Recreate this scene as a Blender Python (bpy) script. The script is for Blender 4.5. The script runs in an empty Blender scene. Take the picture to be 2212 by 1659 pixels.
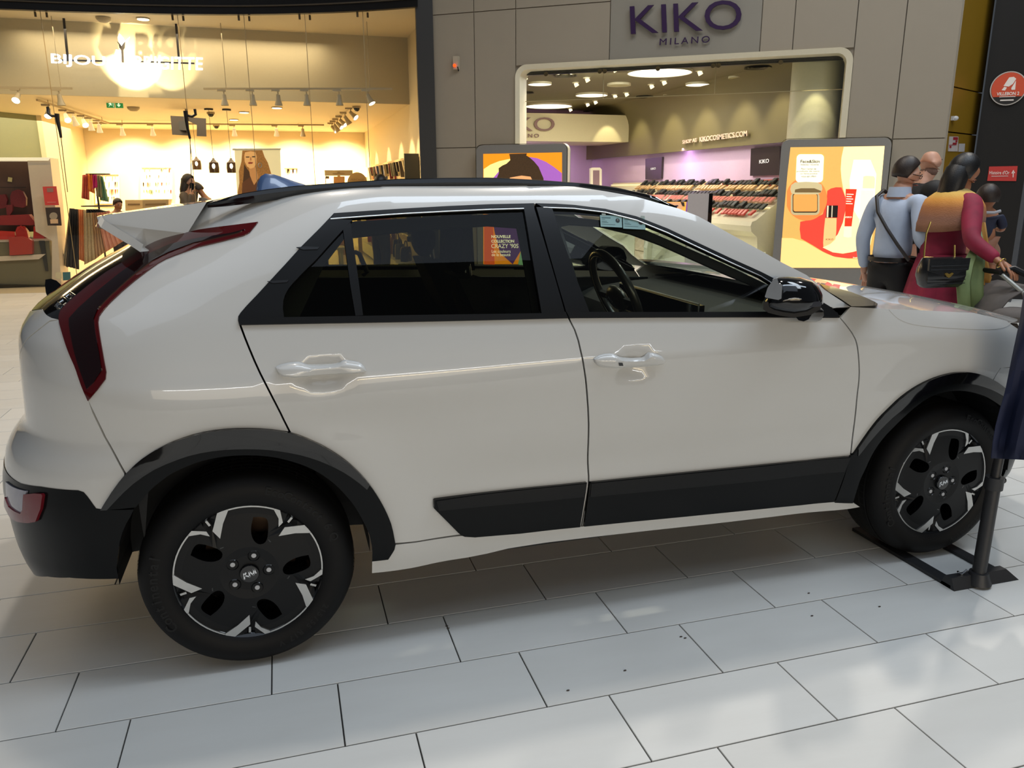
import bpy, bmesh, math, random
import numpy as np
from mathutils import Vector, Matrix
from mathutils.geometry import delaunay_2d_cdt
random.seed(7)
SC = bpy.context.scene
COL = SC.collection
PI = math.pi

# ------------------------------------------------------------------ camera, world, lights, exposure
CAM = np.array([0.17014566, -3.29398316, 1.5236843])
CR = np.array([0.95967498, -0.28109599, -0.00299674])
CU = np.array([0.07174192, 0.23459517, 0.96944221])
CF = np.array([0.27180329, 0.93056443, -0.24530148])
FPX = 1684.563
cd = bpy.data.cameras.new('camera')
cam = bpy.data.objects.new('camera', cd)
COL.objects.link(cam)
cd.sensor_fit = 'HORIZONTAL'
cd.sensor_width = 36.0
cd.lens = 36.0 * FPX / 2212.0
cd.clip_start = 0.05
cam.matrix_world = Matrix(((CR[0], CU[0], -CF[0], CAM[0]), (CR[1], CU[1], -CF[1], CAM[1]),
                           (CR[2], CU[2], -CF[2], CAM[2]), (0, 0, 0, 1)))
SC.camera = cam
SC.view_settings.view_transform = 'Standard'
SC.view_settings.look = 'None'
SC.view_settings.gamma = 1.0
SC.view_settings.use_curve_mapping = False
SC.view_settings.exposure = -0.15
SC.cycles.use_denoising = True
SC.cycles.max_bounces = 8
SC.cycles.diffuse_bounces = 3
SC.cycles.glossy_bounces = 4
SC.cycles.transmission_bounces = 6
SC.cycles.transparent_max_bounces = 16
SC.cycles.sample_clamp_indirect = 6.0
SC.cycles.caustics_reflective = False
SC.cycles.caustics_refractive = False

w = bpy.data.worlds.new('mall_air'); SC.world = w; w.use_nodes = True
bg = w.node_tree.nodes['Background']
bg.inputs[0].default_value = (0.50, 0.56, 0.64, 1); bg.inputs[1].default_value = 0.11

def area(name, loc, size, power, color, look=None, sizey=None, spread=None):
    l = bpy.data.lights.new(name, 'AREA'); l.energy = power; l.color = color
    l.shape = 'RECTANGLE' if sizey else 'SQUARE'; l.size = size
    if sizey: l.size_y = sizey
    if spread: l.spread = spread
    o = bpy.data.objects.new(name, l); COL.objects.link(o); o.location = loc
    d = Vector(look if look else (loc[0], loc[1], loc[2] - 1)) - Vector(loc)
    o.rotation_euler = d.to_track_quat('-Z', 'Y').to_euler()
    return o
# skylights of the mall roof over the walkway, with added fill and strips
area('skylight_lamp', (5.6, -1.8, 10.5), 11.0, 420, (0.74, 0.86, 1.0), sizey=1.6)
area('ceiling_bounce_fill', (-1.0, -5.0, 10.6), 14.0, 300, (0.74, 0.85, 1.0), sizey=8.0)  # added soft fill standing in for bounce off the hall ceiling
area('door_streak_strip', (1.5, -10.2, 2.9), 9.0, 90, (0.92, 0.96, 1.0), look=(1.2, 0, 1.4), sizey=.12)  # added strip lamp, placed for the white streak it reflects on the doors
area('door_streak_strip', (3.0, -10.2, 2.1), 5.0, 46, (1.0, 0.78, 0.42), look=(1.2, 0, 1.2), sizey=.14)  # added warm strip for the second reflected streak
area('skylight_lamp', (7.0, -1.0, 10.5), 1.6, 330, (0.80, 0.90, 1.0), sizey=8)
# lit shopfronts on the other side of the walkway
area('shopfront_glow', (0.5, -10.5, 1.9), 9.0, 150, (1.0, 0.84, 0.62), look=(1.0, 0, 1.0), sizey=2.4)
# mall downlights that throw the soft-edged shadows on the floor
area('downlight_lamp', (3.6, 3.2, 8.6), 0.35, 190, (1.0, 0.93, 0.84), look=(1.4, -1.2, 0))
area('downlight_lamp', (9.0, 3.4, 8.6), 0.35, 210, (1.0, 0.94, 0.86), look=(2.4, -1.4, 0))
area('downlight_lamp', (0.2, 2.2, 8.6), 0.5, 150, (1.0, 0.90, 0.78), look=(-0.5, 0.0, 0))
# shop lighting inside the jewellery shop and the cosmetics shop, plus an added floor spill
area('shop_lamp', (-2.4, 15.0, 2.85), 6.0, 460, (1.0, 0.82, 0.56), sizey=5.5)
area('shop_lamp', (-1.2, 10.95, 3.9), 4.6, 48, (1.0, 0.84, 0.60), sizey=0.4)
area('floor_spill_fill', (-3.6, 10.1, 4.0), 5.0, 120, (1.0, 0.72, 0.40), look=(-3.6, 8.2, 0), sizey=.3)  # added outside the glass to spill warm light on the floor; no fitting there
area('shop_lamp', (5.2, 9.9, 3.1), 3.2, 120, (1.0, 0.96, 0.82), sizey=2.6)
area('shop_lamp', (5.0, 8.1, 3.08), 1.6, 75, (1.0, 0.97, 0.86), look=(5.4, 9.2, .8), sizey=1.0)

# ------------------------------------------------------------------ geometry helpers
def ray(px, py):
    return CF + CR * (px - 1106.0) / FPX - CU * (py - 829.5) / FPX
def on_y(px, py, Y):
    d = ray(px, py); return CAM + d * (Y - CAM[1]) / d[1]
def on_z(px, py, Z=0.0):
    d = ray(px, py); return CAM + d * (Z - CAM[2]) / d[2]
def on_x(px, py, X):
    d = ray(px, py); return CAM + d * (X - CAM[0]) / d[0]
def at_depth(px, py, D):
    return CAM + D * ray(px, py)

def setp(o, label=None, cat=None, group=None, kind=None):
    if label: o['label'] = label
    if cat: o['category'] = cat
    if group: o['group'] = group
    if kind: o['kind'] = kind
    return o
def empty(name, loc=(0, 0, 0), rz=0.0, label=None, cat=None, group=None, kind=None, parent=None):
    o = bpy.data.objects.new(name, None); COL.objects.link(o)
    o.location = loc; o.rotation_euler = (0, 0, rz); o.empty_display_size = 0.1
    if parent: o.parent = parent
    return setp(o, label, cat, group, kind)
def raw(name, V, F, mat=None, parent=None, smooth=False, normals=None):
    me = bpy.data.meshes.new(name)
    me.from_pydata([tuple(map(float, v)) for v in V], [], [tuple(f) for f in F])
    if mat is not None:
        for m in (mat if isinstance(mat, (list, tuple)) else [mat]): me.materials.append(m)
    if smooth or normals is not None:
        me.polygons.foreach_set('use_smooth', [True] * len(me.polygons))
    me.update()
    if normals is not None:
        me.normals_split_custom_set_from_vertices([tuple(map(float, n)) for n in normals])
    o = bpy.data.objects.new(name, me); COL.objects.link(o)
    if parent: o.parent = parent
    return o
class MB:
    def __init__(s): s.V = []; s.F = []
    def add(s, V, F):
        n = len(s.V); s.V += [tuple(map(float, v)) for v in V]; s.F += [tuple(i + n for i in f) for f in F]; return s
    def box(s, x0, x1, y0, y1, z0, z1, M=None):
        V = [(x, y, z) for x in (x0, x1) for y in (y0, y1) for z in (z0, z1)]
        if M is not None: V = [tuple(M @ Vector(v)) for v in V]
        return s.add(V, [(0, 1, 3, 2), (4, 6, 7, 5), (0, 4, 5, 1), (2, 3, 7, 6), (0, 2, 6, 4), (1, 5, 7, 3)])
    def cyl(s, p, q, r0, r1=None, n=16, caps=True):
        p = Vector(p); q = Vector(q); r1 = r0 if r1 is None else r1
        t = (q - p).normalized(); a = t.orthogonal().normalized(); b = t.cross(a)
        V = []
        for c, r in ((p, r0), (q, r1)):
            for i in range(n):
                an = 2 * PI * i / n; V.append(c + (a * math.cos(an) + b * math.sin(an)) * r)
        F = [(i, (i + 1) % n, n + (i + 1) % n, n + i) for i in range(n)]
        if caps: F += [tuple(range(n))[::-1], tuple(range(n, 2 * n))]
        return s.add(V, F)
    def tube(s, pts, r, n=10, closed=False):
        P = [Vector(p) for p in pts]; m = len(P)
        rs = r if isinstance(r, (list, tuple)) else [r] * m
        prev = None; V = []
        for i in range(m):
            if closed: t = P[(i + 1) % m] - P[i - 1]
            else: t = P[min(i + 1, m - 1)] - P[max(i - 1, 0)]
            t.normalize()
            a = (t.orthogonal() if prev is None else prev - t * prev.dot(t)).normalized(); prev = a
            b = t.cross(a)
            for k in range(n):
                an = 2 * PI * k / n; V.append(P[i] + (a * math.cos(an) + b * math.sin(an)) * rs[i])
        F = []
        for i in range(m if closed else m - 1):
            j = (i + 1) % m
            for k in range(n):
                F.append((i * n + k, i * n + (k + 1) % n, j * n + (k + 1) % n, j * n + k))
        if not closed: F += [tuple(range(n))[::-1], tuple(range((m - 1) * n, m * n))]
        return s.add(V, F)
    def lathe(s, prof, c=(0, 0, 0), axis='z', n=32):
        V = []; m = len(prof)
        for i in range(n):
            an = 2 * PI * i / n; ca, sa = math.cos(an), math.sin(an)
            for r, h in prof:
                if axis == 'z': V.append((c[0] + r * ca, c[1] + r * sa, c[2] + h))
                elif axis == 'y': V.append((c[0] + r * ca, c[1] + h, c[2] + r * sa))
                else: V.append((c[0] + h, c[1] + r * ca, c[2] + r * sa))
        F = []
        for i in range(n):
            j = (i + 1) % n
            for k in range(m - 1): F.append((i * m + k, j * m + k, j * m + k + 1, i * m + k + 1))
        return s.add(V, F)
    def prism(s, poly, f0, f1):
        """poly: 2D points; f0/f1 map a 2D point to the front / back 3D point"""
        n = len(poly)
        V = [f0(*p) for p in poly] + [f1(*p) for p in poly]
        F = [tuple(range(n)), tuple(range(2 * n - 1, n - 1, -1))] + [(i, n + i, n + (i + 1) % n, (i + 1) % n) for i in range(n)]
        return s.add(V, F)
    def grid(s, rows, closed=False):
        m = len(rows[0]); V = [p for r in rows for p in r]
        F = []
        for i in range(len(rows) - 1):
            for k in range(m - 1 + (1 if closed else 0)):
                l = (k + 1) % m
                F.append((i * m + k, i * m + l, (i + 1) * m + l, (i + 1) * m + k))
        return s.add(V, F)
    def ball(s, c, r, n=12, m=8):
        rx, ry, rz = (r, r, r) if not isinstance(r, (tuple, list)) else r
        rows = []
        for j in range(m + 1):
            a = -PI / 2 + PI * j / m
            rows.append([(c[0] + rx * math.cos(a) * math.cos(2 * PI * i / n), c[1] + ry * math.cos(a) * math.sin(2 * PI * i / n), c[2] + rz * math.sin(a)) for i in range(n)])
        return s.grid(rows, closed=True)
    def build(s, name, mat, parent=None, smooth=False, fix=True):
        o = raw(name, s.V, s.F, mat, parent, smooth)
        if fix:
            bm = bmesh.new(); bm.from_mesh(o.data)
            bmesh.ops.remove_doubles(bm, verts=bm.verts, dist=1e-5)
            bmesh.ops.recalc_face_normals(bm, faces=bm.faces)
            bm.to_mesh(o.data); bm.free()
        if smooth:
            try: o.data.set_sharp_from_angle(angle=math.radians(40))
            except Exception: pass
        return o

# ------------------------------------------------------------------ materials
def lin(c):
    return tuple((x / 12.92 if x <= 0.04045 else ((x + 0.055) / 1.055) ** 2.4) for x in [v / 255.0 for v in c]) + (1.0,)
_M = {}
def mat(name, rgb, rough=0.5, metal=0.0, coat=0.0, var=0.04, scale=30.0, emit=0.0, bump=0.0, spec=0.5, alpha=None, srgb=True):
    if name in _M: return _M[name]
    m = bpy.data.materials.new(name); m.use_nodes = True; nt = m.node_tree
    b = nt.nodes['Principled BSDF']; c = lin(rgb) if srgb else tuple(rgb) + (1,)
    b.inputs['Roughness'].default_value = rough; b.inputs['Metallic'].default_value = metal
    b.inputs['Coat Weight'].default_value = coat; b.inputs['Coat Roughness'].default_value = 0.03
    b.inputs['Specular IOR Level'].default_value = spec
    tc = nt.nodes.new('ShaderNodeTexCoord'); no = nt.nodes.new('ShaderNodeTexNoise')
    no.inputs['Scale'].default_value = scale; no.inputs['Detail'].default_value = 3
    nt.links.new(tc.outputs['Object'], no.inputs['Vector'])
    mx = nt.nodes.new('ShaderNodeMix'); mx.data_type = 'RGBA'
    mx.inputs[6].default_value = tuple(x * (1 - var) for x in c[:3]) + (1,)
    mx.inputs[7].default_value = tuple(min(1, x * (1 + var)) for x in c[:3]) + (1,)
    nt.links.new(no.outputs['Fac'], mx.inputs[0]); nt.links.new(mx.outputs[2], b.inputs['Base Color'])
    if bump:
        bp = nt.nodes.new('ShaderNodeBump'); bp.inputs['Strength'].default_value = bump; bp.inputs['Distance'].default_value = 0.01
        nt.links.new(no.outputs['Fac'], bp.inputs['Height']); nt.links.new(bp.outputs[0], b.inputs['Normal'])
    if emit:
        nt.links.new(mx.outputs[2], b.inputs['Emission Color']); b.inputs['Emission Strength'].default_value = emit
    if alpha is not None: b.inputs['Alpha'].default_value = alpha
    _M[name] = m; return m
def glass(name, tint, refl=1.0, rough=0.0):
    """thin pane: tinted transparency with a Fresnel reflection"""
    if name in _M: return _M[name]
    m = bpy.data.materials.new(name); m.use_nodes = True; nt = m.node_tree; nt.nodes.clear()
    out = nt.nodes.new('ShaderNodeOutputMaterial'); t = nt.nodes.new('ShaderNodeBsdfTransparent'); g = nt.nodes.new('ShaderNodeBsdfGlossy')
    t.inputs[0].default_value = tuple(tint) + (1,); g.inputs['Roughness'].default_value = rough
    g.inputs[0].default_value = (refl, refl, refl, 1)
    fr = nt.nodes.new('ShaderNodeFresnel'); fr.inputs[0].default_value = 1.5
    ge = nt.nodes.new('ShaderNodeNewGeometry'); mr = nt.nodes.new('ShaderNodeMapRange'); mr.inputs['To Min'].default_value = 1.5; mr.inputs['To Max'].default_value = 1 / 1.5
    nt.links.new(ge.outputs['Backfacing'], mr.inputs[0]); nt.links.new(mr.outputs[0], fr.inputs[0])
    mx = nt.nodes.new('ShaderNodeMixShader')
    nt.links.new(fr.outputs[0], mx.inputs[0]); nt.links.new(t.outputs[0], mx.inputs[1]); nt.links.new(g.outputs[0], mx.inputs[2])
    nt.links.new(mx.outputs[0], out.inputs[0]); _M[name] = m; return m
def emitter(name, rgb, strength):
    if name in _M: return _M[name]
    m = bpy.data.materials.new(name); m.use_nodes = True; nt = m.node_tree; nt.nodes.clear()
    out = nt.nodes.new('ShaderNodeOutputMaterial'); e = nt.nodes.new('ShaderNodeEmission')
    e.inputs[0].default_value = lin(rgb); e.inputs[1].default_value = strength
    nt.links.new(e.outputs[0], out.inputs[0]); _M[name] = m; return m
def textmesh(name, body, size, M, mt, parent=None, depth=0.002, spacing=1.0, xs=1.0, align='LEFT', bold=0.0):
    cu = bpy.data.curves.new('t', 'FONT'); cu.body = body; cu.size = size; cu.extrude = depth
    cu.space_character = spacing; cu.align_x = align; cu.offset = bold; cu.resolution_u = 4
    to = bpy.data.objects.new('t', cu); COL.objects.link(to)
    dg = bpy.context.evaluated_depsgraph_get(); me = bpy.data.meshes.new_from_object(to.evaluated_get(dg))
    bpy.data.objects.remove(to); bpy.data.curves.remove(cu)
    me.transform(Matrix.Diagonal((xs, 1, 1, 1))); me.name = name
    me.materials.clear(); me.materials.append(mt)
    o = bpy.data.objects.new(name, me); COL.objects.link(o); me.transform(M)
    if parent: o.parent = parent
    return o
def frame_m(o, r, u):
    """matrix whose x axis is r, y axis is u, z axis their cross, origin o"""
    r = Vector(r).normalized(); u = Vector(u).normalized(); n = r.cross(u)
    return Matrix(((r.x, u.x, n.x, o[0]), (r.y, u.y, n.y, o[1]), (r.z, u.z, n.z, o[2]), (0, 0, 0, 1)))
def ordn(i):
    w_ = ['first', 'second', 'third', 'fourth', 'fifth', 'sixth', 'seventh', 'eighth', 'ninth', 'tenth']
    if i < 10: return w_[i]
    n = i + 1; return '%d%s' % (n, 'th' if 10 <= n % 100 <= 20 else {1: 'st', 2: 'nd', 3: 'rd'}.get(n % 10, 'th'))
def copy_tree(o, parent=None, top=True):
    c = o.copy(); COL.objects.link(c)
    if not top: c.parent = parent
    for ch in o.children: copy_tree(ch, c, False)
    return c
# ------------------------------------------------------------------ car body surface
def spline(xs,ys):
    xs=np.array(xs,float);ys=np.array(ys,float);n=len(xs)
    h=np.diff(xs);d=np.diff(ys)/h
    m=np.zeros(n)  # pchip slopes
    for i in range(1,n-1):
        if d[i-1]*d[i]>0:
            w1=2*h[i]+h[i-1];w2=h[i]+2*h[i-1]
            m[i]=(w1+w2)/(w1/d[i-1]+w2/d[i])
    m[0]=d[0];m[-1]=d[-1]
    def f(x):
        x=np.asarray(x,float);xc=np.clip(x,xs[0],xs[-1])
        i=np.clip(np.searchsorted(xs,xc)-1,0,n-2)
        t=(xc-xs[i])/h[i]
        r=(2*t**3-3*t**2+1)*ys[i]+(t**3-2*t**2+t)*h[i]*m[i]+(-2*t**3+3*t**2)*ys[i+1]+(t**3-t**2)*h[i]*m[i+1]
        return r+np.where(x<xs[0],(x-xs[0])*m[0],0)+np.where(x>xs[-1],(x-xs[-1])*m[-1],0)
    return f
BZ=spline([.12,.20,.25,.32,.45,.60,.75,.88,.955,1.0,1.06,1.12,1.2,1.3,1.4,1.46,1.50,1.53,1.56],
          [.76,.835,.865,.88,.886,.894,.903,.910,.913,.903,.884,.862,.826,.777,.722,.683,.650,.60,.50])
AR=.62; AF=.95
EXN=2.7
def setxr(zs,xs):
    global XR; XR=spline(zs,xs)
setxr([.15,.3,.45,.6,.66,.72,.8,.95,1.03,1.1,1.35,1.5],[-.62,-.78,-.83,-.85,-.85,-.82,-.76,-.77,-.76,-.68,-.35,-.2])
XF=spline([.15,.25,.4,.55,.7,.82,.9,.98,1.06],[3.45,3.52,3.57,3.60,3.60,3.56,3.50,3.38,3.2])
def ang(th,n=EXN):
    c=np.abs(np.cos(th));s=np.abs(np.sin(th))
    r=(c**n+s**n)**(-1/n)
    return r*np.sin(th),r*np.cos(th)
def bump(u,z):
    u=np.asarray(u,float);z=np.asarray(z,float)
    d=0
    for xc in (0,2.72):
        r=np.hypot(u-xc,z-.35)
        d=d+.016*np.exp(-((r-.46)/.13)**2)*(z<1.0)*np.clip((1.0-z)/.25,0,1)
    d=d-.011*np.exp(-((z-.585)/.075)**2)*1/(1+np.exp(-(u-.72)/.06))*1/(1+np.exp((u-2.15)/.08))
    d=d+.012*np.exp(-((z-.90)/.06)**2)*1/(1+np.exp((u-.9)/.18))*(1/(1+np.exp(-(u+.35)/.1)))
    for (cx,cz) in HCUPS:
        d=d-.022*np.exp(-(((u-cx)/.058)**2)**1.5-(((z-cz)/.036)**2)**1.5)
    return d
HCUPS=[]
HCUPS_PX=[(700,812),(1372,790)]
def S(u,z):
    u=np.asarray(u,float);z=np.asarray(z,float)
    b=BZ(z)+bump(u,z)
    xr=XR(z);x0=xr+AR
    xf=XF(z);x1=xf-AF
    th=np.clip((x0-u)/AR,0,np.pi/2);tf=np.clip((u-x1)/AF,0,np.pi/2)
    sr,cr=ang(th);sf,cf=ang(tf)
    x=np.where(u<x0,x0-AR*sr,np.where(u>x1,x1+AF*sf,u))
    y=np.where(u<x0,-b*cr,np.where(u>x1,-b*cf,-b))
    return np.stack([x,y,z+0*x],-1)
def N(u,z,e=2e-3):
    a=S(u+e,z)-S(u-e,z);c=S(u,z+e)-S(u,z-e)
    n=np.cross(a,c);n/=np.linalg.norm(n,axis=-1,keepdims=True)+1e-12
    return n
setxr([.12,.2,.24,.28,.33,.4,.48,.55,.6,.64,.67,.7,.73,.76,.8,.86,.92,.97,1.04,1.07,1.1,1.14,1.2,1.26,1.32,1.40,1.5],
      [-.66,-.74,-.76,-.78,-.797,-.81,-.816,-.82,-.815,-.806,-.80,-.79,-.77,-.742,-.722,-.718,-.715,-.712,-.71,-.705,-.69,-.66,-.58,-.49,-.38,-.24,-.06])
def proj(P):
    d = P - CAM; z = d @ CF
    return np.stack([1106 + FPX * (d @ CR) / z, 829.5 - FPX * (d @ CU) / z], -1)
def uz(pts):
    """(u, z) on the near flank of the car for points seen at these photograph pixels"""
    out = []
    for px, py in pts:
        p = on_y(px, py, -0.88); v = np.array([p[0], p[2]]); T = np.array([px, py])
        for _ in range(14):
            f0 = proj(S(v[0], v[1])) - T
            J = np.stack([(proj(S(v[0] + 1e-3, v[1])) - T - f0) / 1e-3, (proj(S(v[0], v[1] + 1e-3)) - T - f0) / 1e-3], -1)
            try: st = np.linalg.solve(J, f0)
            except Exception: break
            v = v - np.clip(st, -0.15, 0.15)
        out.append((float(v[0]), float(v[1])))
    return out
def resample(poly, step, closed=True):
    out = []; n = len(poly)
    for i in range(n if closed else n - 1):
        a = poly[i]; b = poly[(i + 1) % n]; d = math.dist(a, b); k = max(1, int(math.ceil(d / step)))
        for j in range(k): out.append((a[0] + (b[0] - a[0]) * j / k, a[1] + (b[1] - a[1]) * j / k))
    if not closed: out.append(poly[-1])
    return out
def smooth_line(p, it=1):
    """Chaikin on an open chain of points, ends kept"""
    for _ in range(it):
        q = [p[0]]
        for a, b in zip(p[:-1], p[1:]):
            q += [(a[0] * .75 + b[0] * .25, a[1] * .75 + b[1] * .25), (a[0] * .25 + b[0] * .75, a[1] * .25 + b[1] * .75)]
        q.append(p[-1]); p = q
    return p
def fill2d(poly, step):
    P = np.array(poly); n = len(P)
    x0, z0 = P.min(0); x1, z1 = P.max(0)
    G = []
    k = 0; z = z0 + step * .5
    A = P; B = np.roll(P, -1, 0); AB = B - A; L2 = (AB ** 2).sum(1) + 1e-12
    while z < z1:
        x = x0 + step * (.5 if k % 2 else .25)
        xs = []
        for i in range(n):
            if (A[i, 1] > z) != (B[i, 1] > z): xs.append(A[i, 0] + (z - A[i, 1]) * (B[i, 0] - A[i, 0]) / (B[i, 1] - A[i, 1]))
        xs.sort()
        while x < x1:
            ins = sum(1 for q in xs if q < x) % 2
            if ins:
                p = np.array([x, z]); t = np.clip(((p - A) * AB).sum(1) / L2, 0, 1)
                if (((A + AB * t[:, None] - p) ** 2).sum(1)).min() > (.45 * step) ** 2: G.append((x, z))
            x += step
        z += step * .87; k += 1
    V = [Vector(p) for p in poly] + [Vector(g) for g in G]
    r = delaunay_2d_cdt(V, [(i, (i + 1) % n) for i in range(n)], [], 1, 1e-6)
    return [(v.x, v.y) for v in r[0]], [tuple(f) for f in r[2]]
def panel(name, poly, mt, parent, off=0.0, depth=0.012, step=0.03, mirror=True, rimmat=None, esc=None):
    """a body panel: polygon in (u, z) laid on the flank surface with its edges folded inwards"""
    es = esc or step
    poly = resample(poly, es)
    ar = sum(a[0] * b[1] - b[0] * a[1] for a, b in zip(poly, poly[1:] + poly[:1]))
    if ar < 0: poly = poly[::-1]
    V2, F = fill2d(poly, step)
    u = np.array([v[0] for v in V2]); z = np.array([v[1] for v in V2])
    P = S(u, z); n = N(u, z); fl = (n[:, 1] > 0.3); n[fl] *= -1
    # outward normal: away from the centre line
    sg = np.sign((n * np.stack([0 * u, -np.ones_like(u), 0 * u], -1)).sum(1)); 
    P = P + n * off
    FF = []
    for f in F:
        a, b, c = P[f[0]], P[f[1]], P[f[2]]
        if np.dot(np.cross(b - a, c - a), n[f[0]]) < 0: f = f[::-1]
        FF.append(f)
    # rim
    bu = np.array(poly); k = len(poly); nb = N(bu[:, 0], bu[:, 1]); Pb = S(bu[:, 0], bu[:, 1])
    nV = len(V2)
    outer = Pb + nb * off; inner = Pb + nb * (off - depth)
    t2 = np.roll(bu, -1, 0) - np.roll(bu, 1, 0); o2 = np.stack([t2[:, 1], -t2[:, 0]], -1); o2 /= np.linalg.norm(o2, axis=1, keepdims=True) + 1e-9
    e = 2e-3; du = (S(bu[:, 0] + e, bu[:, 1]) - S(bu[:, 0] - e, bu[:, 1])) / (2 * e); dz = (S(bu[:, 0], bu[:, 1] + e) - S(bu[:, 0], bu[:, 1] - e)) / (2 * e)
    no = du * o2[:, :1] + dz * o2[:, 1:]; no /= np.linalg.norm(no, axis=1, keepdims=True) + 1e-9
    # soft rounded lip: the outer rim ring takes a mixed normal
    RV = np.concatenate([outer, inner]); RN = np.concatenate([no, no])
    RF = []
    for i in range(k):
        j = (i + 1) % k; f = (nV + i, nV + j, nV + k + j, nV + k + i)
        a, b, c = RV[i], RV[j], RV[k + j]
        if np.dot(np.cross(b - a, c - a), no[i]) < 0: f = f[::-1]
        RF.append(f)
    o = raw(name, np.concatenate([P, RV]), FF + RF, mt, parent, True, np.concatenate([n, RN]))
    if mirror:
        VV = np.concatenate([P, RV]).copy(); VV[:, 1] *= -1; NN = np.concatenate([n, RN]).copy(); NN[:, 1] *= -1
        o2_ = raw(name, VV, [f[::-1] for f in FF + RF], mt, parent, True, NN)
        return o, o2_
    return o, None
def mirror_y(o, parent=None):
    me = o.data.copy(); me.transform(Matrix.Diagonal((1, -1, 1, 1))); me.flip_normals()
    c = bpy.data.objects.new(o.name.split('.')[0], me); COL.objects.link(c); c.parent = parent or o.parent; return c

# ------------------------------------------------------------------ car materials
PAINT = mat('white_paint', (206, 204, 199), rough=0.32, coat=1.0, var=0.01, scale=900)
GLOSSB = mat('gloss_black', (8, 8, 9), rough=0.08, coat=0.5, var=0.02)
MATTEB = mat('matte_black_trim', (13, 14, 16), rough=0.42, spec=.28, var=0.06, scale=300)
CLADB = mat('black_cladding', (8, 10, 12), rough=0.2, spec=.18, var=0.05, scale=300)
DARK = mat('dark_interior', (14, 14, 15), rough=0.7, var=0.1)
FABRIC = mat('dark_seat_fabric', (22, 22, 24), rough=0.85, var=0.15, scale=200, bump=0.2)
RUBBER = mat('tyre_rubber', (11, 10, 10), rough=0.6, spec=.25, var=0.1, scale=60)
TREAD = mat('tyre_lettering', (9, 9, 9), rough=0.8)
SILVER = mat('machined_silver', (196, 196, 194), rough=0.28, metal=0.9, var=0.03, scale=80)
CHROME = mat('chrome', (210, 212, 215), rough=0.12, metal=1.0, var=0.01)
REDL = mat('tail_lamp_red', (78, 3, 6), rough=0.08, coat=0.6, var=0.05)
REDD = mat('tail_lamp_dark', (24, 3, 4), rough=0.08, coat=0.6, var=0.05)
REDB = mat('reflector_red', (110, 22, 32), rough=0.15, coat=0.4)
CLEAR = mat('reverse_lamp_clear', (150, 148, 160), rough=0.08, coat=0.6, var=0.1)
BRAKE = mat('brake_disc', (92, 74, 60), rough=0.4, metal=0.8)
GLF = glass('front_door_glass', (0.84, 0.89, 0.80), 0.8)
GLR = glass('privacy_glass', (0.40, 0.41, 0.29), 0.6)
GLW = glass('windscreen_glass', (0.86, 0.91, 0.82), 0.8)

car = empty('car', (0, 0, 0), label='white electric crossover car with black cladding parked on the tiled floor', cat='car')
CARM = Matrix.Translation((-1.2, 0, 0))
body = car  # parts hang directly from the car
_before = set(o.name for o in bpy.data.objects)

T = lambda s, ox, oy, pts: [(ox + a / s, oy + b / s) for a, b in pts]
ARCH_R = [(221,1098.5),(235,1075),(249,1053),(264,1033),(281,1014),(304,993),(330,975),(355,961),(382,949),(428,934),(477,926),(525,923.5),(574,925),(623,931.5),(648,939),(672,949),(697,961),(721,975),(743,990),(763,1007),(784,1028),(802,1050),(816,1071),(828,1092),(838,1113),(846,1134),(853.5,1173)]
ARCH_RI = [(256,1200),(258.6,1180),(265,1150),(275,1125),(290,1098),(309,1073),(330,1050),(350,1034),(369,1020),(398,1006),(428,994),(460,986),(493,981),(542,979),(590.5,983),(624,991),(655.6,1001),(682,1013),(704,1027),(727,1045),(747,1066),(765,1088),(779,1111.5),(790,1133),(799,1154),(804,1180),(805,1209)]
ARCH_F = [(1843,977),(1860,952),(1881.5,921.5),(1899,900),(1918,881.5),(1940,860),(1964.5,841.5),(1987,828),(2010.6,817),(2034,809),(2056.8,804),(2072,803),(2087.5,803),(2103,805),(2118,809),(2134,816),(2149,824.6),(2161,833),(2170.5,841.5)]
ARCH_FI = [(1838,1084),(1842,1070),(1846,1057),(1853,1034),(1863,1014),(1874,989),(1887.6,964.5),(1906,940),(1927.6,918),(1952,894),(1973,876),(1995,860),(2018,849),(2041,843),(2064,841),(2087.5,843),(2107,848),(2124.4,854),(2143,865),(2161,878)]
aR = smooth_line(uz(ARCH_R)); aRI = smooth_line(uz(ARCH_RI)); aF = smooth_line(uz(ARCH_F)); aFI = smooth_line(uz(ARCH_FI))
# front arches go on round the wheel beyond the picture's edge
def circ(c, r, a0, a1, n): return [(c[0] + r * math.cos(math.radians(a0 + (a1 - a0) * i / n)), c[1] + r * math.sin(math.radians(a0 + (a1 - a0) * i / n))) for i in range(n + 1)]
lo = aF[-1]; an0 = math.degrees(math.atan2(lo[1] - .34, lo[0] - 2.72)); rO = math.hypot(lo[0] - 2.72, lo[1] - .34)
aF = aF + circ((2.72, .34), rO, an0, 5, 10)[1:]
li = aFI[-1]; an1 = math.degrees(math.atan2(li[1] - .34, li[0] - 2.72)); rI = math.hypot(li[0] - 2.72, li[1] - .34)
aFI = aFI + circ((2.72, .34), rI, an1, -14, 12)[1:]
print('arch ends', aR[0], aR[-1], aRI[0], aF[0], rO, rI, an0)

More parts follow.
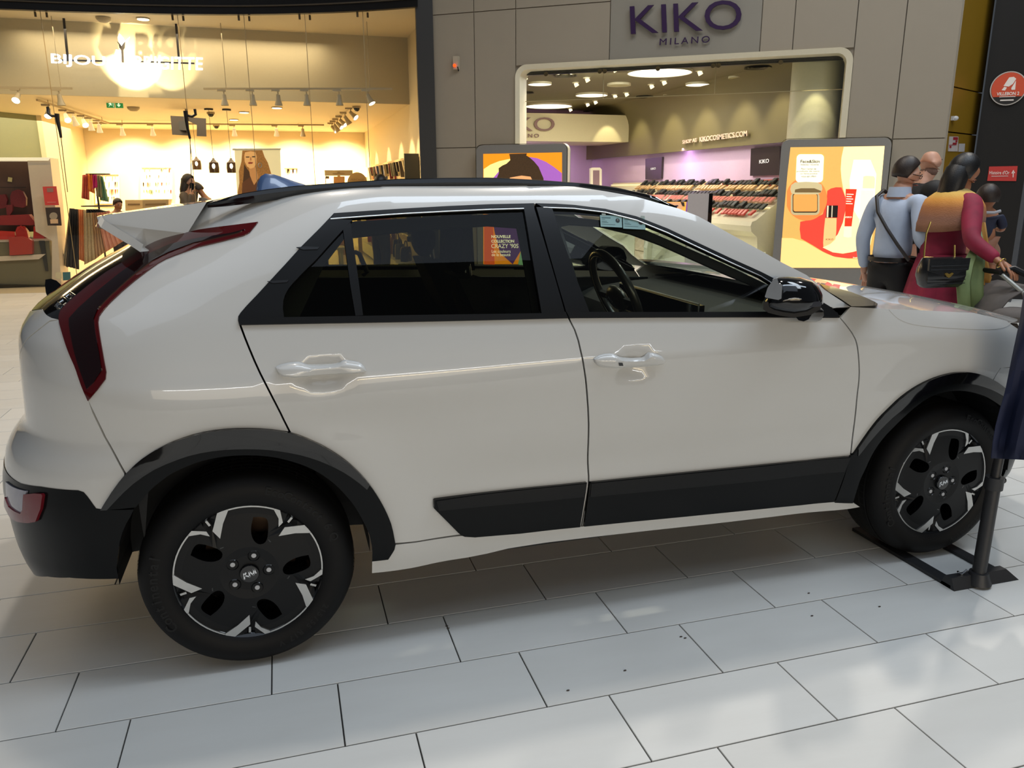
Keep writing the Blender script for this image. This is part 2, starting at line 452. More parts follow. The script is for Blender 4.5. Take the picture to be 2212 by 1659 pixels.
# seams
u_ = uz
HCUPS.extend(uz(HCUPS_PX)); print('cups', HCUPS)
split_q = u_([(191,866),(204,892),(229,944),(252,985),(273,1023)])
lampR = u_([(191.5,866),(211,843),(229,819),(230.6,804),(226,780),(222,757),(218,734),(215,714),(213,696),(215,684),(226,669),(240.5,653),(265,630),(291,608),(317,588),(342,570),(360,560),(380,552),(405,543),(430,534),(481,522),(526.6,510),(539,504),(558,481)])
lampL = u_([(558,481),(504,488),(456,494),(430,498),(405,504),(380,510),(354,517),(335,524),(319,532),(304,543),(278,560),(240.5,582.5),(202.5,610),(164.5,641),(142,661),(133,671),(130,679),(128.5,686),(129,694),(135,716),(142,739.5),(152,767),(164.5,795),(172,819),(191.5,866)])
lampL = lampL[:10] + smooth_line(lampL[9:], 1)[1:]
c_blade = u_([(722,461.5),(690,495),(650.5,534),(617,571),(583.6,607),(556,637),(533,661),(520,676),(515,684),(514.5,693),(517,703)])
rdoor_rear = smooth_line(u_([(517,703),(530,738),(554,795),(577,840),(600,885),(612,910),(623,931.5)]))
bcut_lo = smooth_line(u_([(1227,688),(1244,721),(1257,778),(1265,830),(1270,900),(1269,960),(1268,988.6),(1271,1042),(1265.5,1077),(1254.5,1135)]))
bcut_hi = u_([(1154.5,440),(1169,493),(1183.5,547),(1202,612),(1220,674),(1227,688)])
ftop = smooth_line(u_([(1154.5,440),(1200,441),(1240,443.6),(1307,452),(1374,468),(1441,494),(1508,525.5),(1575,557),(1642,587),(1698.5,616),(1737,633),(1778,654),(1796,665),(1813.5,686)]), 1)
fend_cut = smooth_line(u_([(1813.5,687),(1828,704),(1843,725),(1852,754.5),(1855,796),(1854,825),(1850,855),(1846,900),(1838.5,960),(1836,984)]))
belt_r = u_([(517,703),(700,699.5),(870,696.5),(1050,692.5),(1227,688)])
belt_f = u_([(1227,688),(1420,686.5),(1600,686),(1813.5,686.5)])
sillseam = u_([(853.5,1173),(900,1169),(988.6,1155),(1121,1146),(1254.5,1135)])
sillseam_f = u_([(1254.5,1135),(1476,1112.7),(1653,1095),(1797,1081),(1838,1078)])
sil_bot = u_([(803.6,1238),(857,1232),(900.6,1225),(954,1213),(1028,1201.7),(1121.5,1179),(1343,1152.5),(1609,1124),(1835,1099)])
rtop_r = u_([(722,461.5),(800,456),(870,451.5),(968,446),(1060,442),(1152,440)])
# roof line from the spoiler seam to the foot of the A pillar
roof_pts = [(450,433.5),(486,429),(537,424.5),(632,411),(744,403),(856,397),(968.5,394.5),(1066,395),(1140,398),(1240,403),(1307,413),(1374,425),(1424,439),(1464,450),(1508,467),(1541,485),(1575,504),(1642,540.6),(1689,567),(1742,594),(1759,607.5),(1781,626),(1810.5,645.5),(1837,663)]
roofline = u_(roof_pts)
fold = u_([(1837,663),(1902,666.7),(2002,671),(2102,676),(2150,687),(2185,697)])
print('roofline', [(round(a,2), round(b,2)) for a, b in roofline]); print('fold', [(round(a,2), round(b,2)) for a, b in fold])

G = 0.0025
# quarter panel
q = lampR[::-1] + []  # from the blade tip down to the lamp's lower tip
qp = lampR[::-1]
qp = qp + split_q[1:] + [p for p in aR if p[0] > split_q[-1][0]][:]
qp = [p for p in qp if True]
# stop at the rear door cut
stop = rdoor_rear[-1][0]
qp = lampR[::-1] + split_q[1:] + [p for p in aR if split_q[-1][0] < p[0] < stop and p[1] > .6] + rdoor_rear[::-1] + c_blade[::-1][1:]
panel('quarter_panel', qp, PAINT, body, step=0.035, esc=0.02)
gap_ = lambda pts, d: [(a + d, b) for a, b in pts]
# rear door with the sliver of panel behind it down to the arch
rd = gap_(rdoor_rear, .006) + [p for p in aR if p[0] > stop and p[1] < rdoor_rear[-1][1]] + sillseam[1:] + bcut_lo[::-1][1:] + belt_r[::-1][1:-1]
rear_door, rear_door2 = panel('rear_door', rd, PAINT, body, step=0.035, esc=0.02)
gap = lambda pts, d: [(a + d, b) for a, b in pts]
bl2 = gap(bcut_lo, 0.006)
fd = bl2 + [(a, b) for a, b in sillseam_f[1:-1]] + [(fend_cut[-1][0] - .03, sillseam_f[-2][1] + .003)] + fend_cut[::-1] + belt_f[::-1][1:-1]
front_door, front_door2 = panel('front_door', fd, PAINT, body, step=0.035, esc=0.02)
# fender
hoodcut = smooth_line(u_([(1919.6,669),(1937,687),(1953,695),(1972.6,701.5),(2020,707),(2070,710),(2120,712),(2150,711.5),(2170,708),(2183,700)]), 1)
bseam = u_([(2161,795),(2152,808),(2145,820.5)])
fc2 = gap(fend_cut, 0.006)
fd_arch = [p for p in aF if p[0] < bseam[-1][0]]
E_ = 3.02
xf_hood = hoodcut[-1]
fen = fc2[::-1] + [(fold[0][0] + .0, fold[0][1])] + fold[1:3] + [hoodcut[0]] + hoodcut[1:] + [(xf_hood[0] + .10, xf_hood[1] - .05), (xf_hood[0] + .06, .80)] + bseam[:1] + bseam[1:] + fd_arch[::-1]
front_fender, _ = panel('front_fender', fen, PAINT, body, step=0.04, esc=0.02)
# front bumper upper (white) round the nose
aFr = [p for p in aF if p[0] >= bseam[-1][0] and p[1] > .45]
fb = bseam[::-1] + [(xf_hood[0] + .06, .79), (xf_hood[0] + .75, .76), (XF(.76) + .55, .76), (XF(.5) + .55, .50), (3.36, .46)] + aFr[::-1]
fb = [(a, b) for a, b in fb if True]
UE = lambda z: float(XF(z)) - AF + AF * PI / 2
fb = [(a + .004, b) for a, b in aFr] + [(3.30, .45), (3.5, .45), (UE(.45), .45), (UE(.78), .78), (xf_hood[0] + .07, .79)] + [(a + .005, b) for a, b in bseam]
panel('front_bumper', fb, PAINT, body, step=0.05, esc=0.04)
fl = [(aF[-1][0] + .0, aF[-1][1]), (3.30, .447), (UE(.447), .447), (UE(.2), .2), (3.28, .2), (3.22, .30)]
panel('front_bumper_lower', fl, CLADB, body, step=0.05, esc=0.04)
head = [(xf_hood[0] + .075, .80), (UE(.79) - .55, .79), (UE(.84) - .45, .85), (xf_hood[0] + .14, xf_hood[1] - .055)]
panel('headlamp', head, GLOSSB, body, off=.002, step=0.05, esc=0.04)
grille = [(UE(.80) - .5, .79), (UE(.80), .79), (UE(.88), .86), (UE(.87) - .44, .85)]
panel('grille', grille, GLOSSB, body, off=.001, step=0.05)

# roof arch: white band from the spoiler seam to the A pillar foot
band_top = roofline
bt = band_top + u_([(1802, 664)])[:1]
bt2 = ftop[::-1][3:] if False else None
lower = [p for p in ftop[::-1] if p[0] < u_([(1802, 664)])[0][0] - .005]
band = band_top + u_([(1802, 664.5)]) + lower + rtop_r[::-1][1:] + lampL[:5] 
panel('roof_arch', band, PAINT, body, step=0.03, esc=0.02, off=0.0)
# ------------------------------------------------------------------ rear end
UR = lambda z: float(XR(z)) + AR - AR * PI / 2          # u of the rear centre line at height z
def URL(z0, z1, n=8): return [(UR(z0 + (z1 - z0) * i / n) - .004, z0 + (z1 - z0) * i / n) for i in range(n + 1)]
lampC = lampR + lampL[1:-1]
tail, _ = panel('tail_lamp', lampC, REDL, body, off=.004, step=0.02, esc=0.012)
# darker inner lens
li_px = [(152,690),(172,668),(210,634),(262,592),(318,553),(370,530),(430,517),(500,506),(530,498),(515,505),(470,516),(420,527),(365,548),(330,566),(285,600),(240,641),(214,668),(205,690),(208,720),(216,760),(222,800),(205,826),(190,840),(172,790),(158,735)]
panel('dark_lens', u_(li_px), REDD, tail, off=.0065, depth=.003, step=0.02, esc=0.012)
g0 = u_([(129,694)])[0]
# white bumper: from the quarter split round to the centre, black lower edge at z about .63
blk = u_([(221,1100),(208,1098),(202,1090),(196,1081.5),(189,1072),(181,1063),(169,1059),(136,1057),(90,1051),(45,1044)])
zb = blk[-1][1]
seam_h = u_([(126,691),(107,695),(84,713),(56.4,736)])
print('seam', seam_h, 'blk', blk, 'lampbottom', lampL[-1], 'UR', UR(.7), UR(1.0))
sh = seam_h[-1]
lampLeft = [p for p in lampL if p[1] <= seam_h[0][1] + .004][:]
split_b = [(a - .006, b) for a, b in split_q]
bw = [split_q[0]] + split_b[1:] + [p for p in aR if p[0] <= split_q[-1][0]][::-1][:-1] + blk + URL(zb + .003, .735) + [(-.97, .735), (-.93, .80), (sh[0] + .0, sh[1])] + seam_h[::-1][1:] + lampLeft
panel('rear_bumper', bw, PAINT, body, step=0.03, esc=0.02)
hatch = [(sh[0] - .004, sh[1] + .002), (-.934, .80), (-.972, .74), (UR(.74), .74), (UR(1.075), 1.075)] + u_([(90,666),(96,674),(101,681),(112,687),(126,690.5)])[:] + [(p[0] + 0, p[1] + .004) for p in seam_h[1:]]
hatch = [(-.936, .80), (-.974, .74)] + URL(.74, 1.075) + u_([(92,668),(101,681),(112,687),(125,690)]) + [(a - .002, b + .003) for a, b in seam_h[1:]]
hatchp, _ = panel('hatch', hatch, PAINT, body, step=0.03, esc=0.02)
glass_l = [p for p in lampL[9:-1] if p[1] > u_([(127,690)])[0][1]]
hg = glass_l + u_([(126,690),(101,681),(90,666)]) + URL(1.08, 1.36) + [(glass_l[0][0] - .06, 1.37)]
hglass, _ = panel('hatch_glass', hg, GLOSSB, body, off=-.002, step=0.03, esc=0.02)
# model badge strip on the black glass edge
bgm = MB()
def on_s(px, py, off=0.0):
    a, b = uz([(px, py)])[0]; return S(np.array(a), np.array(b)) + N(np.array(a), np.array(b)) * off
def strip_on(mb, pts, wpx, off, closed=False):
    """thin raised line that follows photograph pixels on the body surface"""
    mb.tube([tuple(on_s(x, y, off)) for x, y in pts], wpx, n=6, closed=closed); return mb
def sx(a, b): return (a / 6.9125, 600 + b / 6.9125)
bgm = MB()
for loop in ([(820,430),(870,370),(960,420),(910,480)], [(890,375),(960,300),(1030,350),(975,430)], [(990,290),(1055,215),(1130,265),(1060,330)]):
    strip_on(bgm, [sx(*p) for p in loop], .0013, .002, True)
for a, b in (((905,385),(960,345)), ((1000,300),(1050,262)), ((1048,262),(1095,285)), ((850,425),(875,395)), ((868,440),(893,408))):
    strip_on(bgm, [sx(*a), sx(*b)], .0032, .003)
bgm.build('badge', CHROME, hglass, True)
# rear wiper pivot and far hinge cover
wb = MB(); c = S(np.array(UR(1.12) + .05), np.array(1.115)); 
pv = on_s(104, 640, 0)
wbk = [(98,604),(110,602),(122,606),(133,616),(127,628),(118,642),(104,646),(99,632),(97,616)]
DD = 3.05
f0 = lambda x, y: at_depth(x, y, DD); f1 = lambda x, y: at_depth(x, y, DD + .05)
wb.prism(wbk, f0, f1)
wb.build('wiper_mount', GLOSSB, body, False)
wb = MB(); wb.tube([at_depth(128, 628, DD), at_depth(118, 640, DD), at_depth(112, 655, DD)], .006); wb.build('wiper_arm', MATTEB, body, True)

# black lower bumper
zl = [(256,1200),(252,1226),(256,1249),(233,1250),(211,1250),(181,1249),(151,1247)]
lowp = u_(zl)
print('lowp', lowp)
bb = blk[::-1][:] + [] 
inner_e = [p for p in aRI if p[0] < -.30 and p[1] < u_([(282,1115)])[0][1]]
bb = URL(.23, zb) + blk[::-1] + u_([(240,1101),(289,1100),(282,1115)]) + u_([(273,1130),(265,1148),(259,1170),(255,1200)]) + lowp[1:] + [(-.60, .345), (-.70, .30), (-.80, .26)]
rb, _ = panel('rear_bumper_lower', bb, CLADB, body, off=.002, step=0.03, esc=0.02)
fr = u_([(19,1072.5),(26.5,1092),(38.6,1101.4),(52,1107.5),(56.7,1099),(57.5,1082),(59,1066.5),(82,1064),(96.5,1065),(99,1069),(97,1083),(95,1096.6),(84.4,1124),(67.5,1126.7),(46,1124),(36,1119),(29,1113.5),(24,1104),(18,1092)])
rr, _ = panel('rear_reflector', fr, REDB, body, off=.012, depth=.01, step=0.015, esc=0.008)
fw = u_([(17,1040),(30,1050),(43,1055.6),(62,1060),(58,1080),(55.5,1099),(52,1107.5),(38.6,1101.4),(26.5,1092),(19,1075)])
panel('reversing_lamp', fw, CLEAR, body, off=.007, depth=.01, step=0.015, esc=0.008)

# ------------------------------------------------------------------ sill and claddings
sl = smooth_line(sil_bot, 1)
sill_top = u_([(1838,1083),(1797,1084),(1653,1098),(1476,1116),(1254.5,1138),(1121,1149.5),(988.6,1158.5),(900,1172),(853.5,1177),(849,1190),(838,1206),(804,1209)])
panel('sill', sl + [(2.33, sil_bot[-1][1])] + sill_top, PAINT, body, step=0.04, esc=0.02, depth=.03)
def cladding(pts_top, pts_bot, nm):
    return panel(nm, u_(pts_top + pts_bot[::-1]), CLADB, body, off=.014, depth=.018, step=0.03, esc=0.02)
ct = [(935.5,1078),(938,1076),(1024,1065),(1148,1051.5),(1208,1046),(1265,1040)]
cb = [(935.5,1095),(957.6,1117),(988.6,1148),(995,1153),(1002,1155.7),(1024,1157),(1121.5,1149),(1190,1141),(1250,1135)]
c1, _ = cladding(ct, cb, 'rear_door_cladding')
ct = [(1273,1040),(1370,1030),(1476,1019.6),(1653,1002),(1745,993),(1834,984)]
cb = [(1259,1134),(1368,1123),(1476,1112.7),(1653,1095),(1725,1088),(1797,1081)]
c2, _ = cladding(ct, cb, 'front_door_cladding')
# upper lighter facet of the cladding
for c_, tp, bt_ in ((c1, [(940,1079),(1024,1067),(1148,1053.5),(1264,1042)], [(945,1100),(1024,1092),(1148,1081),(1258,1070)]),
                    (c2, [(1274,1042),(1476,1021.6),(1653,1004),(1832,986)], [(1271,1070),(1476,1051),(1653,1034),(1819,1016)])):
    panel('upper_facet', u_(tp + bt_[::-1]), MATTEB, c_, off=.0165, depth=.004, step=0.03, esc=0.02)

# wheel arch trims
def ring(outer, inner):
    return outer + inner[::-1]
ra, _ = panel('rear_arch_trim', [p for p in aR] + u_([(851,1184),(847.6,1190),(838,1205),(803.7,1209)]) + [p for p in aRI if p[1] > u_([(804,1205)])[0][1] and (p[0] > 0 or p[1] > u_([(291,1098)])[0][1])][::-1], CLADB, body, off=.012, depth=.03, step=0.03, esc=0.015)
# gloss outer band on the upper part of the arches
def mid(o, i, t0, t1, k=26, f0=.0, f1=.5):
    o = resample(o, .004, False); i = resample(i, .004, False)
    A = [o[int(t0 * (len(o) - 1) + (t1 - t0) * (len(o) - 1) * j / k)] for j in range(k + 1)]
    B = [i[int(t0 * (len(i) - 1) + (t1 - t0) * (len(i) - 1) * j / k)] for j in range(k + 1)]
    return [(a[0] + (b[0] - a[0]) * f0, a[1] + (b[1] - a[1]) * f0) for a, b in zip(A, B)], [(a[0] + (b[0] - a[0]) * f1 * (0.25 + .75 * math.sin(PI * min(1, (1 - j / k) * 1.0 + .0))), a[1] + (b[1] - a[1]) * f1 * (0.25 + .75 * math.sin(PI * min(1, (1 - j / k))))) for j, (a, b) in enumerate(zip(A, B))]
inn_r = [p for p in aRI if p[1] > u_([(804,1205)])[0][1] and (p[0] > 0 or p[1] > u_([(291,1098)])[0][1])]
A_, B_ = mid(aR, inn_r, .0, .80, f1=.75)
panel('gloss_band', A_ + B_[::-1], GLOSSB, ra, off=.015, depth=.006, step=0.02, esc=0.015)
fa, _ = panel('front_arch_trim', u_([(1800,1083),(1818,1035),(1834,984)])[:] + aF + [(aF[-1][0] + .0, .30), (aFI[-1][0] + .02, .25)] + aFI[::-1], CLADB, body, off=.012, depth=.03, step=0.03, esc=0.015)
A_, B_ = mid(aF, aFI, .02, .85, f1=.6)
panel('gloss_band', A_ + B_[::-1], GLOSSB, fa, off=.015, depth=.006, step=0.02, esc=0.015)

# ------------------------------------------------------------------ glasshouse
gt_r = u_([(714,474.5),(800,468),(870,463),(968,458),(1060,454),(1131,452)])
bladep = c_blade + u_([(614,688),(611,667.6),(612,650),(616,637),(624,623),(634,611),(655,589),(684,560.5),(720,520),(761,476),(714,474.5)])
bl, _ = panel('pillar_blade', bladep, MATTEB, body, off=.004, depth=.02, step=0.03, esc=0.015)
for a in ([(640,536),(660,534),(690,535),(686,540),(655,541)], [(577,609),(600,607),(624,606),(620,611),(590,613)]):
    panel('blade_fin', u_(a), mat('blade_fin_grey', (26, 27, 30), rough=.35), bl, off=.006, depth=.004, step=0.02, mirror=False)
tr = rtop_r + u_([(1153,440),(1154,452)]) + gt_r[::-1]
panel('door_top_trim', tr, MATTEB, body, off=.003, depth=.02, step=0.03, esc=0.02)
# bright line below the top trim
for nm, pts in (('bright_strip', [(714,474.5),(800,468),(870,463),(968,458),(1060,454),(1131,452)]), ('bright_strip', [(1173,449.5),(1240,452),(1307,460),(1374,477),(1441,504),(1508,535.6),(1575,567),(1642,597.5),(1680,622)])):
    mb = MB(); strip_on(mb, pts, .0022, .004); o = mb.build(nm, SILVER, body, True); mirror_y(o)
beltstrip = u_([(517,703),(700,699.5),(870,696.5),(1050,692.5),(1226,688),(1220,674.5),(1169,677.6),(900,681.5),(614,686.5),(514.8,691)])
panel('belt_moulding', beltstrip, MATTEB, body, off=.008, depth=.02, step=0.03, esc=0.02)
beltf = u_([(1229,688),(1420,686.5),(1600,686),(1811,686),(1806,676),(1790,668),(1662,674),(1420,675),(1222,674.5)])
panel('belt_moulding', beltf, MATTEB, body, off=.008, depth=.02, step=0.03, esc=0.02)
# rear door B-pillar cover, front door B-pillar cover
panel('pillar_cover', u_([(1131,452),(1153,451),(1168,500),(1182,547),(1201,612),(1219,675),(1169,677.6),(1158,612),(1145,535)]), MATTEB, body, off=.005, depth=.02, step=0.03, esc=0.02)
panel('pillar_cover', u_([(1158,449),(1173,449.5),(1192,452),(1213,515),(1243,600),(1272,674),(1222,674.5),(1203,610),(1185,547),(1170,493)]), MATTEB, body, off=.005, depth=.02, step=0.03, esc=0.02)
# quarter light divider
panel('window_divider', u_([(741,497),(757,482),(765,540),(776,620),(784,682),(767.6,683),(757,620),(747,545)]), MATTEB, body, off=.006, depth=.02, step=0.02)
# front door: top trim and dark frame
ft_px = [(1157,440),(1200,441),(1240,443.6),(1307,452),(1374,468),(1441,494),(1508,525.5),(1575,557),(1642,587),(1698.5,616),(1737,633),(1778,654),(1796,665)]
fg_px = [(1173,449.5),(1240,452),(1307,460),(1374,477),(1441,504),(1508,535.6),(1575,567),(1642,597.5),(1690,628),(1730,652),(1762,668)]
panel('door_top_trim', u_(ft_px + [(1806,676)] + fg_px[::-1]), MATTEB, body, off=.003, depth=.02, step=0.03, esc=0.02)
# window panes
panel('rear_door_glass', u_([(748,490),(761,476),(870,463),(968,458),(1060,454),(1131,452),(1145,535),(1158,612),(1169,678),(900,682),(776,684),(765,620),(755,545)]), GLR, rear_door, off=-.006, depth=.004, step=0.04, esc=0.03, mirror=False)[0]
def pane(pts, mt, par):
    a, b = panel('glass', u_(pts), mt, par, off=-.006, depth=.004, step=0.04, esc=0.03)
    return a
for o in [o for o in bpy.data.objects if o.name.startswith('rear_door_glass')]: bpy.data.objects.remove(o)
pane([(748,490),(761,476),(870,463),(968,458),(1060,454),(1131,452),(1145,535),(1158,612),(1169,678),(900,682),(776,684),(765,620),(755,545)], GLR, body)
pane([(614,688),(611,667.6),(616,637),(634,611),(684,560.5),(742,497),(752,560),(762,630),(770,684)], GLR, body)
pane([(1192,452),(1240,453),(1307,461),(1374,478),(1441,505),(1508,536.6),(1575,568),(1642,598.5),(1690,629),(1762,668),(1740,672),(1662,675),(1420,675.5),(1272,675),(1243,600),(1213,515)], GLF, body)

# ------------------------------------------------------------------ roof, windscreen, hood, spoiler
RL = S(np.array([p[0] for p in roofline]), np.array([p[1] for p in roofline]))
def loft(name, E, crown, bulge, mt, n=12, k0=0, k1=None, parent=body, off=0.0, pw=2.0):
    rows = []
    for i, e in enumerate(E[k0:k1]):
        cz = crown[i + k0] if hasattr(crown, '__len__') else crown; cb_ = bulge[i + k0] if hasattr(bulge, '__len__') else bulge
        r = []
        for j in range(-n, n + 1):
            t = j / n; f = 1 - abs(t) ** pw
            r.append((e[0] + cb_ * f, -e[1] * t * -1, e[2] + cz * f + off))
        rows.append(r)
    mb = MB(); mb.grid(rows); return mb.build(name, mt, parent, True)
xs = RL[:, 0]; iW = int(np.argmin(np.abs(xs - 1.48)))
roof = loft('roof', RL, [0.0 for z in RL[:, 2]], 0.0, PAINT, k1=iW + 1)
ws = RL[iW:]; nW = len(ws)
loft('windscreen', ws, [.012 * (1 - i / (nW - 1)) - .012 * (i / (nW - 1)) for i in range(nW)], [.02 + .16 * (i / (nW - 1)) for i in range(nW)], GLW)
# dark frit along the top of the windscreen
# hood
NS = 44
fx = [fold[0]] + fold[1:]
fl_pts = []
u_end = lambda z: UE(z)
F1 = resample(fold + [(3.25, .955), (3.6, .915), (UE(.87), .87)], .05, False)
HP = S(np.array([p[0] for p in F1]), np.array([p[1] for p in F1]))
zc = spline([2.2, 2.5, 2.9, 3.2, 3.4, 3.55, 3.62], [1.10, 1.085, 1.045, .99, .94, .89, .86])
rows = []
for e in HP:
    r = []; ye = abs(e[1]); zcen = max(float(zc(e[0])), e[2])
    for j in range(-12, 13):
        t = j / 12; r.append((e[0] + 0.0, ye * t, e[2] + (zcen - e[2]) * (1 - abs(t) ** 3)))
    rows.append(r)
hmb = MB(); hmb.grid(rows)
hood = hmb.build('hood', PAINT, body, True)
# the hood's side that folds down to the shut line
hs = [p for p in [hoodcut[0]] + hoodcut[1:]]
hsp = hs + [p for p in F1[::-1] if hs[0][0] + .01 < p[0] < hs[-1][0] + .02]
panel('hood_side', hsp, PAINT, hood, step=0.03, esc=0.015, off=.001)
# cowl
cw = [(1770,612),(1800,620),(1840,631),(1869.5,642.5),(1890,652),(1896,656),(1892,660),(1865,661.5),(1840,662),(1815,645),(1790,630)]
mb = MB(); mb.prism([tuple(p) for p in cw], lambda x, y: on_z(x, y, 1.104), lambda x, y: on_z(x, y, 1.06)); o = mb.build('cowl_panel', GLOSSB, body); mirror_y(o)
mb = MB(); rows = []
for i, t in enumerate(np.linspace(0, 1, 5)):
    rows.append([(2.18 + .22 * t + .17 * (1 - (abs(y) / .75) ** 2), y, 1.066 - .012 * t) for y in np.linspace(-.75, .75, 21)])
mb.grid(rows); mb.build('cowl', GLOSSB, body, True)
# spoiler
tipY = .585
P3 = lambda px, py, y: on_y(px, py, -y)
e_top = [P3(209,468,.575), P3(250,461.5,.585), P3(304,454.5,.60), P3(385,445,.615), P3(447,436,.625)]
e_low = [P3(220,491,.575), P3(253,511.6,.59), P3(304,543.5,.63)] 
seam_top = on_s(449,434); seam_low = on_s(405,504)
low_b = [on_s(x, y, .003) for x, y in [(304,543),(319,532),(335,524),(354,517),(380,510),(404,504.5)]]
ring_pts = [np.array(p) for p in e_top] + [seam_low] + low_b[::-1][1:] + [P3(281,528,.605), P3(253,511.6,.59), P3(220,491,.575), P3(213,480,.57)]
c0 = sum(ring_pts) / len(ring_pts) + np.array([0, -.006, 0])
V = [c0] + ring_pts; F = [(0, i, i + 1) for i in range(1, len(ring_pts))] + [(0, len(ring_pts), 1)]
nrm = np.tile(np.array([-.12, -.93, .34]), (len(V), 1))
F = [f[::-1] for f in F]
sp = raw('spoiler_cheek', V, F, PAINT, body, True, nrm)
V2 = [np.array(v) * np.array([1, -1, 1]) for v in V]
raw('spoiler_cheek', V2, [f[::-1] for f in F], PAINT, body, True, nrm * np.array([1, -1, 1]))
lip = MB(); lp = [np.array(P3(213, 481, .577)), np.array(P3(220, 491, .577)), np.array(P3(253, 511.6, .592)), np.array(P3(281, 528, .61)), np.array(P3(304, 543.5, .632))]
lpu = [p + np.array([.012, -.012, .022]) for p in lp]
lip.grid([lpu, [p + np.array([0, -.014, 0]) for p in lp], [p + np.array([.02, .05, -.002]) for p in lp]])
lo_ = lip.build('spoiler_lip', PAINT, body, False); mirror_y(lo_)
rows = []
for i, e in enumerate(e_top):
    r = []
    for j in range(-10, 11):
        t = j / 10; fct = 1 - t * t
        r.append((e[0] - (.05 * (1 - i / 4)) * fct, -e[1] * t, e[2] + (-.004 + .006 * i / 4) * fct))
    rows.append(r)
under = []
for k_, e in enumerate([P3(220,491,.575), P3(304,543.5,.60)]):
    under.append([(e[0] + (.06 if k_ else -.10) * (1 - (j / 10) ** 2) * (0.5 if k_ else 1), -e[1] * j / 10, e[2] + (.0 if k_ else -.01) * (1 - (j / 10) ** 2)) for j in range(-10, 11)])
mb = MB(); mb.grid(rows); mb.grid([under[0], rows[0]]); spo = mb.build('spoiler', PAINT, body, True)
mb = MB(); mb.grid(under); mb.build('spoiler_underside', MATTEB, body, True)
# roof rails
rail_px_t = [(450,441),(486.5,427.5),(520,418),(576,409),(632,402),(744,394),(856.5,386.5),(968.5,384),(1066.6,383.5),(1168,388.6),(1269,396),(1335,404.5),(1418,422),(1461,447)]
rail_px_b = [(453,442),(490,438.5),(537,433),(590,426),(632,420.5),(744,412),(856.5,406.5),(968.5,404),(1066,403),(1168,405.5),(1244,410),(1307,417),(1374,428.5),(1424,442)]
tt = np.linspace(0, 1, 48)
def rs(p, n=48):
    p = np.array(p, float); d = np.r_[0, np.cumsum(np.hypot(*np.diff(p, axis=0).T))]; d /= d[-1]
    return np.stack([np.interp(np.linspace(0, 1, n), d, p[:, 0]), np.interp(np.linspace(0, 1, n), d, p[:, 1])], -1)
ta, tb_ = rs(rail_px_t), rs([(448,442)] + rail_px_b[1:] + [(1461,448)])
rows = []
for a, b in zip(ta, tb_):
    pb = on_y(b[0], b[1], -.60); pt = on_y(a[0], a[1], -.595)
    h = max(.004, (pt - pb)[2]); w_ = .03
    r = [(pb[0], -.60 - .004, pb[2]), (pb[0], -.60 - .010, pb[2] + h * .5), (pb[0], -.60 - .004, pb[2] + h * .9), (pb[0], -.595, pb[2] + h), (pb[0], -.575, pb[2] + h), (pb[0], -.568, pb[2] + h * .8), (pb[0], -.568, pb[2] - .01), (pb[0], -.60, pb[2] - .01)]
    rows.append(r)
mb = MB(); mb.grid(rows, closed=True); rail = mb.build('roof_rail', GLOSSB, body, True); mirror_y(rail)
# antenna fin
FINB = mat('fin_blue_grey', (66, 90, 130), rough=0.25, coat=.8)
fin_px = [(553,410),(556,395),(563,381),(573,375),(592,377),(615,384),(635,391),(660,399),(660,410)]
rows = []
for s_, k_ in ((-1, .0), (1, .0)):
    pass
mb = MB(); pr_ = [on_y(x, y, 0.0) for x, y in fin_px]
cxm = sum(p[0] for p in pr_) / len(pr_)
def fin_row(w_):
    return [(p[0] if abs(w_) < 1e-6 else cxm + (p[0] - cxm) * .92, w_, p[2] if abs(w_) < 1e-6 else pr_[0][2] - .03 + (p[2] - pr_[0][2] + .03) * .82) for p in pr_]
mb.grid([[(p[0], -.05, 1.50) for p in pr_], fin_row(-.02), fin_row(0), fin_row(.02), [(p[0], .05, 1.50) for p in pr_]])
mb.build('antenna_fin', FINB, body, True)
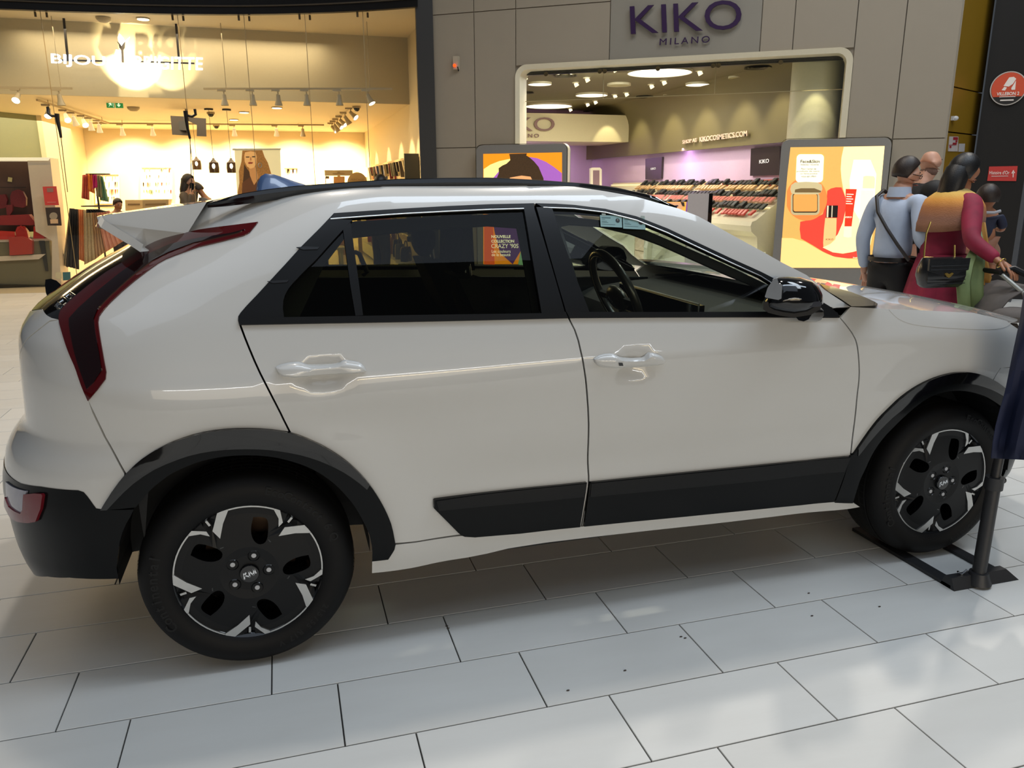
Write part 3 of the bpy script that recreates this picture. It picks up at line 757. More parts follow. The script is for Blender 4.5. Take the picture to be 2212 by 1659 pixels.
# ------------------------------------------------------------------ wheels
def pc(r, a): a = math.radians(a); return (r * math.cos(a), r * math.sin(a))
def arc(r, a0, a1, n): return [pc(r, a0 + (a1 - a0) * i / n) for i in range(n + 1)]
def make_wheel(xc, side):
    wh = empty('wheel', (xc, 0, .334), parent=body)
    s = side   # -1 near side
    yo = .885
    def Y(h): return s * (yo - h)            # h = depth inwards from the rim's outer plane
    def bl(mb, nm, mt, par=wh, sm=False):
        return mb.build(nm, mt, par, sm)
    # tyre
    prof = [(.222, .008), (.230, -.004), (.243, -.012), (.262, -.018), (.285, -.017), (.303, -.008), (.316, .004), (.325, .018), (.3305, .034), (.333, .055), (.334, .075), (.334, .10), (.334, .125), (.334, .15), (.333, .17), (.329, .19), (.318, .205), (.29, .218), (.26, .215), (.225, .20)]
    mb = MB(); mb.lathe([(r, Y(h)) for r, h in prof], axis='y', n=96); ty = mb.build('tyre', RUBBER, wh, True)
    # sidewall shoulder blocks and tread sipes
    mb = MB()
    for k in range(72):
        a = 2 * PI * k / 72; ca, sa = math.cos(a), math.sin(a); t = Vector((-sa, 0, ca)); r_ = Vector((ca, 0, sa))
        for (r0, h0), (r1, h1) in (((.318, .010), (.3318, .040)), ((.3342, .050), (.3342, .088)), ((.3342, .125), (.3342, .165))):
            p = r_ * r0 + Vector((0, Y(h0), 0)); q = r_ * r1 + Vector((0, Y(h1), 0)); w_ = t * .0022
            mb.add([p - w_, p + w_, q + w_, q - w_], [(0, 1, 2, 3)])
    mb.build('tread_blocks', TREAD, wh, fix=False)['kind'] = 'stuff'
    mb = MB()
    for h in (.047, .078, .112, .145):
        mb.lathe([(.3343, Y(h)), (.3343, Y(h + .008))], axis='y', n=72)
    mb.build('tread_groove', TREAD, wh, fix=False)
    # raised sidewall lettering
    def arctext(txt, r, mid_deg, size, spacing, flip=False):
        cu_all = MB()
        n = len(txt)
        for i, ch in enumerate(txt):
            if ch == ' ': continue
            a = mid_deg + (-(i - (n - 1) / 2) * spacing) * (1 if s < 0 else -1)
            ra = math.radians(a); P = Vector((r * math.cos(ra), Y(-.0165), r * math.sin(ra)))
            up = Vector((math.cos(ra), 0, math.sin(ra))); n_ = Vector((0, s, 0)); rt = up.cross(n_)
            M = frame_m(P, rt, up)
            t_ = textmesh('x', ch, size, M, TREAD, None, .0015, align='CENTER', bold=.001)
            cu_all.add([v.co for v in t_.data.vertices], [tuple(p.vertices) for p in t_.data.polygons])
            bpy.data.objects.remove(t_)
        cu_all.build('sidewall_lettering', TREAD, wh, fix=False)
    if s < 0:
        arctext('EcoContact 6 Q', .272, 47, .036, 4.2)
        arctext('Continental', .268, 186, .044, 5.0)
        arctext('215/55 R17 V', .262, -53, .026, 3.6)
    # barrel, brake, backing
    mb = MB(); mb.lathe([(.232, Y(.0)), (.228, Y(-.003)), (.220, Y(.006)), (.212, Y(.02)), (.205, Y(.06)), (.200, Y(.18))], axis='y', n=64); mb.build('rim_barrel', GLOSSB, wh, True)
    mb = MB(); mb.lathe([(.0, Y(.115)), (.145, Y(.115)), (.145, Y(.13)), (0, Y(.13))], axis='y', n=48); mb.build('brake_disc', BRAKE, wh, False)
    mb = MB(); mb.lathe([(.0, Y(.17)), (.20, Y(.17))], axis='y', n=32); mb.build('brake_shield', DARK, wh, False)
    # rim face with five slots, as a disc with chiral openings
    slots = []
    for k in range(5):
        o = 72 * k
        slots.append([pc(.187, 82 + o), pc(.190, 75 + o), pc(.187, 69 + o), pc(.170, 66 + o), pc(.150, 63.5 + o), pc(.125, 60 + o), pc(.108, 61 + o), pc(.100, 68 + o), pc(.106, 77 + o), pc(.127, 83 + o), pc(.155, 84 + o)])
    gaps = []
    outer = arc(.224, 0, 357.5, 143)
    V = [Vector(p) for p in outer]; E = [(i, (i + 1) % len(V)) for i in range(len(V))]
    for sl_ in slots:
        n0 = len(V); sl2 = smooth_line(sl_ + [sl_[0]], 1)[:-1]
        V += [Vector(p) for p in sl2]; E += [(n0 + i, n0 + (i + 1) % len(sl2)) for i in range(len(sl2))]
    for r in (.03, .06, .09, .2, .21):
        m = 24 if r < .1 else 60
        for i in range(m):
            p = pc(r, 360 * i / m + (3 if r < .1 else 0)); V.append(Vector(p))
    r_ = delaunay_2d_cdt(V, E, [], 1, 1e-6)
    def inside(p, poly):
        c = False; n = len(poly)
        for i in range(n):
            a, b = poly[i], poly[(i + 1) % n]
            if (a[1] > p[1]) != (b[1] > p[1]) and p[0] < a[0] + (p[1] - a[1]) * (b[0] - a[0]) / (b[1] - a[1]): c = not c
        return c
    sl_all = [smooth_line(q + [q[0]], 1)[:-1] for q in slots]
    keep = []
    for f in r_[2]:
        cx = sum(r_[0][i].x for i in f) / 3; cz = sum(r_[0][i].y for i in f) / 3
        if not any(inside((cx, cz), q) for q in sl_all): keep.append(f)
    r_ = (r_[0], None, keep)
    def hz(x, z):
        r = math.hypot(x, z); a = (math.degrees(math.atan2(z, x)) - 14 - 36) % 72 - 36   # petal axis at 86
        h = .004 if r > .2 else .004 - .010 * math.sin(min(1, (.2 - r) / .14) * PI / 2)
        if r < .07: h += .004
        if abs(a) > 33 and r > .12: h += .012
        return h
    def slot_drop(x, z): return 0
    mb = MB(); Vs = [(v.x, Y(hz(v.x, v.y)), v.y) for v in r_[0]]
    mb.add(Vs, [tuple(f) for f in r_[2]]); 
    sm_ = mb.build('rim_face', MATTEB, wh, False)
    # slot walls
    for sl_ in slots:
        mb = MB()
        sl2 = smooth_line(sl_ + [sl_[0]], 1)[:-1]; n = len(sl2)
        A = [(x, Y(hz(x, z)), z) for x, z in sl2]
        cx = sum(p[0] for p in sl2) / n; cz = sum(p[1] for p in sl2) / n
        B = [(cx + (x - cx) * .84, Y(.05), cz + (z - cz) * .84) for x, z in sl2]
        mb.grid([A, B], closed=True)
        mb.build('slot_wall', GLOSSB, wh, False)
    # machined accents and dashes
    def plate(mb, poly, h=-.001, d=.006):
        mb.prism(poly, lambda x, z: (x, Y(h - .001 + (.0)), z), lambda x, z: (x, Y(h + d), z))
    for k in range(5):
        o = 72 * k; mb = MB()
        A = [pc(.229, 109.8 + o), pc(.183, 122 + o), pc(.149, 121.2 + o), pc(.188, 110 + o), pc(.223, 101.8 + o)]
        plate(mb, A + arc(.229, 101.6 + o, 109.8 + o, 3)[:-1])
        plate(mb, arc(.2295, 66 + o, 102 + o, 12) + arc(.2225, 102 + o, 66 + o, 12))
        plate(mb, [pc(.2225, 66.3 + o), pc(.200, 59.5 + o), pc(.175, 55.4 + o), pc(.194, 54.2 + o), pc(.229, 62.0 + o), pc(.2295, 66.3 + o)])
        mb.build('rim_accent', SILVER, wh)
        mb = MB(); plate(mb, [pc(.229, 122.3 + o), pc(.199, 122.6 + o), pc(.1985, 120.6 + o), pc(.229, 120.5 + o)], h=.010)
        mb.build('rim_dash', SILVER, wh)
        mb = MB(); c_ = pc(.059, 73 + o - 0)
        mb.lathe([(.0, Y(-.003)), (.0075, Y(-.003)), (.0095, Y(.001)), (.0095, Y(.02))], c=(c_[0], 0, c_[1]), axis='y', n=12); mb.build('lug_nut', mat('nut_steel', (190, 190, 192), rough=.35, metal=.3), wh, False)
        mb = MB(); mb.lathe([(.0195, Y(-.002)), (.0175, Y(-.0045)), (.0150, Y(.0)), (.0145, Y(.015)), (0, Y(.015))], c=(c_[0], 0, c_[1]), axis='y', n=20); mb.build('lug_recess', GLOSSB, wh, True)
        # glossy dished scoop on the hub side of the slot
        mb = MB(); sc = [pc(.080, 66 + o), pc(.086, 58 + o), pc(.122, 53 + o), pc(.126, 58 + o), pc(.108, 61 + o), pc(.099, 70 + o), pc(.090, 76 + o)]
        plate(mb, sc, h=-.0025, d=.004); mb.build('slot_scoop', GLOSSB, wh)
    mb = MB(); mb.lathe([(0, Y(-.014)), (.028, Y(-.013)), (.0305, Y(-.009)), (.0305, Y(.01))], axis='y', n=32); mb.build('hub_cap', GLOSSB, wh, True)
    # maker's mark: the joined K I A strokes
    logo = MB()
    def strokes(org, right, up, sc, off, th=.0022):
        R_, U_ = Vector(right), Vector(up); N_ = R_.cross(U_)
        polys = [[(0, 0), (.055, 0), (.17, .34), (.21, .34), (.21, .30), (.36, .02), (.44, .02), (.60, .30), (.60, 0), (.66, 0), (.88, .36), (.88, .0), (.94, 0), (.94, .42), (.84, .42), (.67, .12), (.67, .42), (.56, .42), (.42, .14), (.28, .38), (.13, .38)]]
        out = MB()
        for a, b in (((0, 0), (.12, .36)), ((.09, .17), (.25, .36)), ((.13, .2), (.35, 0)), ((.35, 0), (.45, .36)), ((.45, .36), (.60, 0)), ((.60, 0), (.78, .36)), ((.78, .36), (.78, .04))):
            P = Vector(org) + R_ * (a[0] * sc) + U_ * (a[1] * sc); Q = Vector(org) + R_ * (b[0] * sc) + U_ * (b[1] * sc)
            d = (Q - P).normalized(); n_ = N_.cross(d) * th
            e = d * th * .4
            out.prism([(0, 0), (1, 0), (1, 1), (0, 1)], lambda u, v: (P - e).lerp(Q + e, u) + n_ * (v * 2 - 1) + N_ * off, lambda u, v: (P - e).lerp(Q + e, u) + n_ * (v * 2 - 1) + N_ * (off - .001))
        return out
    al = math.radians(20); rt = Vector((math.cos(al), 0, math.sin(al))) * 1.0; up = Vector((-math.sin(al), 0, math.cos(al)))
    if s > 0: rt = -rt; up = Vector((math.sin(al), 0, math.cos(al))); rt = Vector((-math.cos(al), 0, math.sin(al)))
    strokes(Vector((0, Y(-.0145), 0)) - rt * .020 - up * .008, rt, up, .05, .0).build('emblem', CHROME, wh)
    make_wheel.strokes = strokes
    return wh
for xc in (0, 2.72):
    for s_ in (-1, 1): make_wheel(xc, s_)
# wheel housings
for xc in (0, 2.72):
    for s_ in (-1, 1):
        mb = MB(); rows = []
        for i in range(25):
            a = math.radians(-4 + 188 * i / 24); r = .385
            rows.append([(xc + r * math.cos(a), s_ * y, .36 + r * math.sin(a)) for y in (.855, .62)] + [(xc, s_ * .60, .36)])
        mb.grid(rows); mb.build('wheel_housing', DARK, body)
# ------------------------------------------------------------------ handles, mirror, cabin
def handle(pts_top, pts_bot, par, sensor=None):
    """raised grip: cross-sections between an upper and a lower photographed outline"""
    n = 26; A = rs(pts_top, n); B = rs(pts_bot, n)
    rows = []
    for i in range(n):
        t = i / (n - 1); a = on_s(*A[i]); b = on_s(*B[i]); 
        h = .030 * math.sin(PI * min(1, max(0, .06 + .88 * t))) ** .45
        o = np.array([0, -1, 0]); r = []
        for k, (v, hh) in enumerate(((0, .0), (.05, .6), (.25, .95), (.5, 1.0), (.8, .9), (.97, .5), (1, 0))):
            r.append(a + (b - a) * v + o * (h * hh + .001))
        rows.append(r)
    mb = MB(); mb.grid(rows); h_ = mb.build('door_handle', PAINT, par, True)
    return h_
s1 = lambda p: (560 + p[0] / 7.373, 740 + p[1] / 7.373)
h1 = handle([s1(p) for p in ((265,385),(330,345),(480,312),(640,300),(700,320),(770,345),(960,345),(1180,335),(1290,310),(1345,270),(1480,285),(1600,310),(1660,350),(1700,430))],
            [s1(p) for p in ((268,400),(300,490),(370,535),(560,555),(740,535),(900,515),(1100,500),(1300,495),(1500,492),(1640,475),(1698,440))], rear_door)
s2 = lambda p: (1250 + p[0] / 8.848, 730 + p[1] / 8.848)
h2 = handle([s2(p) for p in ((280,395),(350,340),(480,300),(640,290),(700,320),(800,365),(1000,372),(1200,362),(1270,330),(1300,268),(1420,280),(1560,330),(1630,420))],
            [s2(p) for p in ((285,410),(330,500),(420,550),(640,570),(850,555),(1100,545),(1300,535),(1500,515),(1600,495),(1632,440))], front_door)
mb = MB(); f = [s2(p) for p in ((695,438),(765,438),(780,495),(708,497))]
P = [on_s(*p) + np.array([0, -.0325, 0]) for p in f]; mb.add(P + [p + np.array([0, .004, 0]) for p in P], [(0, 1, 2, 3), (0, 4, 5, 1), (1, 5, 6, 2), (2, 6, 7, 3), (3, 7, 4, 0)]); mb.build('handle_sensor', GLOSSB, front_door)
for o in (h1, h2): mirror_y(o, body)

# near-side wing mirror
def mirror_unit(side):
    DM = at_depth(1715, 645, 2.63)
    root = empty('wing_mirror', (0, 0, 0), parent=body)
    # housing rows: front outline at the outer face
    out = [(1678,597),(1700,596),(1730,599),(1755,607),(1770,620),(1778,638),(1779,655),(1772,668),(1752,680),(1715,686),(1685,682),(1660,676),(1648,668),(1646,655),(1652,640),(1660,620),(1668,603)]
    D0, D1 = 2.72, 2.50
    base = [np.array(at_depth(x, y, D0 + .06)) for x, y in out]; cen = sum(base) / len(base)
    rows = []
    for k, (dd, sc_) in enumerate(((.16, .93), (.08, 1.0), (.0, .99), (-.05, .93), (-.085, .80), (-.105, .55), (-.115, .2))):
        r = []
        for (x, y) in out:
            cx_, cy_ = 1716, 642
            p = at_depth(cx_ + (x - cx_) * sc_, cy_ + (y - cy_) * sc_, D0 + dd)
            r.append(p)
        rows.append(r)
    mb = MB(); mb.grid(rows, closed=True); mb.add(rows[-1], [tuple(range(len(out)))]); mb.add(rows[0], [tuple(range(len(out)))])
    a = mb.build('mirror_housing', GLOSSB, root, True)
    gl = [(1671,603),(1679,601),(1681,611),(1690,615),(1688,645),(1681,648),(1655,643),(1652,641),(1658,622)]
    mb = MB(); mb.prism(gl, lambda x, y: at_depth(x, y, D0 - .128), lambda x, y: at_depth(x, y, D0 - .02))
    b = mb.build('mirror_glass', mat('mirror_face', (176, 178, 180), rough=.12, metal=.6), root)
    lw = [(1650,652),(1690,654),(1740,660),(1776,655),(1772,668),(1752,680),(1715,686),(1685,682),(1660,676),(1648,668)]
    mb = MB(); mb.prism(lw, lambda x, y: at_depth(x, y, D0 - .085), lambda x, y: at_depth(x, y, D0 + .10)); c = mb.build('mirror_skirt', MATTEB, root)
    tr_ = [(1685,655),(1720,655),(1770,651),(1777,656),(1772,662),(1740,665),(1715,662)]
    mb = MB(); mb.prism(tr_, lambda x, y: at_depth(x, y, D0 - .095), lambda x, y: at_depth(x, y, D0)); mb.build('indicator_strip', mat('indicator_smoke', (60, 60, 64), rough=.1, coat=.5), root)
    mb = MB(); mb.tube([at_depth(1735, 676, D0 + .02), at_depth(1762, 678, D0 + .12)], .03); mb.build('mirror_arm', GLOSSB, root, True)
    return root
wm = mirror_unit(-1)
def mirror_tree(root):
    r = bpy.data.objects.new(root.name.split('.')[0], None); COL.objects.link(r); r.parent = body
    for ch in root.children: mirror_y(ch, r)
    return r
mirror_tree(wm)
# cabin: inner door skins, floor, headliner, seats, dashboard, wheel
def inner(poly, nm):
    panel(nm, poly, DARK, body, off=-.05, depth=.01, step=.06, esc=.05)
inner([(-.30, .45), (-.30, 1.05), (.04, 1.105), (1.06, 1.075), (2.20, 1.03), (2.25, .50), (2.2, .30), (.52, .30), (.46, .50), (.3, .75), (0, .83), (-.25, .72)], 'door_lining')
# pillar linings and roof rail linings (dark band inside the side glass)
pl = [p for p in rtop_r] 
inner(u_([(724,462),(1152,440),(1374,468),(1575,557),(1796,665),(1762,668),(1690,640),(1642,607),(1575,578),(1508,547),(1441,516),(1374,490),(1307,473),(1240,468),(1190,478),(1160,478),(1060,470),(968,476),(870,484),(765,496)]), 'roof_lining_edge')
inner(u_([(1120,455),(1215,455),(1280,676),(1160,678)]), 'pillar_lining')
inner(u_([(724,462),(765,470),(700,560),(640,690),(514,690)]), 'pillar_lining')
mb = MB(); mb.box(.50, 2.2, -.78, .78, .24, .30); mb.box(-.45, .50, -.55, .55, .34, .40); mb.box(-.50, -.25, -.50, .50, .36, .93); mb.build('cabin_floor', DARK, body)
mb = MB()
rows = []
for x, z in zip(np.linspace(-.25, 1.52, 12), [1.36, 1.42, 1.46, 1.475, 1.48, 1.485, 1.485, 1.485, 1.48, 1.475, 1.46, 1.43]):
    rows.append([(x, y, z - .05 * (y / .6) ** 2) for y in np.linspace(-.6, .6, 9)])
mb.grid(rows); mb.build('headliner', DARK, body)
def seat(x, y, rear=False):
    s = empty('seat', (x, y, 0), parent=body)
    w = .25 if not rear else .30
    mb = MB(); rows = []
    for i, (xx, z, th) in enumerate(((-.02, .62, .10), (.12, .60, .12), (.35, .62, .12), (.50, .64, .09))):
        rows.append([(xx, -w, z - .16), (xx, -w, z), (xx, -w * .7, z + .03), (xx, 0, z + .01), (xx, w * .7, z + .03), (xx, w, z), (xx, w, z - .16)])
    mb.grid(rows); mb.build('cushion', FABRIC, s, True)
    mb = MB(); rows = []
    for t in np.linspace(0, 1, 7):
        xx = -.02 - .24 * t; z = .62 + (.40 if rear else .58) * t; ww = w * (1.0 if t < .6 else 1.0 - .35 * (t - .6) / .4)
        rows.append([(xx - .06, -ww * .9, z), (xx + .05, -ww, z), (xx + .03, -ww * .6, z), (xx + .02, 0, z), (xx + .03, ww * .6, z), (xx + .05, ww, z), (xx - .06, ww * .9, z)])
    mb.grid(rows, closed=True); mb.add(rows[-1], [tuple(range(7))]); mb.build('backrest', FABRIC, s, True)
    zh_ = 1.10 if rear else 1.29
    mb = MB(); mb.ball((-.29 if not rear else -.22, 0, zh_), (.055, .13, .085), 14, 8); mb.build('headrest', FABRIC, s, True)
    mb = MB(); zz_ = 1.0 if rear else 1.18; mb.tube([(-.25, -.05, zz_), (-.26, -.05, zz_ + .08)], .007); mb.tube([(-.25, .05, zz_), (-.26, .05, zz_ + .08)], .007); mb.build('headrest_post', CHROME, s, True)
    return s
for x, y, r in ((1.10, -.37, False), (1.10, .37, False), (.25, -.36, True), (.25, .36, True)): seat(x, y, r)
mb = MB(); rows = []
for y in np.linspace(-.72, .72, 17):
    rows.append([(1.66, y, .62), (1.68, y, .86), (1.72, y, .95), (1.80, y, .985), (2.0, y, 1.01), (2.30, y, 1.035 - .01 * abs(y)), (2.45, y, 1.03)])
mb.grid(rows); dash = mb.build('dashboard', DARK, body, True)
mb = MB(); mb.box(1.70, 1.73, -.62, .12, .965, 1.075); mb.build('display_screen', GLOSSB, dash)
mb = MB(); mb.tube([(1.705, -.62, .96), (1.705, -.62, 1.08), (1.705, .12, 1.08), (1.705, .12, .96)], .004, closed=True); mb.build('display_trim', SILVER, dash)
mb = MB(); mb.tube([(1.74, -.70, 1.0), (1.74, -.5, 1.003)], .003); mb.build('vent_trim', SILVER, dash)
# speaker grille with bright outline on top of the dashboard
sg = [on_z(x, y, 1.02) for x, y in ((1410,595),(1455,583),(1510,590),(1450,602))]
mb = MB(); mb.tube(sg, .0025, closed=True); mb.build('speaker_trim', SILVER, dash)
mb = MB(); mb.add([p + np.array([0, 0, .001]) for p in sg], [(0, 1, 2, 3)]); mb.build('speaker_grille', mat('speaker_mesh', (40, 48, 48), rough=.5), dash)
# steering wheel
swc = on_y(1330, 634, -.37); 
sw = empty('steering_wheel', tuple(swc), parent=body); sw.rotation_euler = (0, math.radians(-24), 0)
mb = MB(); mb.tube([(0, .185 * math.cos(a), .18 * math.sin(a)) for a in [2 * PI * i / 40 for i in range(40)]], .0165, closed=True); mb.build('wheel_rim', mat('steering_leather', (30, 28, 24), rough=.4, coat=.3), sw, True)
mb = MB(); mb.tube([(-.014, .178 * math.cos(a), .172 * math.sin(a)) for a in [2 * PI * i / 40 for i in range(40)]], .003, closed=True); mb.build('rim_highlight', mat('satin_trim', (90, 84, 70), rough=.3, metal=.5), sw, True)
mb = MB(); mb.ball((.0, 0, -.02), (.03, .085, .055), 16, 8); mb.build('wheel_boss', mat('boss_plastic', (40, 38, 30), rough=.35), sw, True)
mb = MB(); mb.box(-.008, .008, -.17, .17, -.035, -.008); mb.box(-.008, .008, -.02, .02, -.17, -.04); mb.build('spoke', DARK, sw)
st = make_wheel.strokes((-.034, .035, -.025), (0, -1, 0), (0, 0, 1), .07, .0, .0022); st.build('emblem', CHROME, sw)
# driver's quarter, rear view mirror
mb = MB(); mb.box(-.01, .015, -.12, .12, -.035, .035); o = mb.build('rear_view_mirror', GLOSSB, body); o.location = (1.60, .0, 1.375)
mb = MB(); mb.tube([(1.61, 0, 1.38), (1.68, 0, 1.43)], .015); mb.build('mirror_stalk', DARK, body, True)
# grab handle seen through the rear window
mb = MB(); gh = [at_depth(768, 545, 3.9), at_depth(776, 548, 3.88), at_depth(793, 588, 3.88), at_depth(785, 593, 3.9)]
mb.tube(gh, .012); mb.build('grab_handle', DARK, body, True)
# two business cards held to the top of the driver's window
CARD = mat('pale_blue_card', (138, 172, 172), rough=.6); CARDT = mat('card_print', (70, 100, 105), rough=.6)
t_ = lambda a, b: (1200 + a / 4.424, 460 + b / 4.424)
for k, (q_, lab) in enumerate((([(423,18),(630,25),(635,138),(430,128)], 'pale blue visiting card on the left of two cards in driver window'), ([(640,32),(850,45),(858,158),(645,148)], 'pale blue visiting card on the right of two cards in driver window'))):
    P = [on_s(*t_(*p), -.001) + np.array([0, -.003, 0]) for p in q_]
    r = empty('visiting_card', tuple(P[0]), label=lab, cat='card'); O = P[0]
    mb = MB(); mb.add([p - O for p in P] + [p - O + np.array([0, .0008, 0]) for p in P], [(0, 1, 2, 3), (7, 6, 5, 4), (0, 4, 5, 1), (1, 5, 6, 2), (2, 6, 7, 3), (3, 7, 4, 0)]); mb.build('card', CARD, r)
    bl_ = lambda u, v: (P[0] * (1 - u) * (1 - v) + P[1] * u * (1 - v) + P[2] * u * v + P[3] * (1 - u) * v) - O + np.array([0, -.0006, 0])
    for (u0, u1, v0, v1) in ((.06, .48, .18, .25), (.06, .22, .34, .37), (.06, .3, .50, .53), (.06, .36, .60, .63), (.06, .68, .76, .79)):
        mb = MB(); mb.add([bl_(u0, v0), bl_(u1, v0), bl_(u1, v1), bl_(u0, v1)], [(0, 1, 2, 3)]); mb.build('printed_line', CARDT, r)
    mb = MB(); cc = [bl_(.80 + .10 * math.cos(a), .42 + .19 * math.sin(a)) for a in [2 * PI * i / 20 for i in range(20)]]; mb.add(cc, [tuple(range(20))]); mb.build('portrait', mat('card_portrait', (38, 44, 44), rough=.6), r)
    mb = MB(); cc = [bl_(.80 + .035 * math.cos(a), .36 + .08 * math.sin(a)) + np.array([0, -.0004, 0]) for a in [2 * PI * i / 12 for i in range(12)]]; mb.add(cc, [tuple(range(12))]); mb.build('portrait_face', mat('card_face', (120, 120, 110), rough=.6), r)
    for u0 in (.08, .82):
        mb = MB(); mb.add([bl_(u0, -.16), bl_(u0 + .18, -.16), bl_(u0 + .18, .05), bl_(u0, .05)], [(0, 1, 2, 3)]); mb.build('tape', mat('card_tape', (150, 160, 150), rough=.4), r)
# ------------------------------------------------------------------ floor of 60 x 30 cm tiles
def tile_mat():
    m = bpy.data.materials.new('stone_tile'); m.use_nodes = True; nt = m.node_tree; b = nt.nodes['Principled BSDF']
    g = nt.nodes.new('ShaderNodeNewGeometry'); tc = nt.nodes.new('ShaderNodeTexCoord')
    mp = nt.nodes.new('ShaderNodeMapping'); mp.inputs['Scale'].default_value = (1.2, 4.5, 1)
    nt.links.new(g.outputs['Position'], mp.inputs[0])
    n1 = nt.nodes.new('ShaderNodeTexNoise'); n1.inputs['Scale'].default_value = 2.2; n1.inputs['Detail'].default_value = 6; nt.links.new(mp.outputs[0], n1.inputs[0])
    n2 = nt.nodes.new('ShaderNodeTexNoise'); n2.inputs['Scale'].default_value = 160; nt.links.new(g.outputs['Position'], n2.inputs[0])
    oi = nt.nodes.new('ShaderNodeObjectInfo')
    ad = nt.nodes.new('ShaderNodeMath'); ad.operation = 'ADD'; nt.links.new(g.outputs['Random Per Island'], ad.inputs[0]); nt.links.new(oi.outputs['Random'], ad.inputs[1])
    fr = nt.nodes.new('ShaderNodeMath'); fr.operation = 'FRACT'; nt.links.new(ad.outputs[0], fr.inputs[0])
    r = nt.nodes.new('ShaderNodeValToRGB'); r.color_ramp.elements[0].color = lin((200, 198, 192)); r.color_ramp.elements[1].color = lin((218, 217, 212))
    m1 = nt.nodes.new('ShaderNodeMath'); m1.operation = 'MULTIPLY_ADD'; m1.inputs[1].default_value = .45; nt.links.new(fr.outputs[0], m1.inputs[0])
    m2 = nt.nodes.new('ShaderNodeMath'); m2.operation = 'MULTIPLY'; m2.inputs[1].default_value = .6; nt.links.new(n1.outputs['Fac'], m2.inputs[0]); nt.links.new(m2.outputs[0], m1.inputs[2])
    nt.links.new(m1.outputs[0], r.inputs[0]); nt.links.new(r.outputs[0], b.inputs['Base Color'])
    rr = nt.nodes.new('ShaderNodeMapRange'); rr.inputs['To Min'].default_value = .45; rr.inputs['To Max'].default_value = .50; nt.links.new(n1.outputs['Fac'], rr.inputs[0]); nt.links.new(rr.outputs[0], b.inputs['Roughness'])
    bp = nt.nodes.new('ShaderNodeBump'); bp.inputs['Strength'].default_value = .12; bp.inputs['Distance'].default_value = .004
    mp2 = nt.nodes.new('ShaderNodeMapping'); mp2.inputs['Scale'].default_value = (9, 38, 1); nt.links.new(g.outputs['Position'], mp2.inputs[0])
    n3 = nt.nodes.new('ShaderNodeTexNoise'); n3.inputs['Scale'].default_value = 1.4; n3.inputs['Detail'].default_value = 5; nt.links.new(mp2.outputs[0], n3.inputs[0])
    nt.links.new(n3.outputs['Fac'], bp.inputs['Height']); nt.links.new(bp.outputs[0], b.inputs['Normal'])
    return m
TILE = tile_mat(); GROUT = mat('tile_joint', (52, 50, 48), rough=.9)
floor = raw('floor', [(-16, -12, -.006), (18, -12, -.006), (18, 24, -.006), (-16, 24, -.006)], [(0, 1, 2, 3)], GROUT); setp(floor, kind='structure')
tl, tw, gp = .60, .30, .0022
cells = []
for r in range(-66, 14):
    y1 = -.1602 - r * tw; y0 = y1 - tw; o = .243 + .2 * r
    k0 = int(math.floor((-13.0 - o) / tl)); k1 = int(math.ceil((13.0 - o) / tl))
    for k in range(k0, k1):
        x0 = o + k * tl; cx, cy = x0 + tl / 2, (y0 + y1) / 2
        d = np.array([cx, cy, 0]) - CAM; z = d @ CF
        area_ = 0; vis = False
        if z > .6:
            px = 1106 + FPX * (d @ CR) / z; py = 829.5 - FPX * (d @ CU) / z
            vis = -260 < px < 2470 and 380 < py < 1950
            area_ = 1 / z ** 3
            # hidden behind the car body?
        if cy > 12: continue
        cells.append((-(area_ if vis else -1 / (1 + abs(z))), x0, y0))
def hidden(x0, y0):
    # wholly behind the car's flank as seen from the camera
    for (x, y) in ((x0, y0), (x0 + tl, y0), (x0, y0 + tw), (x0 + tl, y0 + tw)):
        t = (-.9 - CAM[1]) / (y - CAM[1]) if y > -.9 else None
        if t is None: return False
        X = CAM[0] + (x - CAM[0]) * t; Z = CAM[2] * (1 - t)
        if not (-.45 < X < 2.9 and Z > .30): return False
    return True
cells = [((a if not hidden(x, y) else abs(a) + 1), x, y) for a, x, y in cells]
cells.sort()
def tv(x0, y0):
    x1 = x0 + tl - gp; y1 = y0 + tw - gp; b_ = .0012
    return [(x0 + gp, y0 + gp, -.006), (x1, y0 + gp, -.006), (x1, y1, -.006), (x0 + gp, y1, -.006),
            (x0 + gp, y0 + gp, -b_), (x1, y0 + gp, -b_), (x1, y1, -b_), (x0 + gp, y1, -b_),
            (x0 + gp + b_, y0 + gp + b_, 0), (x1 - b_, y0 + gp + b_, 0), (x1 - b_, y1 - b_, 0), (x0 + gp + b_, y1 - b_, 0)]
TF = [(8, 9, 10, 11), (0, 1, 5, 4), (1, 2, 6, 5), (2, 3, 7, 6), (3, 0, 4, 7), (4, 5, 9, 8), (5, 6, 10, 9), (6, 7, 11, 10), (7, 4, 8, 11)]
tme = bpy.data.meshes.new('tile'); tme.from_pydata(tv(0, 0), [], TF); tme.materials.append(TILE)
for a, x, y in cells[:295]:
    o = bpy.data.objects.new('tile', tme); COL.objects.link(o); o.parent = floor; o.location = (x, y, 0)
mb = MB()
for a, x, y in cells[295:]: mb.add(tv(x, y), TF)
o = mb.build('tile_field', TILE, floor, fix=False); o['kind'] = 'stuff'
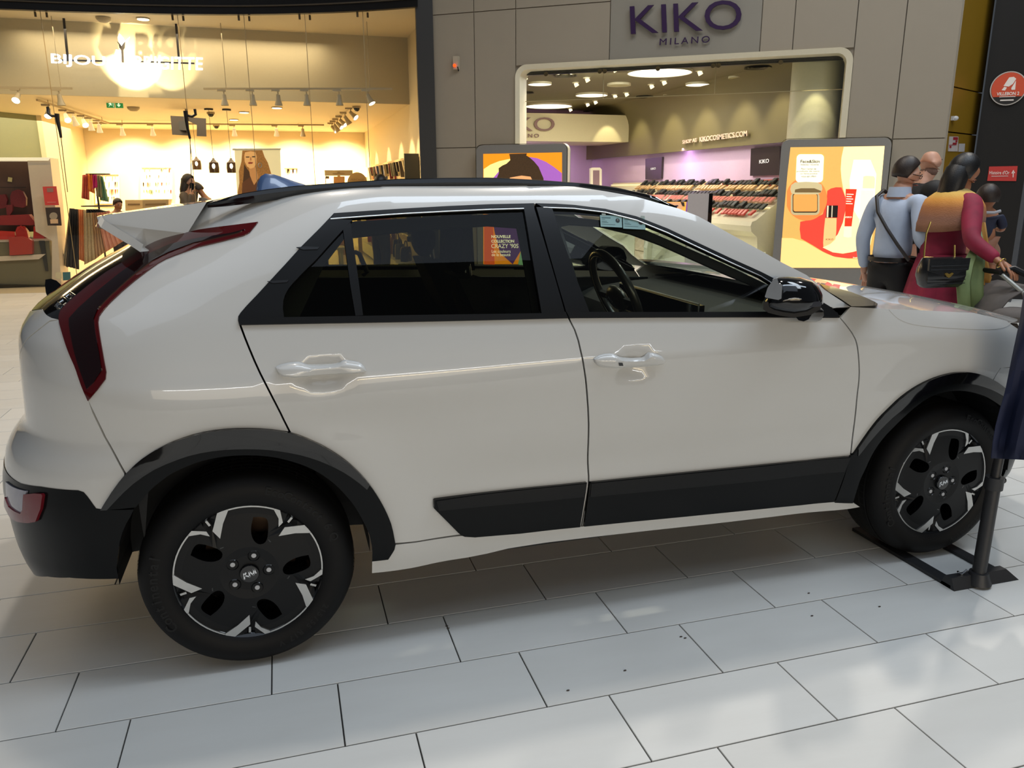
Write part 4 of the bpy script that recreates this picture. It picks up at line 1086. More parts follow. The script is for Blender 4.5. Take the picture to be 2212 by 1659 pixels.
# crumbs and grit on the tiles
for i, (x, y) in enumerate([(1480,1378),(1227,1491),(1350,1448),(1754,1330),(1747,1281),(965,1352),(968,1357),(1900,1310),(1471,1375)]):
    p = on_z(x, y, .002); mb = MB(); mb.ball((0, 0, 0), (.006, .003, .002), 6, 4); o = mb.build('grit', mat('grit', (70, 62, 55), rough=.9)); o.location = p
    setp(o, ('tiny dark speck on the pale tiles, ' + ['right below the middle of car side', 'near the bottom centre', 'bottom centre right', 'below the front door, small curl', 'below the front door cladding', 'beside a tile joint behind rear wheel', 'touching the same tile joint, lower of two', 'right of the mirror shadow', 'left of the small curl'][i]), 'grit', 'specks of grit on the tiles')

# ------------------------------------------------------------------ cosmetics shop facade (flat, turned 35 degrees)
KA = np.array([2.52, 8.83, 0.0]); KD = np.array([.818, -.575, 0.0]); KN = np.array([-.575, -.818, 0.0])
def kp(s, z, out=0.0): return KA + KD * s + KN * out + np.array([0, 0, z])
def kk(px, py, out=0.0):
    r = ray(px, py); o = KA + KN * out; t = ((o - CAM) @ KN) / (r @ KN); P = CAM + r * t
    return float((P - KA) @ KD), float(P[2])
def kbox(mb, s0, s1, z0, z1, o0, o1):
    V = [kp(s, z, o) for s in (s0, s1) for z in (z0, z1) for o in (o0, o1)]
    return mb.add(V, [(0, 1, 3, 2), (4, 6, 7, 5), (0, 4, 5, 1), (2, 3, 7, 6), (0, 2, 6, 4), (1, 5, 7, 3)])
def kplate(name, pts, mt, parent, out, depth=.003):
    """flat shape given by photograph points, on a plane parallel to the facade"""
    q = [kk(x, y, out) for x, y in pts]
    mb = MB(); mb.prism(q, lambda s, z: kp(s, z, out), lambda s, z: kp(s, z, out - depth))
    return mb.build(name, mt, parent)
def fit_text(name, body, P00, P10, P01, mt, parent=None, depth=.01, bold=0.0, split=False, spacing=1.0, label=None):
    """lettering stretched into the parallelogram P00 (bottom left) P10 (bottom right) P01 (top left)"""
    t = textmesh('x', body, 1.0, Matrix.Identity(4), mt, None, .5, spacing=spacing, bold=bold)
    co = np.array([v.co[:] for v in t.data.vertices]); mn = co.min(0); mx = co.max(0)
    P00, P10, P01 = map(np.array, (P00, P10, P01)); ex = P10 - P00; ey = P01 - P00; n = np.cross(ex, ey); n = n / np.linalg.norm(n) * depth
    q = (co - mn) / (mx - mn + 1e-9)
    W = P00 + q[:, :1] * ex + q[:, 1:2] * ey + q[:, 2:] * n
    F = [tuple(p.vertices) for p in t.data.polygons]
    bpy.data.objects.remove(t)
    if not split: return [raw(name, W, F, mt, parent)]
    # connected pieces
    par = list(range(len(W)))
    def fd_(a):
        while par[a] != a: par[a] = par[par[a]]; a = par[a]
        return a
    for f in F:
        for a in f[1:]: par[fd_(a)] = fd_(f[0])
    roots = {}
    for f in F: roots.setdefault(fd_(f[0]), []).append(f)
    out = []
    for fs in roots.values():
        idx = sorted(set(i for f in fs for i in f)); mpd = {i: k for k, i in enumerate(idx)}
        out.append(raw(name, W[idx], [tuple(mpd[i] for i in f) for f in fs], mt, parent))
    return out
def ktext(name, body, pxs, mt, parent, out, depth=.006, bold=0.0, split=False, spacing=1.0):
    (x0, y0), (x1, y1), (x2, y2) = pxs      # bottom left, bottom right, top left
    a, b, c = kk(x0, y0, out), kk(x1, y1, out), kk(x2, y2, out)
    return fit_text(name, body, kp(a[0], a[1], out), kp(b[0], b[1], out), kp(c[0], c[1], out), mt, parent, depth, bold, split, spacing)
GREIGE = mat('greige_panel', (150, 139, 122), rough=.55, var=.02, scale=5)
GREIGE2 = mat('grey_sign_panel', (138, 132, 120), rough=.5, var=.02, scale=5)
CREAM = mat('cream_trim', (214, 204, 178), rough=.4)
GREYF = mat('grey_frame', (128, 124, 118), rough=.4)
ws_ = setp(raw('wall_shopfront', [], []), kind='structure')
# backing wall with the doorway cut out
nl, nr, nt_ = 1.33, 5.67, 3.16; rad = .15
corner = lambda cx, cz, a0, a1: [(cx + rad * math.cos(math.radians(a0 + (a1 - a0) * i / 6)), cz + rad * math.sin(math.radians(a0 + (a1 - a0) * i / 6))) for i in range(7)]
notch = [(nl, 0)] + corner(nl + rad, nt_ - rad, 180, 90) + corner(nr - rad, nt_ - rad, 90, 0) + [(nr, 0)]
wpoly = [(0, 0)] + notch + [(6.9, 0), (6.9, 5.2), (0, 5.2)]
mb = MB(); mb.prism(wpoly, lambda s, z: kp(s, z, -.03), lambda s, z: kp(s, z, -.30)); o = mb.build('wall_back_panel', GREIGE, None); bpy.data.objects.remove(ws_); wall_k = o; wall_k.name = 'wall_right'; wall_k['kind'] = 'structure'
js = [0, .65, 1.28, 2.63, 4.60, 5.0, 5.73, 6.28, 6.88]; g_ = .006
def wpanel(s0, s1, z0, z1, mt=GREIGE):
    mb = MB(); kbox(mb, s0 + g_, s1 - g_, z0 + g_, z1 - g_, -.04, 0.0); return mb.build('wall_panel', mt, wall_k)
for a, b in zip(js[:-1], js[1:]):
    m_ = GREIGE2 if a in (2.63,) else GREIGE
    if b <= 1.29 or a >= 5.7:
        wpanel(a, b, 0, 2.09, m_); wpanel(a, b, 2.09, 3.94 if b < 2 else 5.2, m_)
        if b < 2: wpanel(a, b, 3.94, 5.2, m_)
    else:
        wpanel(a, b, 3.19, 3.94 if b < 2.7 else 5.2, m_)
        if b < 2.7: wpanel(a, b, 3.94, 5.2, m_)
# doorway trim with rounded corners
radO = .17
def rr(l, r_, t, rad):
    c = lambda cx, cz, a0, a1: [(cx + rad * math.cos(math.radians(a0 + (a1 - a0) * i / 8)), cz + rad * math.sin(math.radians(a0 + (a1 - a0) * i / 8))) for i in range(9)]
    return [(l, 0)] + c(l + rad, t - rad, 180, 90) + c(r_ - rad, t - rad, 90, 0) + [(r_, 0)]
oo, ii = rr(1.28, 5.73, 3.20, .17), rr(1.345, 5.655, 3.135, .12)
mb = MB(); mb.grid([[kp(s, z, 0.0) for s, z in oo], [kp(s, z, .035) for s, z in oo], [kp(s, z, .02) for s, z in ii], [kp(s, z, -.30) for s, z in ii]])
o = mb.build('trim_1', CREAM, None, True); o['kind'] = 'structure'
mb = MB(); kbox(mb, 1.36, 5.65, 3.09, 3.13, -.28, -.22); o = mb.build('trim_2', mat('dark_track', (40, 36, 30), rough=.5)); o['kind'] = 'structure'
# glass transom over the shop door
zt0 = kk(1297, 209)[1]; s_a, s_b, s_c = kk(1297, 170)[0], kk(1543, 160)[0], 5.65
for i, (a, b) in enumerate(((1.36, s_a), (s_a, s_b), (s_b, s_c))):
    mb = MB(); mb.add([kp(a + .004, zt0, -.2), kp(b - .004, zt0, -.2), kp(b - .004, 3.12, -.2), kp(a + .004, 3.12, -.2)], [(0, 1, 2, 3)]); o = mb.build('window_%d' % (11 + i), glass('transom_glass', (.92, .94, .90), .8)); o['kind'] = 'structure'
mb = MB(); kbox(mb, 1.36, 5.65, zt0 - .008, zt0, -.206, -.196); o = mb.build('trim_20', mat('transom_edge', (150, 136, 96), rough=.4)); o['kind'] = 'structure'
for i, a in enumerate((s_a, s_b)):
    mb = MB(); kbox(mb, a - .004, a + .004, zt0, 3.12, -.206, -.196); o = mb.build('trim_%d' % (21 + i), mat('transom_edge', (150, 136, 96), rough=.4)); o['kind'] = 'structure'
for i, (px, lab) in enumerate(((1172, 'far left'), (1290, 'left of the first joint'), (1301, 'right of the first joint'), (1417, 'over the largest ceiling disc'), (1538, 'left of second joint'), (1550, 'right of second joint'), (1686, 'far right'))):
    a = kk(px, 140)[0]; mb = MB(); P = kp(a, 3.085, -.19); mb.cyl(P, P + KN * .02, .03, n=14); o = mb.build('glass_clamp', mat('clamp_steel2', (120, 108, 80), rough=.3, metal=.8)); setp(o, 'round steel clamp on the cosmetics shop glass transom, ' + lab, 'clamp', 'round clamps of the glass transom')
# shop name over the door
KPUR = mat('dark_purple_letter', (46, 20, 62), rough=.35)
sg_ = empty('shop_sign', tuple(kp(3.63, 3.7, .0)), label='large dark purple KIKO MILANO lettering on the wall above the shop entrance', cat='sign')
def under(objs, root):
    bpy.context.view_layer.update()
    for o in objs:
        o.data.transform(Matrix.Translation(-Vector(root.location))) if root.rotation_euler.z == 0 else o.data.transform(root.matrix_world.inverted())
        o.parent = root
    return objs
under(ktext('letter', 'KIKO', ((1364, 75), (1603, 63), (1361, 14)), KPUR, None, .03, .03, split=True), sg_)
under(ktext('letter', 'MILANO', ((1425, 98), (1533, 92), (1426, 84)), KPUR, None, .025, .02, bold=0.0, split=True, spacing=1.35), sg_)
# alarm beacon on the left panel
al_ = empty('alarm_beacon', tuple(kp(.35, 3.19)), label='small white alarm box with glowing red lamp high on the left wall panel', cat='alarm')
P = kk(988, 135); mb = MB(); kbox(mb, P[0] - .045, P[0] + .035, P[1] - .10, P[1] + .08, .0, .06); under([mb.build('case', mat('beige_plastic', (170, 160, 140), rough=.5))], al_)
P = kk(986, 143); mb = MB(); mb.ball(tuple(kp(P[0], P[1], .075)), .022, 10, 6); under([mb.build('lamp', emitter('alarm_red', (255, 60, 15), 4.0))], al_)
P = kk(992, 150); mb = MB(); mb.tube([kp(P[0], P[1] + .03, .06), kp(P[0] + .01, P[1] - .03, .05)], .008); under([mb.build('cable', MATTEB)], al_)

# ---- back-lit posters in rounded frames
def lightbox(s0, s1, z1, label, side_l):
    root = empty('light_box', tuple(kp((s0 + s1) / 2, 0)), label=label, cat='light box')
    mb = MB(); r_ = .09
    pts = [(s0, 0), (s0, z1 - r_)] + [(s0 + r_ - r_ * math.cos(math.radians(a)), z1 - r_ + r_ * math.sin(math.radians(a))) for a in range(15, 91, 15)] + [(s1 - r_ + r_ * math.sin(math.radians(a)), z1 - r_ + r_ * math.cos(math.radians(a))) for a in range(0, 91, 15)] + [(s1, 0)]
    mb.prism(pts, lambda s, z: kp(s, z, .16), lambda s, z: kp(s, z, -.06))
    under([mb.build('frame', GREYF)], root)
    mb = MB(); rows = [[kp(s, z, .162) for s, z in pts], [kp(s, z, .10) for s, z in pts]]
    rows = [[kp(s + (-.012 if s < (s0 + s1) / 2 else .012), z + (.012 if z > .1 else 0), o_) for s, z in pts] for o_ in (.15, .02)]
    mb.grid(rows); under([mb.build('edge_band', CREAM)], root)
    return root
OUT = .165
def shape(root, name, pts, mt, lvl, tr=None):
    if tr: pts = [(tr[1] + a / tr[0], tr[2] + b / tr[0]) for a, b in pts]
    o = kplate(name, pts, mt, None, OUT + .0012 * lvl, .0012); under([o], root); return o
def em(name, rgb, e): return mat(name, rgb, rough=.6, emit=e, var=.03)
boxR = lightbox(4.96, 6.26, 2.10, 'tall backlit poster with makeup compact and skincare bottles in a grey rounded frame', True)
t4 = (5.529, 1640, 300)
shape(boxR, 'poster_ground', [(375,100),(1500,85),(1450,640),(1330,1540),(250,1540),(290,960),(340,400)], em('poster_tan', (226, 178, 92), .75), 0, t4)
shape(boxR, 'cream_shape', [(1012,95),(1500,85),(1450,640),(1330,1270),(1250,1312),(1120,1350),(1000,1370),(880,1355),(760,1298),(850,1240),(940,1140),(1000,1000),(1030,860),(1032,700),(1005,600),(985,480),(975,360),(985,220)], em('poster_cream', (255, 232, 168), 1.0), 1, t4)
shape(boxR, 'cream_glow', [(1130,250),(1330,250),(1400,420),(1380,700),(1300,900),(1190,950),(1100,800),(1080,500)], em('poster_glow', (255, 250, 214), 1.15), 1.4, t4)
shape(boxR, 'red_shape', [(815,620),(860,592),(920,578),(985,580),(1032,700),(1030,860),(1000,1000),(940,1140),(850,1240),(760,1298),(880,1355),(1000,1372),(1120,1352),(1250,1314),(1318,1270),(1318,1340),(1230,1395),(1120,1425),(1000,1430),(880,1400),(760,1345),(640,1270),(500,1190),(485,1080),(492,990),(640,960),(760,900),(805,760)], em('poster_red', (236, 66, 48), .85), 2, t4)
shape(boxR, 'orange_disc', [(565 + 248 * math.cos(a), 715 + 262 * math.sin(a)) for a in [2 * PI * i / 36 for i in range(36)] if 565 + 248 * math.cos(a) > 322], em('poster_orange', (240, 132, 62), .85), 2.5, t4)
shape(boxR, 'pale_wave', [(272,1184),(400,1186),(550,1228),(700,1318),(800,1370),(900,1408),(1100,1434),(1330,1440),(1330,1540),(250,1540)], em('poster_peach', (252, 206, 128), .95), 3, t4)
rr_ = lambda x0, y0, x1, y1, r_: [(x0 + r_ - r_ * math.cos(math.radians(a)), y0 + r_ - r_ * math.sin(math.radians(a))) for a in range(0, 91, 22)] + [(x1 - r_ + r_ * math.sin(math.radians(a)), y0 + r_ - r_ * math.cos(math.radians(a))) for a in range(0, 91, 22)] + [(x1 - r_ + r_ * math.cos(math.radians(a)), y1 - r_ + r_ * math.sin(math.radians(a))) for a in range(0, 91, 22)] + [(x0 + r_ - r_ * math.sin(math.radians(a)), y1 - r_ + r_ * math.cos(math.radians(a))) for a in range(0, 91, 22)]
skew = lambda pts, x0, k: [(x + (y - 200) * -k, y) for x, y in pts]
shape(boxR, 'caption_card', skew(rr_(450, 183, 775, 520, 45), 0, .045), em('poster_white', (255, 248, 214), 1.0), 5, t4)
TXT = mat('poster_text', (96, 72, 40), rough=.6); GRN = em('compact_metal', (196, 178, 130), .7)
def ptext(root, body, x0, x1, yb, yt, mt, lvl, dy=0, bold=0.0, sp=1.0):
    a = [(t4[1] + x / t4[0], t4[2] + y / t4[0]) for x, y in ((x0, yb), (x1, yb + dy), (x0 + 4, yt))]
    under(ktext('caption', body, a, mt, None, OUT + .0012 * lvl, .0015, bold=bold, spacing=sp), root)
ptext(boxR, 'Face&Skin', 493, 722, 287, 250, TXT, 6, bold=.02)
ptext(boxR, 'beauty routine', 498, 710, 322, 298, TXT, 6)
ptext(boxR, "Pour l'achat de", 500, 680, 368, 346, TXT, 6)
ptext(boxR, 'produits de teint', 448, 720, 400, 378, TXT, 6)
ptext(boxR, 'un 3\u00e8me produit', 492, 694, 428, 406, TXT, 6)
ptext(boxR, 'vous est offert', 503, 680, 458, 436, TXT, 6)
shape(boxR, 'compact_tray', rr_(378, 640, 722, 910, 50), GRN, 4, t4)
shape(boxR, 'compact_rim', rr_(400, 650, 700, 882, 30), em('compact_shadow', (90, 66, 30), .3), 4.5, t4)
shape(boxR, 'powder', rr_(410, 660, 693, 866, 24), em('powder_orange', (240, 160, 78), .8), 5, t4)
shape(boxR, 'compact_lid', [(372,600),(385,550),(430,520),(560,512),(700,520),(748,548),(756,600),(738,640),(700,662),(430,662),(385,650)], em('compact_lid', (206, 188, 140), .7), 5.5, t4)
shape(boxR, 'lid_mirror', [(425,640),(430,605),(500,590),(660,590),(742,622),(735,640)], em('lid_mirror', (130, 104, 60), .4), 6, t4)
shape(boxR, 'bottle_cap', [(806,795),(943,795),(935,940),(798,940)], mat('poster_black_cap', (40, 26, 20), rough=.4), 5, t4)
shape(boxR, 'cap_shine', [(812,797),(832,797),(826,938),(806,938)], em('cap_shine', (225, 205, 170), .8), 5.5, t4)
shape(boxR, 'cap_shine', [(868,797),(880,797),(874,938),(862,938)], em('cap_shine', (225, 205, 170), .8), 5.5, t4)
shape(boxR, 'small_bottle', [(790,945),(926,945),(922,1100),(912,1200),(850,1255),(768,1292),(765,1240),(775,1080)], em('bottle_peach', (248, 188, 120), .9), 5, t4)
shape(boxR, 'tube', [(1035,598),(1167,600),(1145,740),(1125,880),(1105,1045),(1020,1045),(1030,860)], em('tube_red', (226, 52, 22), .8), 5, t4)
shape(boxR, 'tube_cap', [(1017,1045),(1106,1045),(1102,1172),(1060,1180),(1008,1168)], em('cap_white', (255, 232, 190), 1.0), 5, t4)
shape(boxR, 'bottle_body', [(1215,612),(1370,620),(1362,800),(1345,1000),(1330,1120),(1260,1140),(1190,1126),(1200,900)], em('bottle_white', (255, 240, 200), 1.05), 5, t4)
shape(boxR, 'bottle_top', [(1245,450),(1275,440),(1370,445),(1386,470),(1380,592),(1235,590)], em('bottle_top', (250, 226, 170), .95), 5, t4)
ptext(boxR, 'KIKO', 797, 885, 1210, 1190, TXT, 6, sp=1.1); ptext(boxR, 'KIKO', 1030, 1105, 945, 925, em('white_print', (255, 240, 210), 1), 6, bold=.02); ptext(boxR, 'KIKO', 1228, 1300, 1025, 1005, TXT, 6)
ptext(boxR, 'Shop at', 1118, 1195, 1428, 1410, em('white_print', (255, 240, 210), 1), 6)
for k in range(5): shape(boxR, 'tube_print', [(1046 - k * 2, 655 + k * 28), (1130 - k * 3 - (k % 2) * 20, 658 + k * 28), (1128 - k * 3 - (k % 2) * 20, 668 + k * 28), (1045 - k * 2, 665 + k * 28)], em('white_print', (255, 240, 210), 1), 6, t4)

boxL = lightbox(.72, 2.09, 2.11, 'backlit orange and purple poster of dark haired woman, half hidden behind the car roof', False)
tq = (10.37, 1040, 320)
shape(boxL, 'poster_ground', [(40,130),(1805,95),(1808,2600),(40,2600)], em('poster_bright_orange', (244, 148, 22), .8), 0, tq)
shape(boxL, 'pale_disc', [(50,470),(200,370),(400,290),(640,240),(900,300),(900,1000),(50,1400)], em('poster_pale_yellow', (255, 230, 140), .95), 1, tq)
shape(boxL, 'purple_disc', [(1080,200),(1250,225),(1450,310),(1620,420),(1800,560),(1808,2000),(500,2000),(160,1500),(180,900),(270,660),(390,520),(700,300)], em('poster_purple', (170, 100, 190), .7), 2, tq)
shape(boxL, 'hair', [(620,130),(1020,118),(1005,165),(1080,210),(1180,300),(1280,420),(1340,560),(1390,680),(1400,1050),(1250,1100),(400,1100),(330,700),(390,560),(385,450),(470,390),(560,350),(645,270),(640,200)], mat('poster_hair', (74, 52, 28), rough=.7, var=.35, scale=60, emit=.35), 4, tq)
shape(boxL, 'face', [(640,660),(900,615),(1100,640),(1180,800),(1180,1200),(1050,1500),(900,1580),(720,1500),(580,1250),(560,850)], em('poster_skin', (236, 168, 110), .8), 5, tq)
shape(boxL, 'colour_band', [(60,1500),(250,1500),(300,2700),(60,2700)], em('poster_red_orange', (226, 92, 40), .8), 6, tq)
shape(boxL, 'deep_purple_band', [(230,1500),(1000,1500),(1000,2100),(700,2600),(420,2350),(300,1900)], em('poster_violet', (88, 52, 120), .6), 5.5, tq)
shape(boxL, 'rainbow_band', [(800,1560),(1050,1560),(1200,1900),(1150,2400),(950,2650),(820,2600),(900,2200)], em('poster_teal', (120, 170, 130), .7), 6.5, tq)
WH = em('poster_white_text', (255, 250, 226), 1.1)
def ltext(body, x0, x1, yb, yt, bold=0.0):
    s_ = 2212 / 500.0
    a = [(740 + x / s_, 460 + y / s_) for x, y in ((x0, yb), (x1, yb), (x0, yt))]
    under(ktext('caption', body, a, WH, None, OUT + .012, .0015, bold=bold), boxL)
ltext('NOUVELLE', 1422, 1606, 240, 212, .03); ltext('COLLECTION', 1422, 1640, 284, 256, .03); ltext("CRAZY '90S", 1422, 1680, 336, 294); ltext('Les couleurs', 1425, 1606, 380, 352); ltext('de la beaut\u00e9', 1425, 1604, 413, 384)

# ---- inside the cosmetics shop
OLIVE = mat('olive_plaster', (112, 101, 66), rough=.6, var=.03, scale=3)
LILAC = mat('lilac_wall', (216, 186, 214), rough=.5); LGT = emitter('ceiling_disc_light', (255, 244, 226), 2.6)
SHW = mat('shop_white', (226, 216, 184), rough=.4)
zc_ = 3.17
mb = MB(); mb.add([(2.75, 8.95, zc_), (2.7, 15.2, zc_), (7.45, 15.2, zc_), (7.45, 5.70, zc_), (2.75, 8.95, 3.3), (2.7, 15.2, 3.3), (7.45, 15.2, 3.3), (7.45, 5.70, 3.3)], [(0, 1, 2, 3), (4, 5, 6, 7), (0, 1, 5, 4), (1, 2, 6, 5), (2, 3, 7, 6), (3, 0, 4, 7)]); o = mb.build('ceiling_right', OLIVE); o['kind'] = 'structure'
# right-hand side wall: lilac below, olive cove curving into the ceiling
mb = MB(); mb.box(7.55, 7.75, 6.0, 15.2, 0, 2.16); o = mb.build('wall_side', LILAC); o['kind'] = 'structure'
mb = MB(); rows = []
for y in np.linspace(6.3, 15.2, 24):
    rows.append([(7.40, y, 2.15), (7.40, y, 2.18)] + [(7.40 - .46 * (1 - math.cos(math.radians(a))), y, 2.70 + .468 * math.sin(math.radians(a))) for a in range(0, 91, 10)])
mb.grid(rows); o = mb.build('wall_cove', OLIVE, None, True); o['kind'] = 'structure'
mb = MB(); mb.box(2.7, 7.6, 15.0, 15.2, 0, 3.3); o = mb.build('wall_back', LILAC); o['kind'] = 'structure'
mb = MB(); mb.box(2.64, 2.72, 9.05, 15.0, 0, 3.3); o = mb.build('wall_partition', SHW); o['kind'] = 'structure'
area('lilac_led', (7.30, 10.2, 2.12), .06, 26, (.80, .52, 1.0), look=(7.6, 10.2, 1.75), sizey=7.0)
area('lilac_led', (5.6, 14.5, 2.3), 2.0, 22, (.86, .62, 1.0), look=(5.6, 15.0, 1.7), sizey=.3)
# white soffit with the shop name, rounded at its right end
sf = [at_depth(x, y, 15.2) for x, y in ((1100,245),(1370,249),(1380,262),(1381,309),(1100,310))]
def pat(px, py, Y): return on_y(px, py, Y)
YS = 12.6
sfp = [(1090,243),(1200,245),(1350,249),(1366,254),(1377,266),(1381,282),(1380,307),(1250,306),(1090,304)]
mb = MB(); mb.prism(sfp, lambda x, y: pat(x, y, YS), lambda x, y: pat(x, y, YS) + np.array([0, 1.6, 0])); sof = mb.build('wall_soffit', mat('soffit_cream', (222, 210, 164), rough=.5)); sof['kind'] = 'structure'
ks = empty('shop_sign', tuple(pat(1165, 275, YS)), label='brown KIKO MILANO lettering on the cream soffit inside the shop', cat='sign')
BRW = mat('mauve_letter', (140, 108, 98), rough=.5)
under(fit_text('letter', 'KIKO', pat(1058, 283, YS - .03), pat(1197, 283, YS - .03), pat(1058, 253, YS - .03), BRW, None, .03, split=True), ks)
under(fit_text('letter', 'MILANO', pat(1100, 297, YS - .03), pat(1164, 297, YS - .03), pat(1100, 289, YS - .03), BRW, None, .02, .01, split=True, spacing=1.3), ks)
def spotl(loc, aim, power, size_deg, color, blend=.35, rad=.03):
    l = bpy.data.lights.new('spot_lamp', 'SPOT'); l.energy = power; l.spot_size = math.radians(size_deg); l.spot_blend = blend; l.color = color; l.shadow_soft_size = rad
    o = bpy.data.objects.new('spot_lamp', l); COL.objects.link(o); o.location = loc
    o.rotation_euler = (Vector(aim) - Vector(loc)).to_track_quat('-Z', 'Y').to_euler(); return o
for px in (1312, 1342): 
    p = pat(px, 290, YS); spotl((p[0], YS - .5, 3.1), (p[0], YS + .1, 2.15), 30, 48, (1, .9, .6))
# spots that wash the olive cove
for y in (7.2, 8.2, 9.4, 10.6, 12.0): spotl((6.7, y, 3.10), (7.45, y, 2.1), 50, 70, (1, .92, .62), .7)
# the round column by the entrance
cp = kp(5.35, 0, -.75)
mb = MB(); mb.cyl((cp[0], cp[1], 0), (cp[0], cp[1], 3.17), .34, n=40, caps=False); o = mb.build('column', mat('column_cream', (222, 214, 176), rough=.45), None, True); setp(o, 'round cream column lit from above just inside the right of the shop entrance', 'column')
spotl((cp[0] - .45, cp[1] - .55, 3.05), (cp[0] - .1, cp[1] - .2, 1.9), 22, 50, (1, .93, .62))
# ceiling discs
discs = [(1425,155,68,1),(1508,181,26,1),(1278,204,34,1),(1166,180,25,1),(1185,228,50,1),(1337,182,25,0),(1213,152,17,0),(1477,137,20,0),(1591,166,17,0),(1447,203,14,0),(1319,236,12,0),(1127,193,9,0)]
for i, (x, y, hw, lit) in enumerate(discs):
    p = on_z(x, y, zc_ - .012); D = (p - CAM) @ CF; r_ = hw * D / FPX
    root = empty('ceiling_light', (p[0], p[1], zc_), label=None, cat='ceiling light')
    nmz = {0: 'largest glowing disc light in the shop ceiling', 1: 'small glowing disc light right of the largest disc, beside the exit sign', 2: 'middle sized glowing disc light left below the largest disc', 3: 'glowing disc light at the upper left corner of the shop entrance', 4: 'wide glowing disc light lowest on the left of shop ceiling'}
    if lit: setp(root, nmz[i], None, 'round ceiling lights in the cosmetics shop')
    else: setp(root, 'unlit pale round ceiling light, %s from the left' % ordn(sorted(q[0] for q in discs if not q[3]).index(x)), None, 'unlit round ceiling lights in the cosmetics shop')
    mb = MB(); mb.cyl((0, 0, -.03), (0, 0, .0), r_, n=40); mb.build('diffuser', LGT if lit else mat('disc_off', (190, 178, 128), rough=.4), root)
    mb = MB(); mb.lathe([(r_, -.034), (r_ * 1.03, -.034), (r_ * 1.03, 0)], n=40); mb.build('rim', SHW, root, True)
for (x, y, hw) in ((1220,163,27),(1637,146,29),(1395,209,23),(1138,200,16),(1276,240,17)):
    p = on_z(x, y, zc_ - .01); r_ = hw * ((p - CAM) @ CF) / FPX
    root = empty('air_vent', (p[0], p[1], zc_), label='round dark ring air vent in the olive shop ceiling, ' + {1220: 'front left', 1637: 'front right', 1395: 'middle', 1138: 'far left edge', 1276: 'farthest back'}[x], cat='air vent', group='round vents in the cosmetics shop ceiling')
    for k, q_ in enumerate((1.0, .75, .5)):
        mb = MB(); mb.lathe([(r_ * q_, -.02), (r_ * (q_ - .12), -.008), (r_ * (q_ - .12), 0)], n=32); mb.build('vent_ring', mat('vent_olive', (66, 58, 36), rough=.5), root, True)
SPX = ((1132,172),(1267,175),(1243,185),(1272,147),(1327,153),(1343,143),(1433,181),(1406,189),(1537,135),(1614,131),(1699,124),(1352,206),(1327,210),(1513,198),(1540,203),(1553,195),(1571,191),(1454,212),(1466,215),(1478,211),(1379,229),(1391,233),(1402,229),(1318,245),(1331,247),(1338,244),(1675,174),(1694,169),(1715,164),(1300,248),(1268,228),(1231,239),(1126,215),(1128,212),(1285,223),(1510,160))
SPX = [q for q in SPX if on_z(q[0], q[1], zc_ - .05)[0] <= 7.0 and (on_z(q[0], q[1], zc_ - .05) - KA) @ KN <= -.35]
spot_i = []
for (x, y) in SPX:
    p = on_z(x, y, zc_ - .05)
    if p[0] > 7.0 - .0 or (p - KA) @ KN > -.35: continue
    spot_i.append(x)
    root = empty('recessed_spotlight', (p[0], p[1], zc_ + .002), label='small recessed spotlight in the olive ceiling, %s from the left' % ordn(sorted(q[0] * 1000 + q[1] for q in SPX).index(x * 1000 + y)), cat='spotlight', group='small spotlights in the cosmetics shop ceiling')
    mb = MB(); mb.cyl((0, 0, -.012), (0, 0, .01), .055, n=16); mb.build('ring', SHW, root)
    mb = MB(); mb.cyl((.0, 0, -.012), (.03, 0, -.06), .03, .036, n=12); mb.build('lamp', emitter('small_spot', (255, 236, 190), 2.2), root)
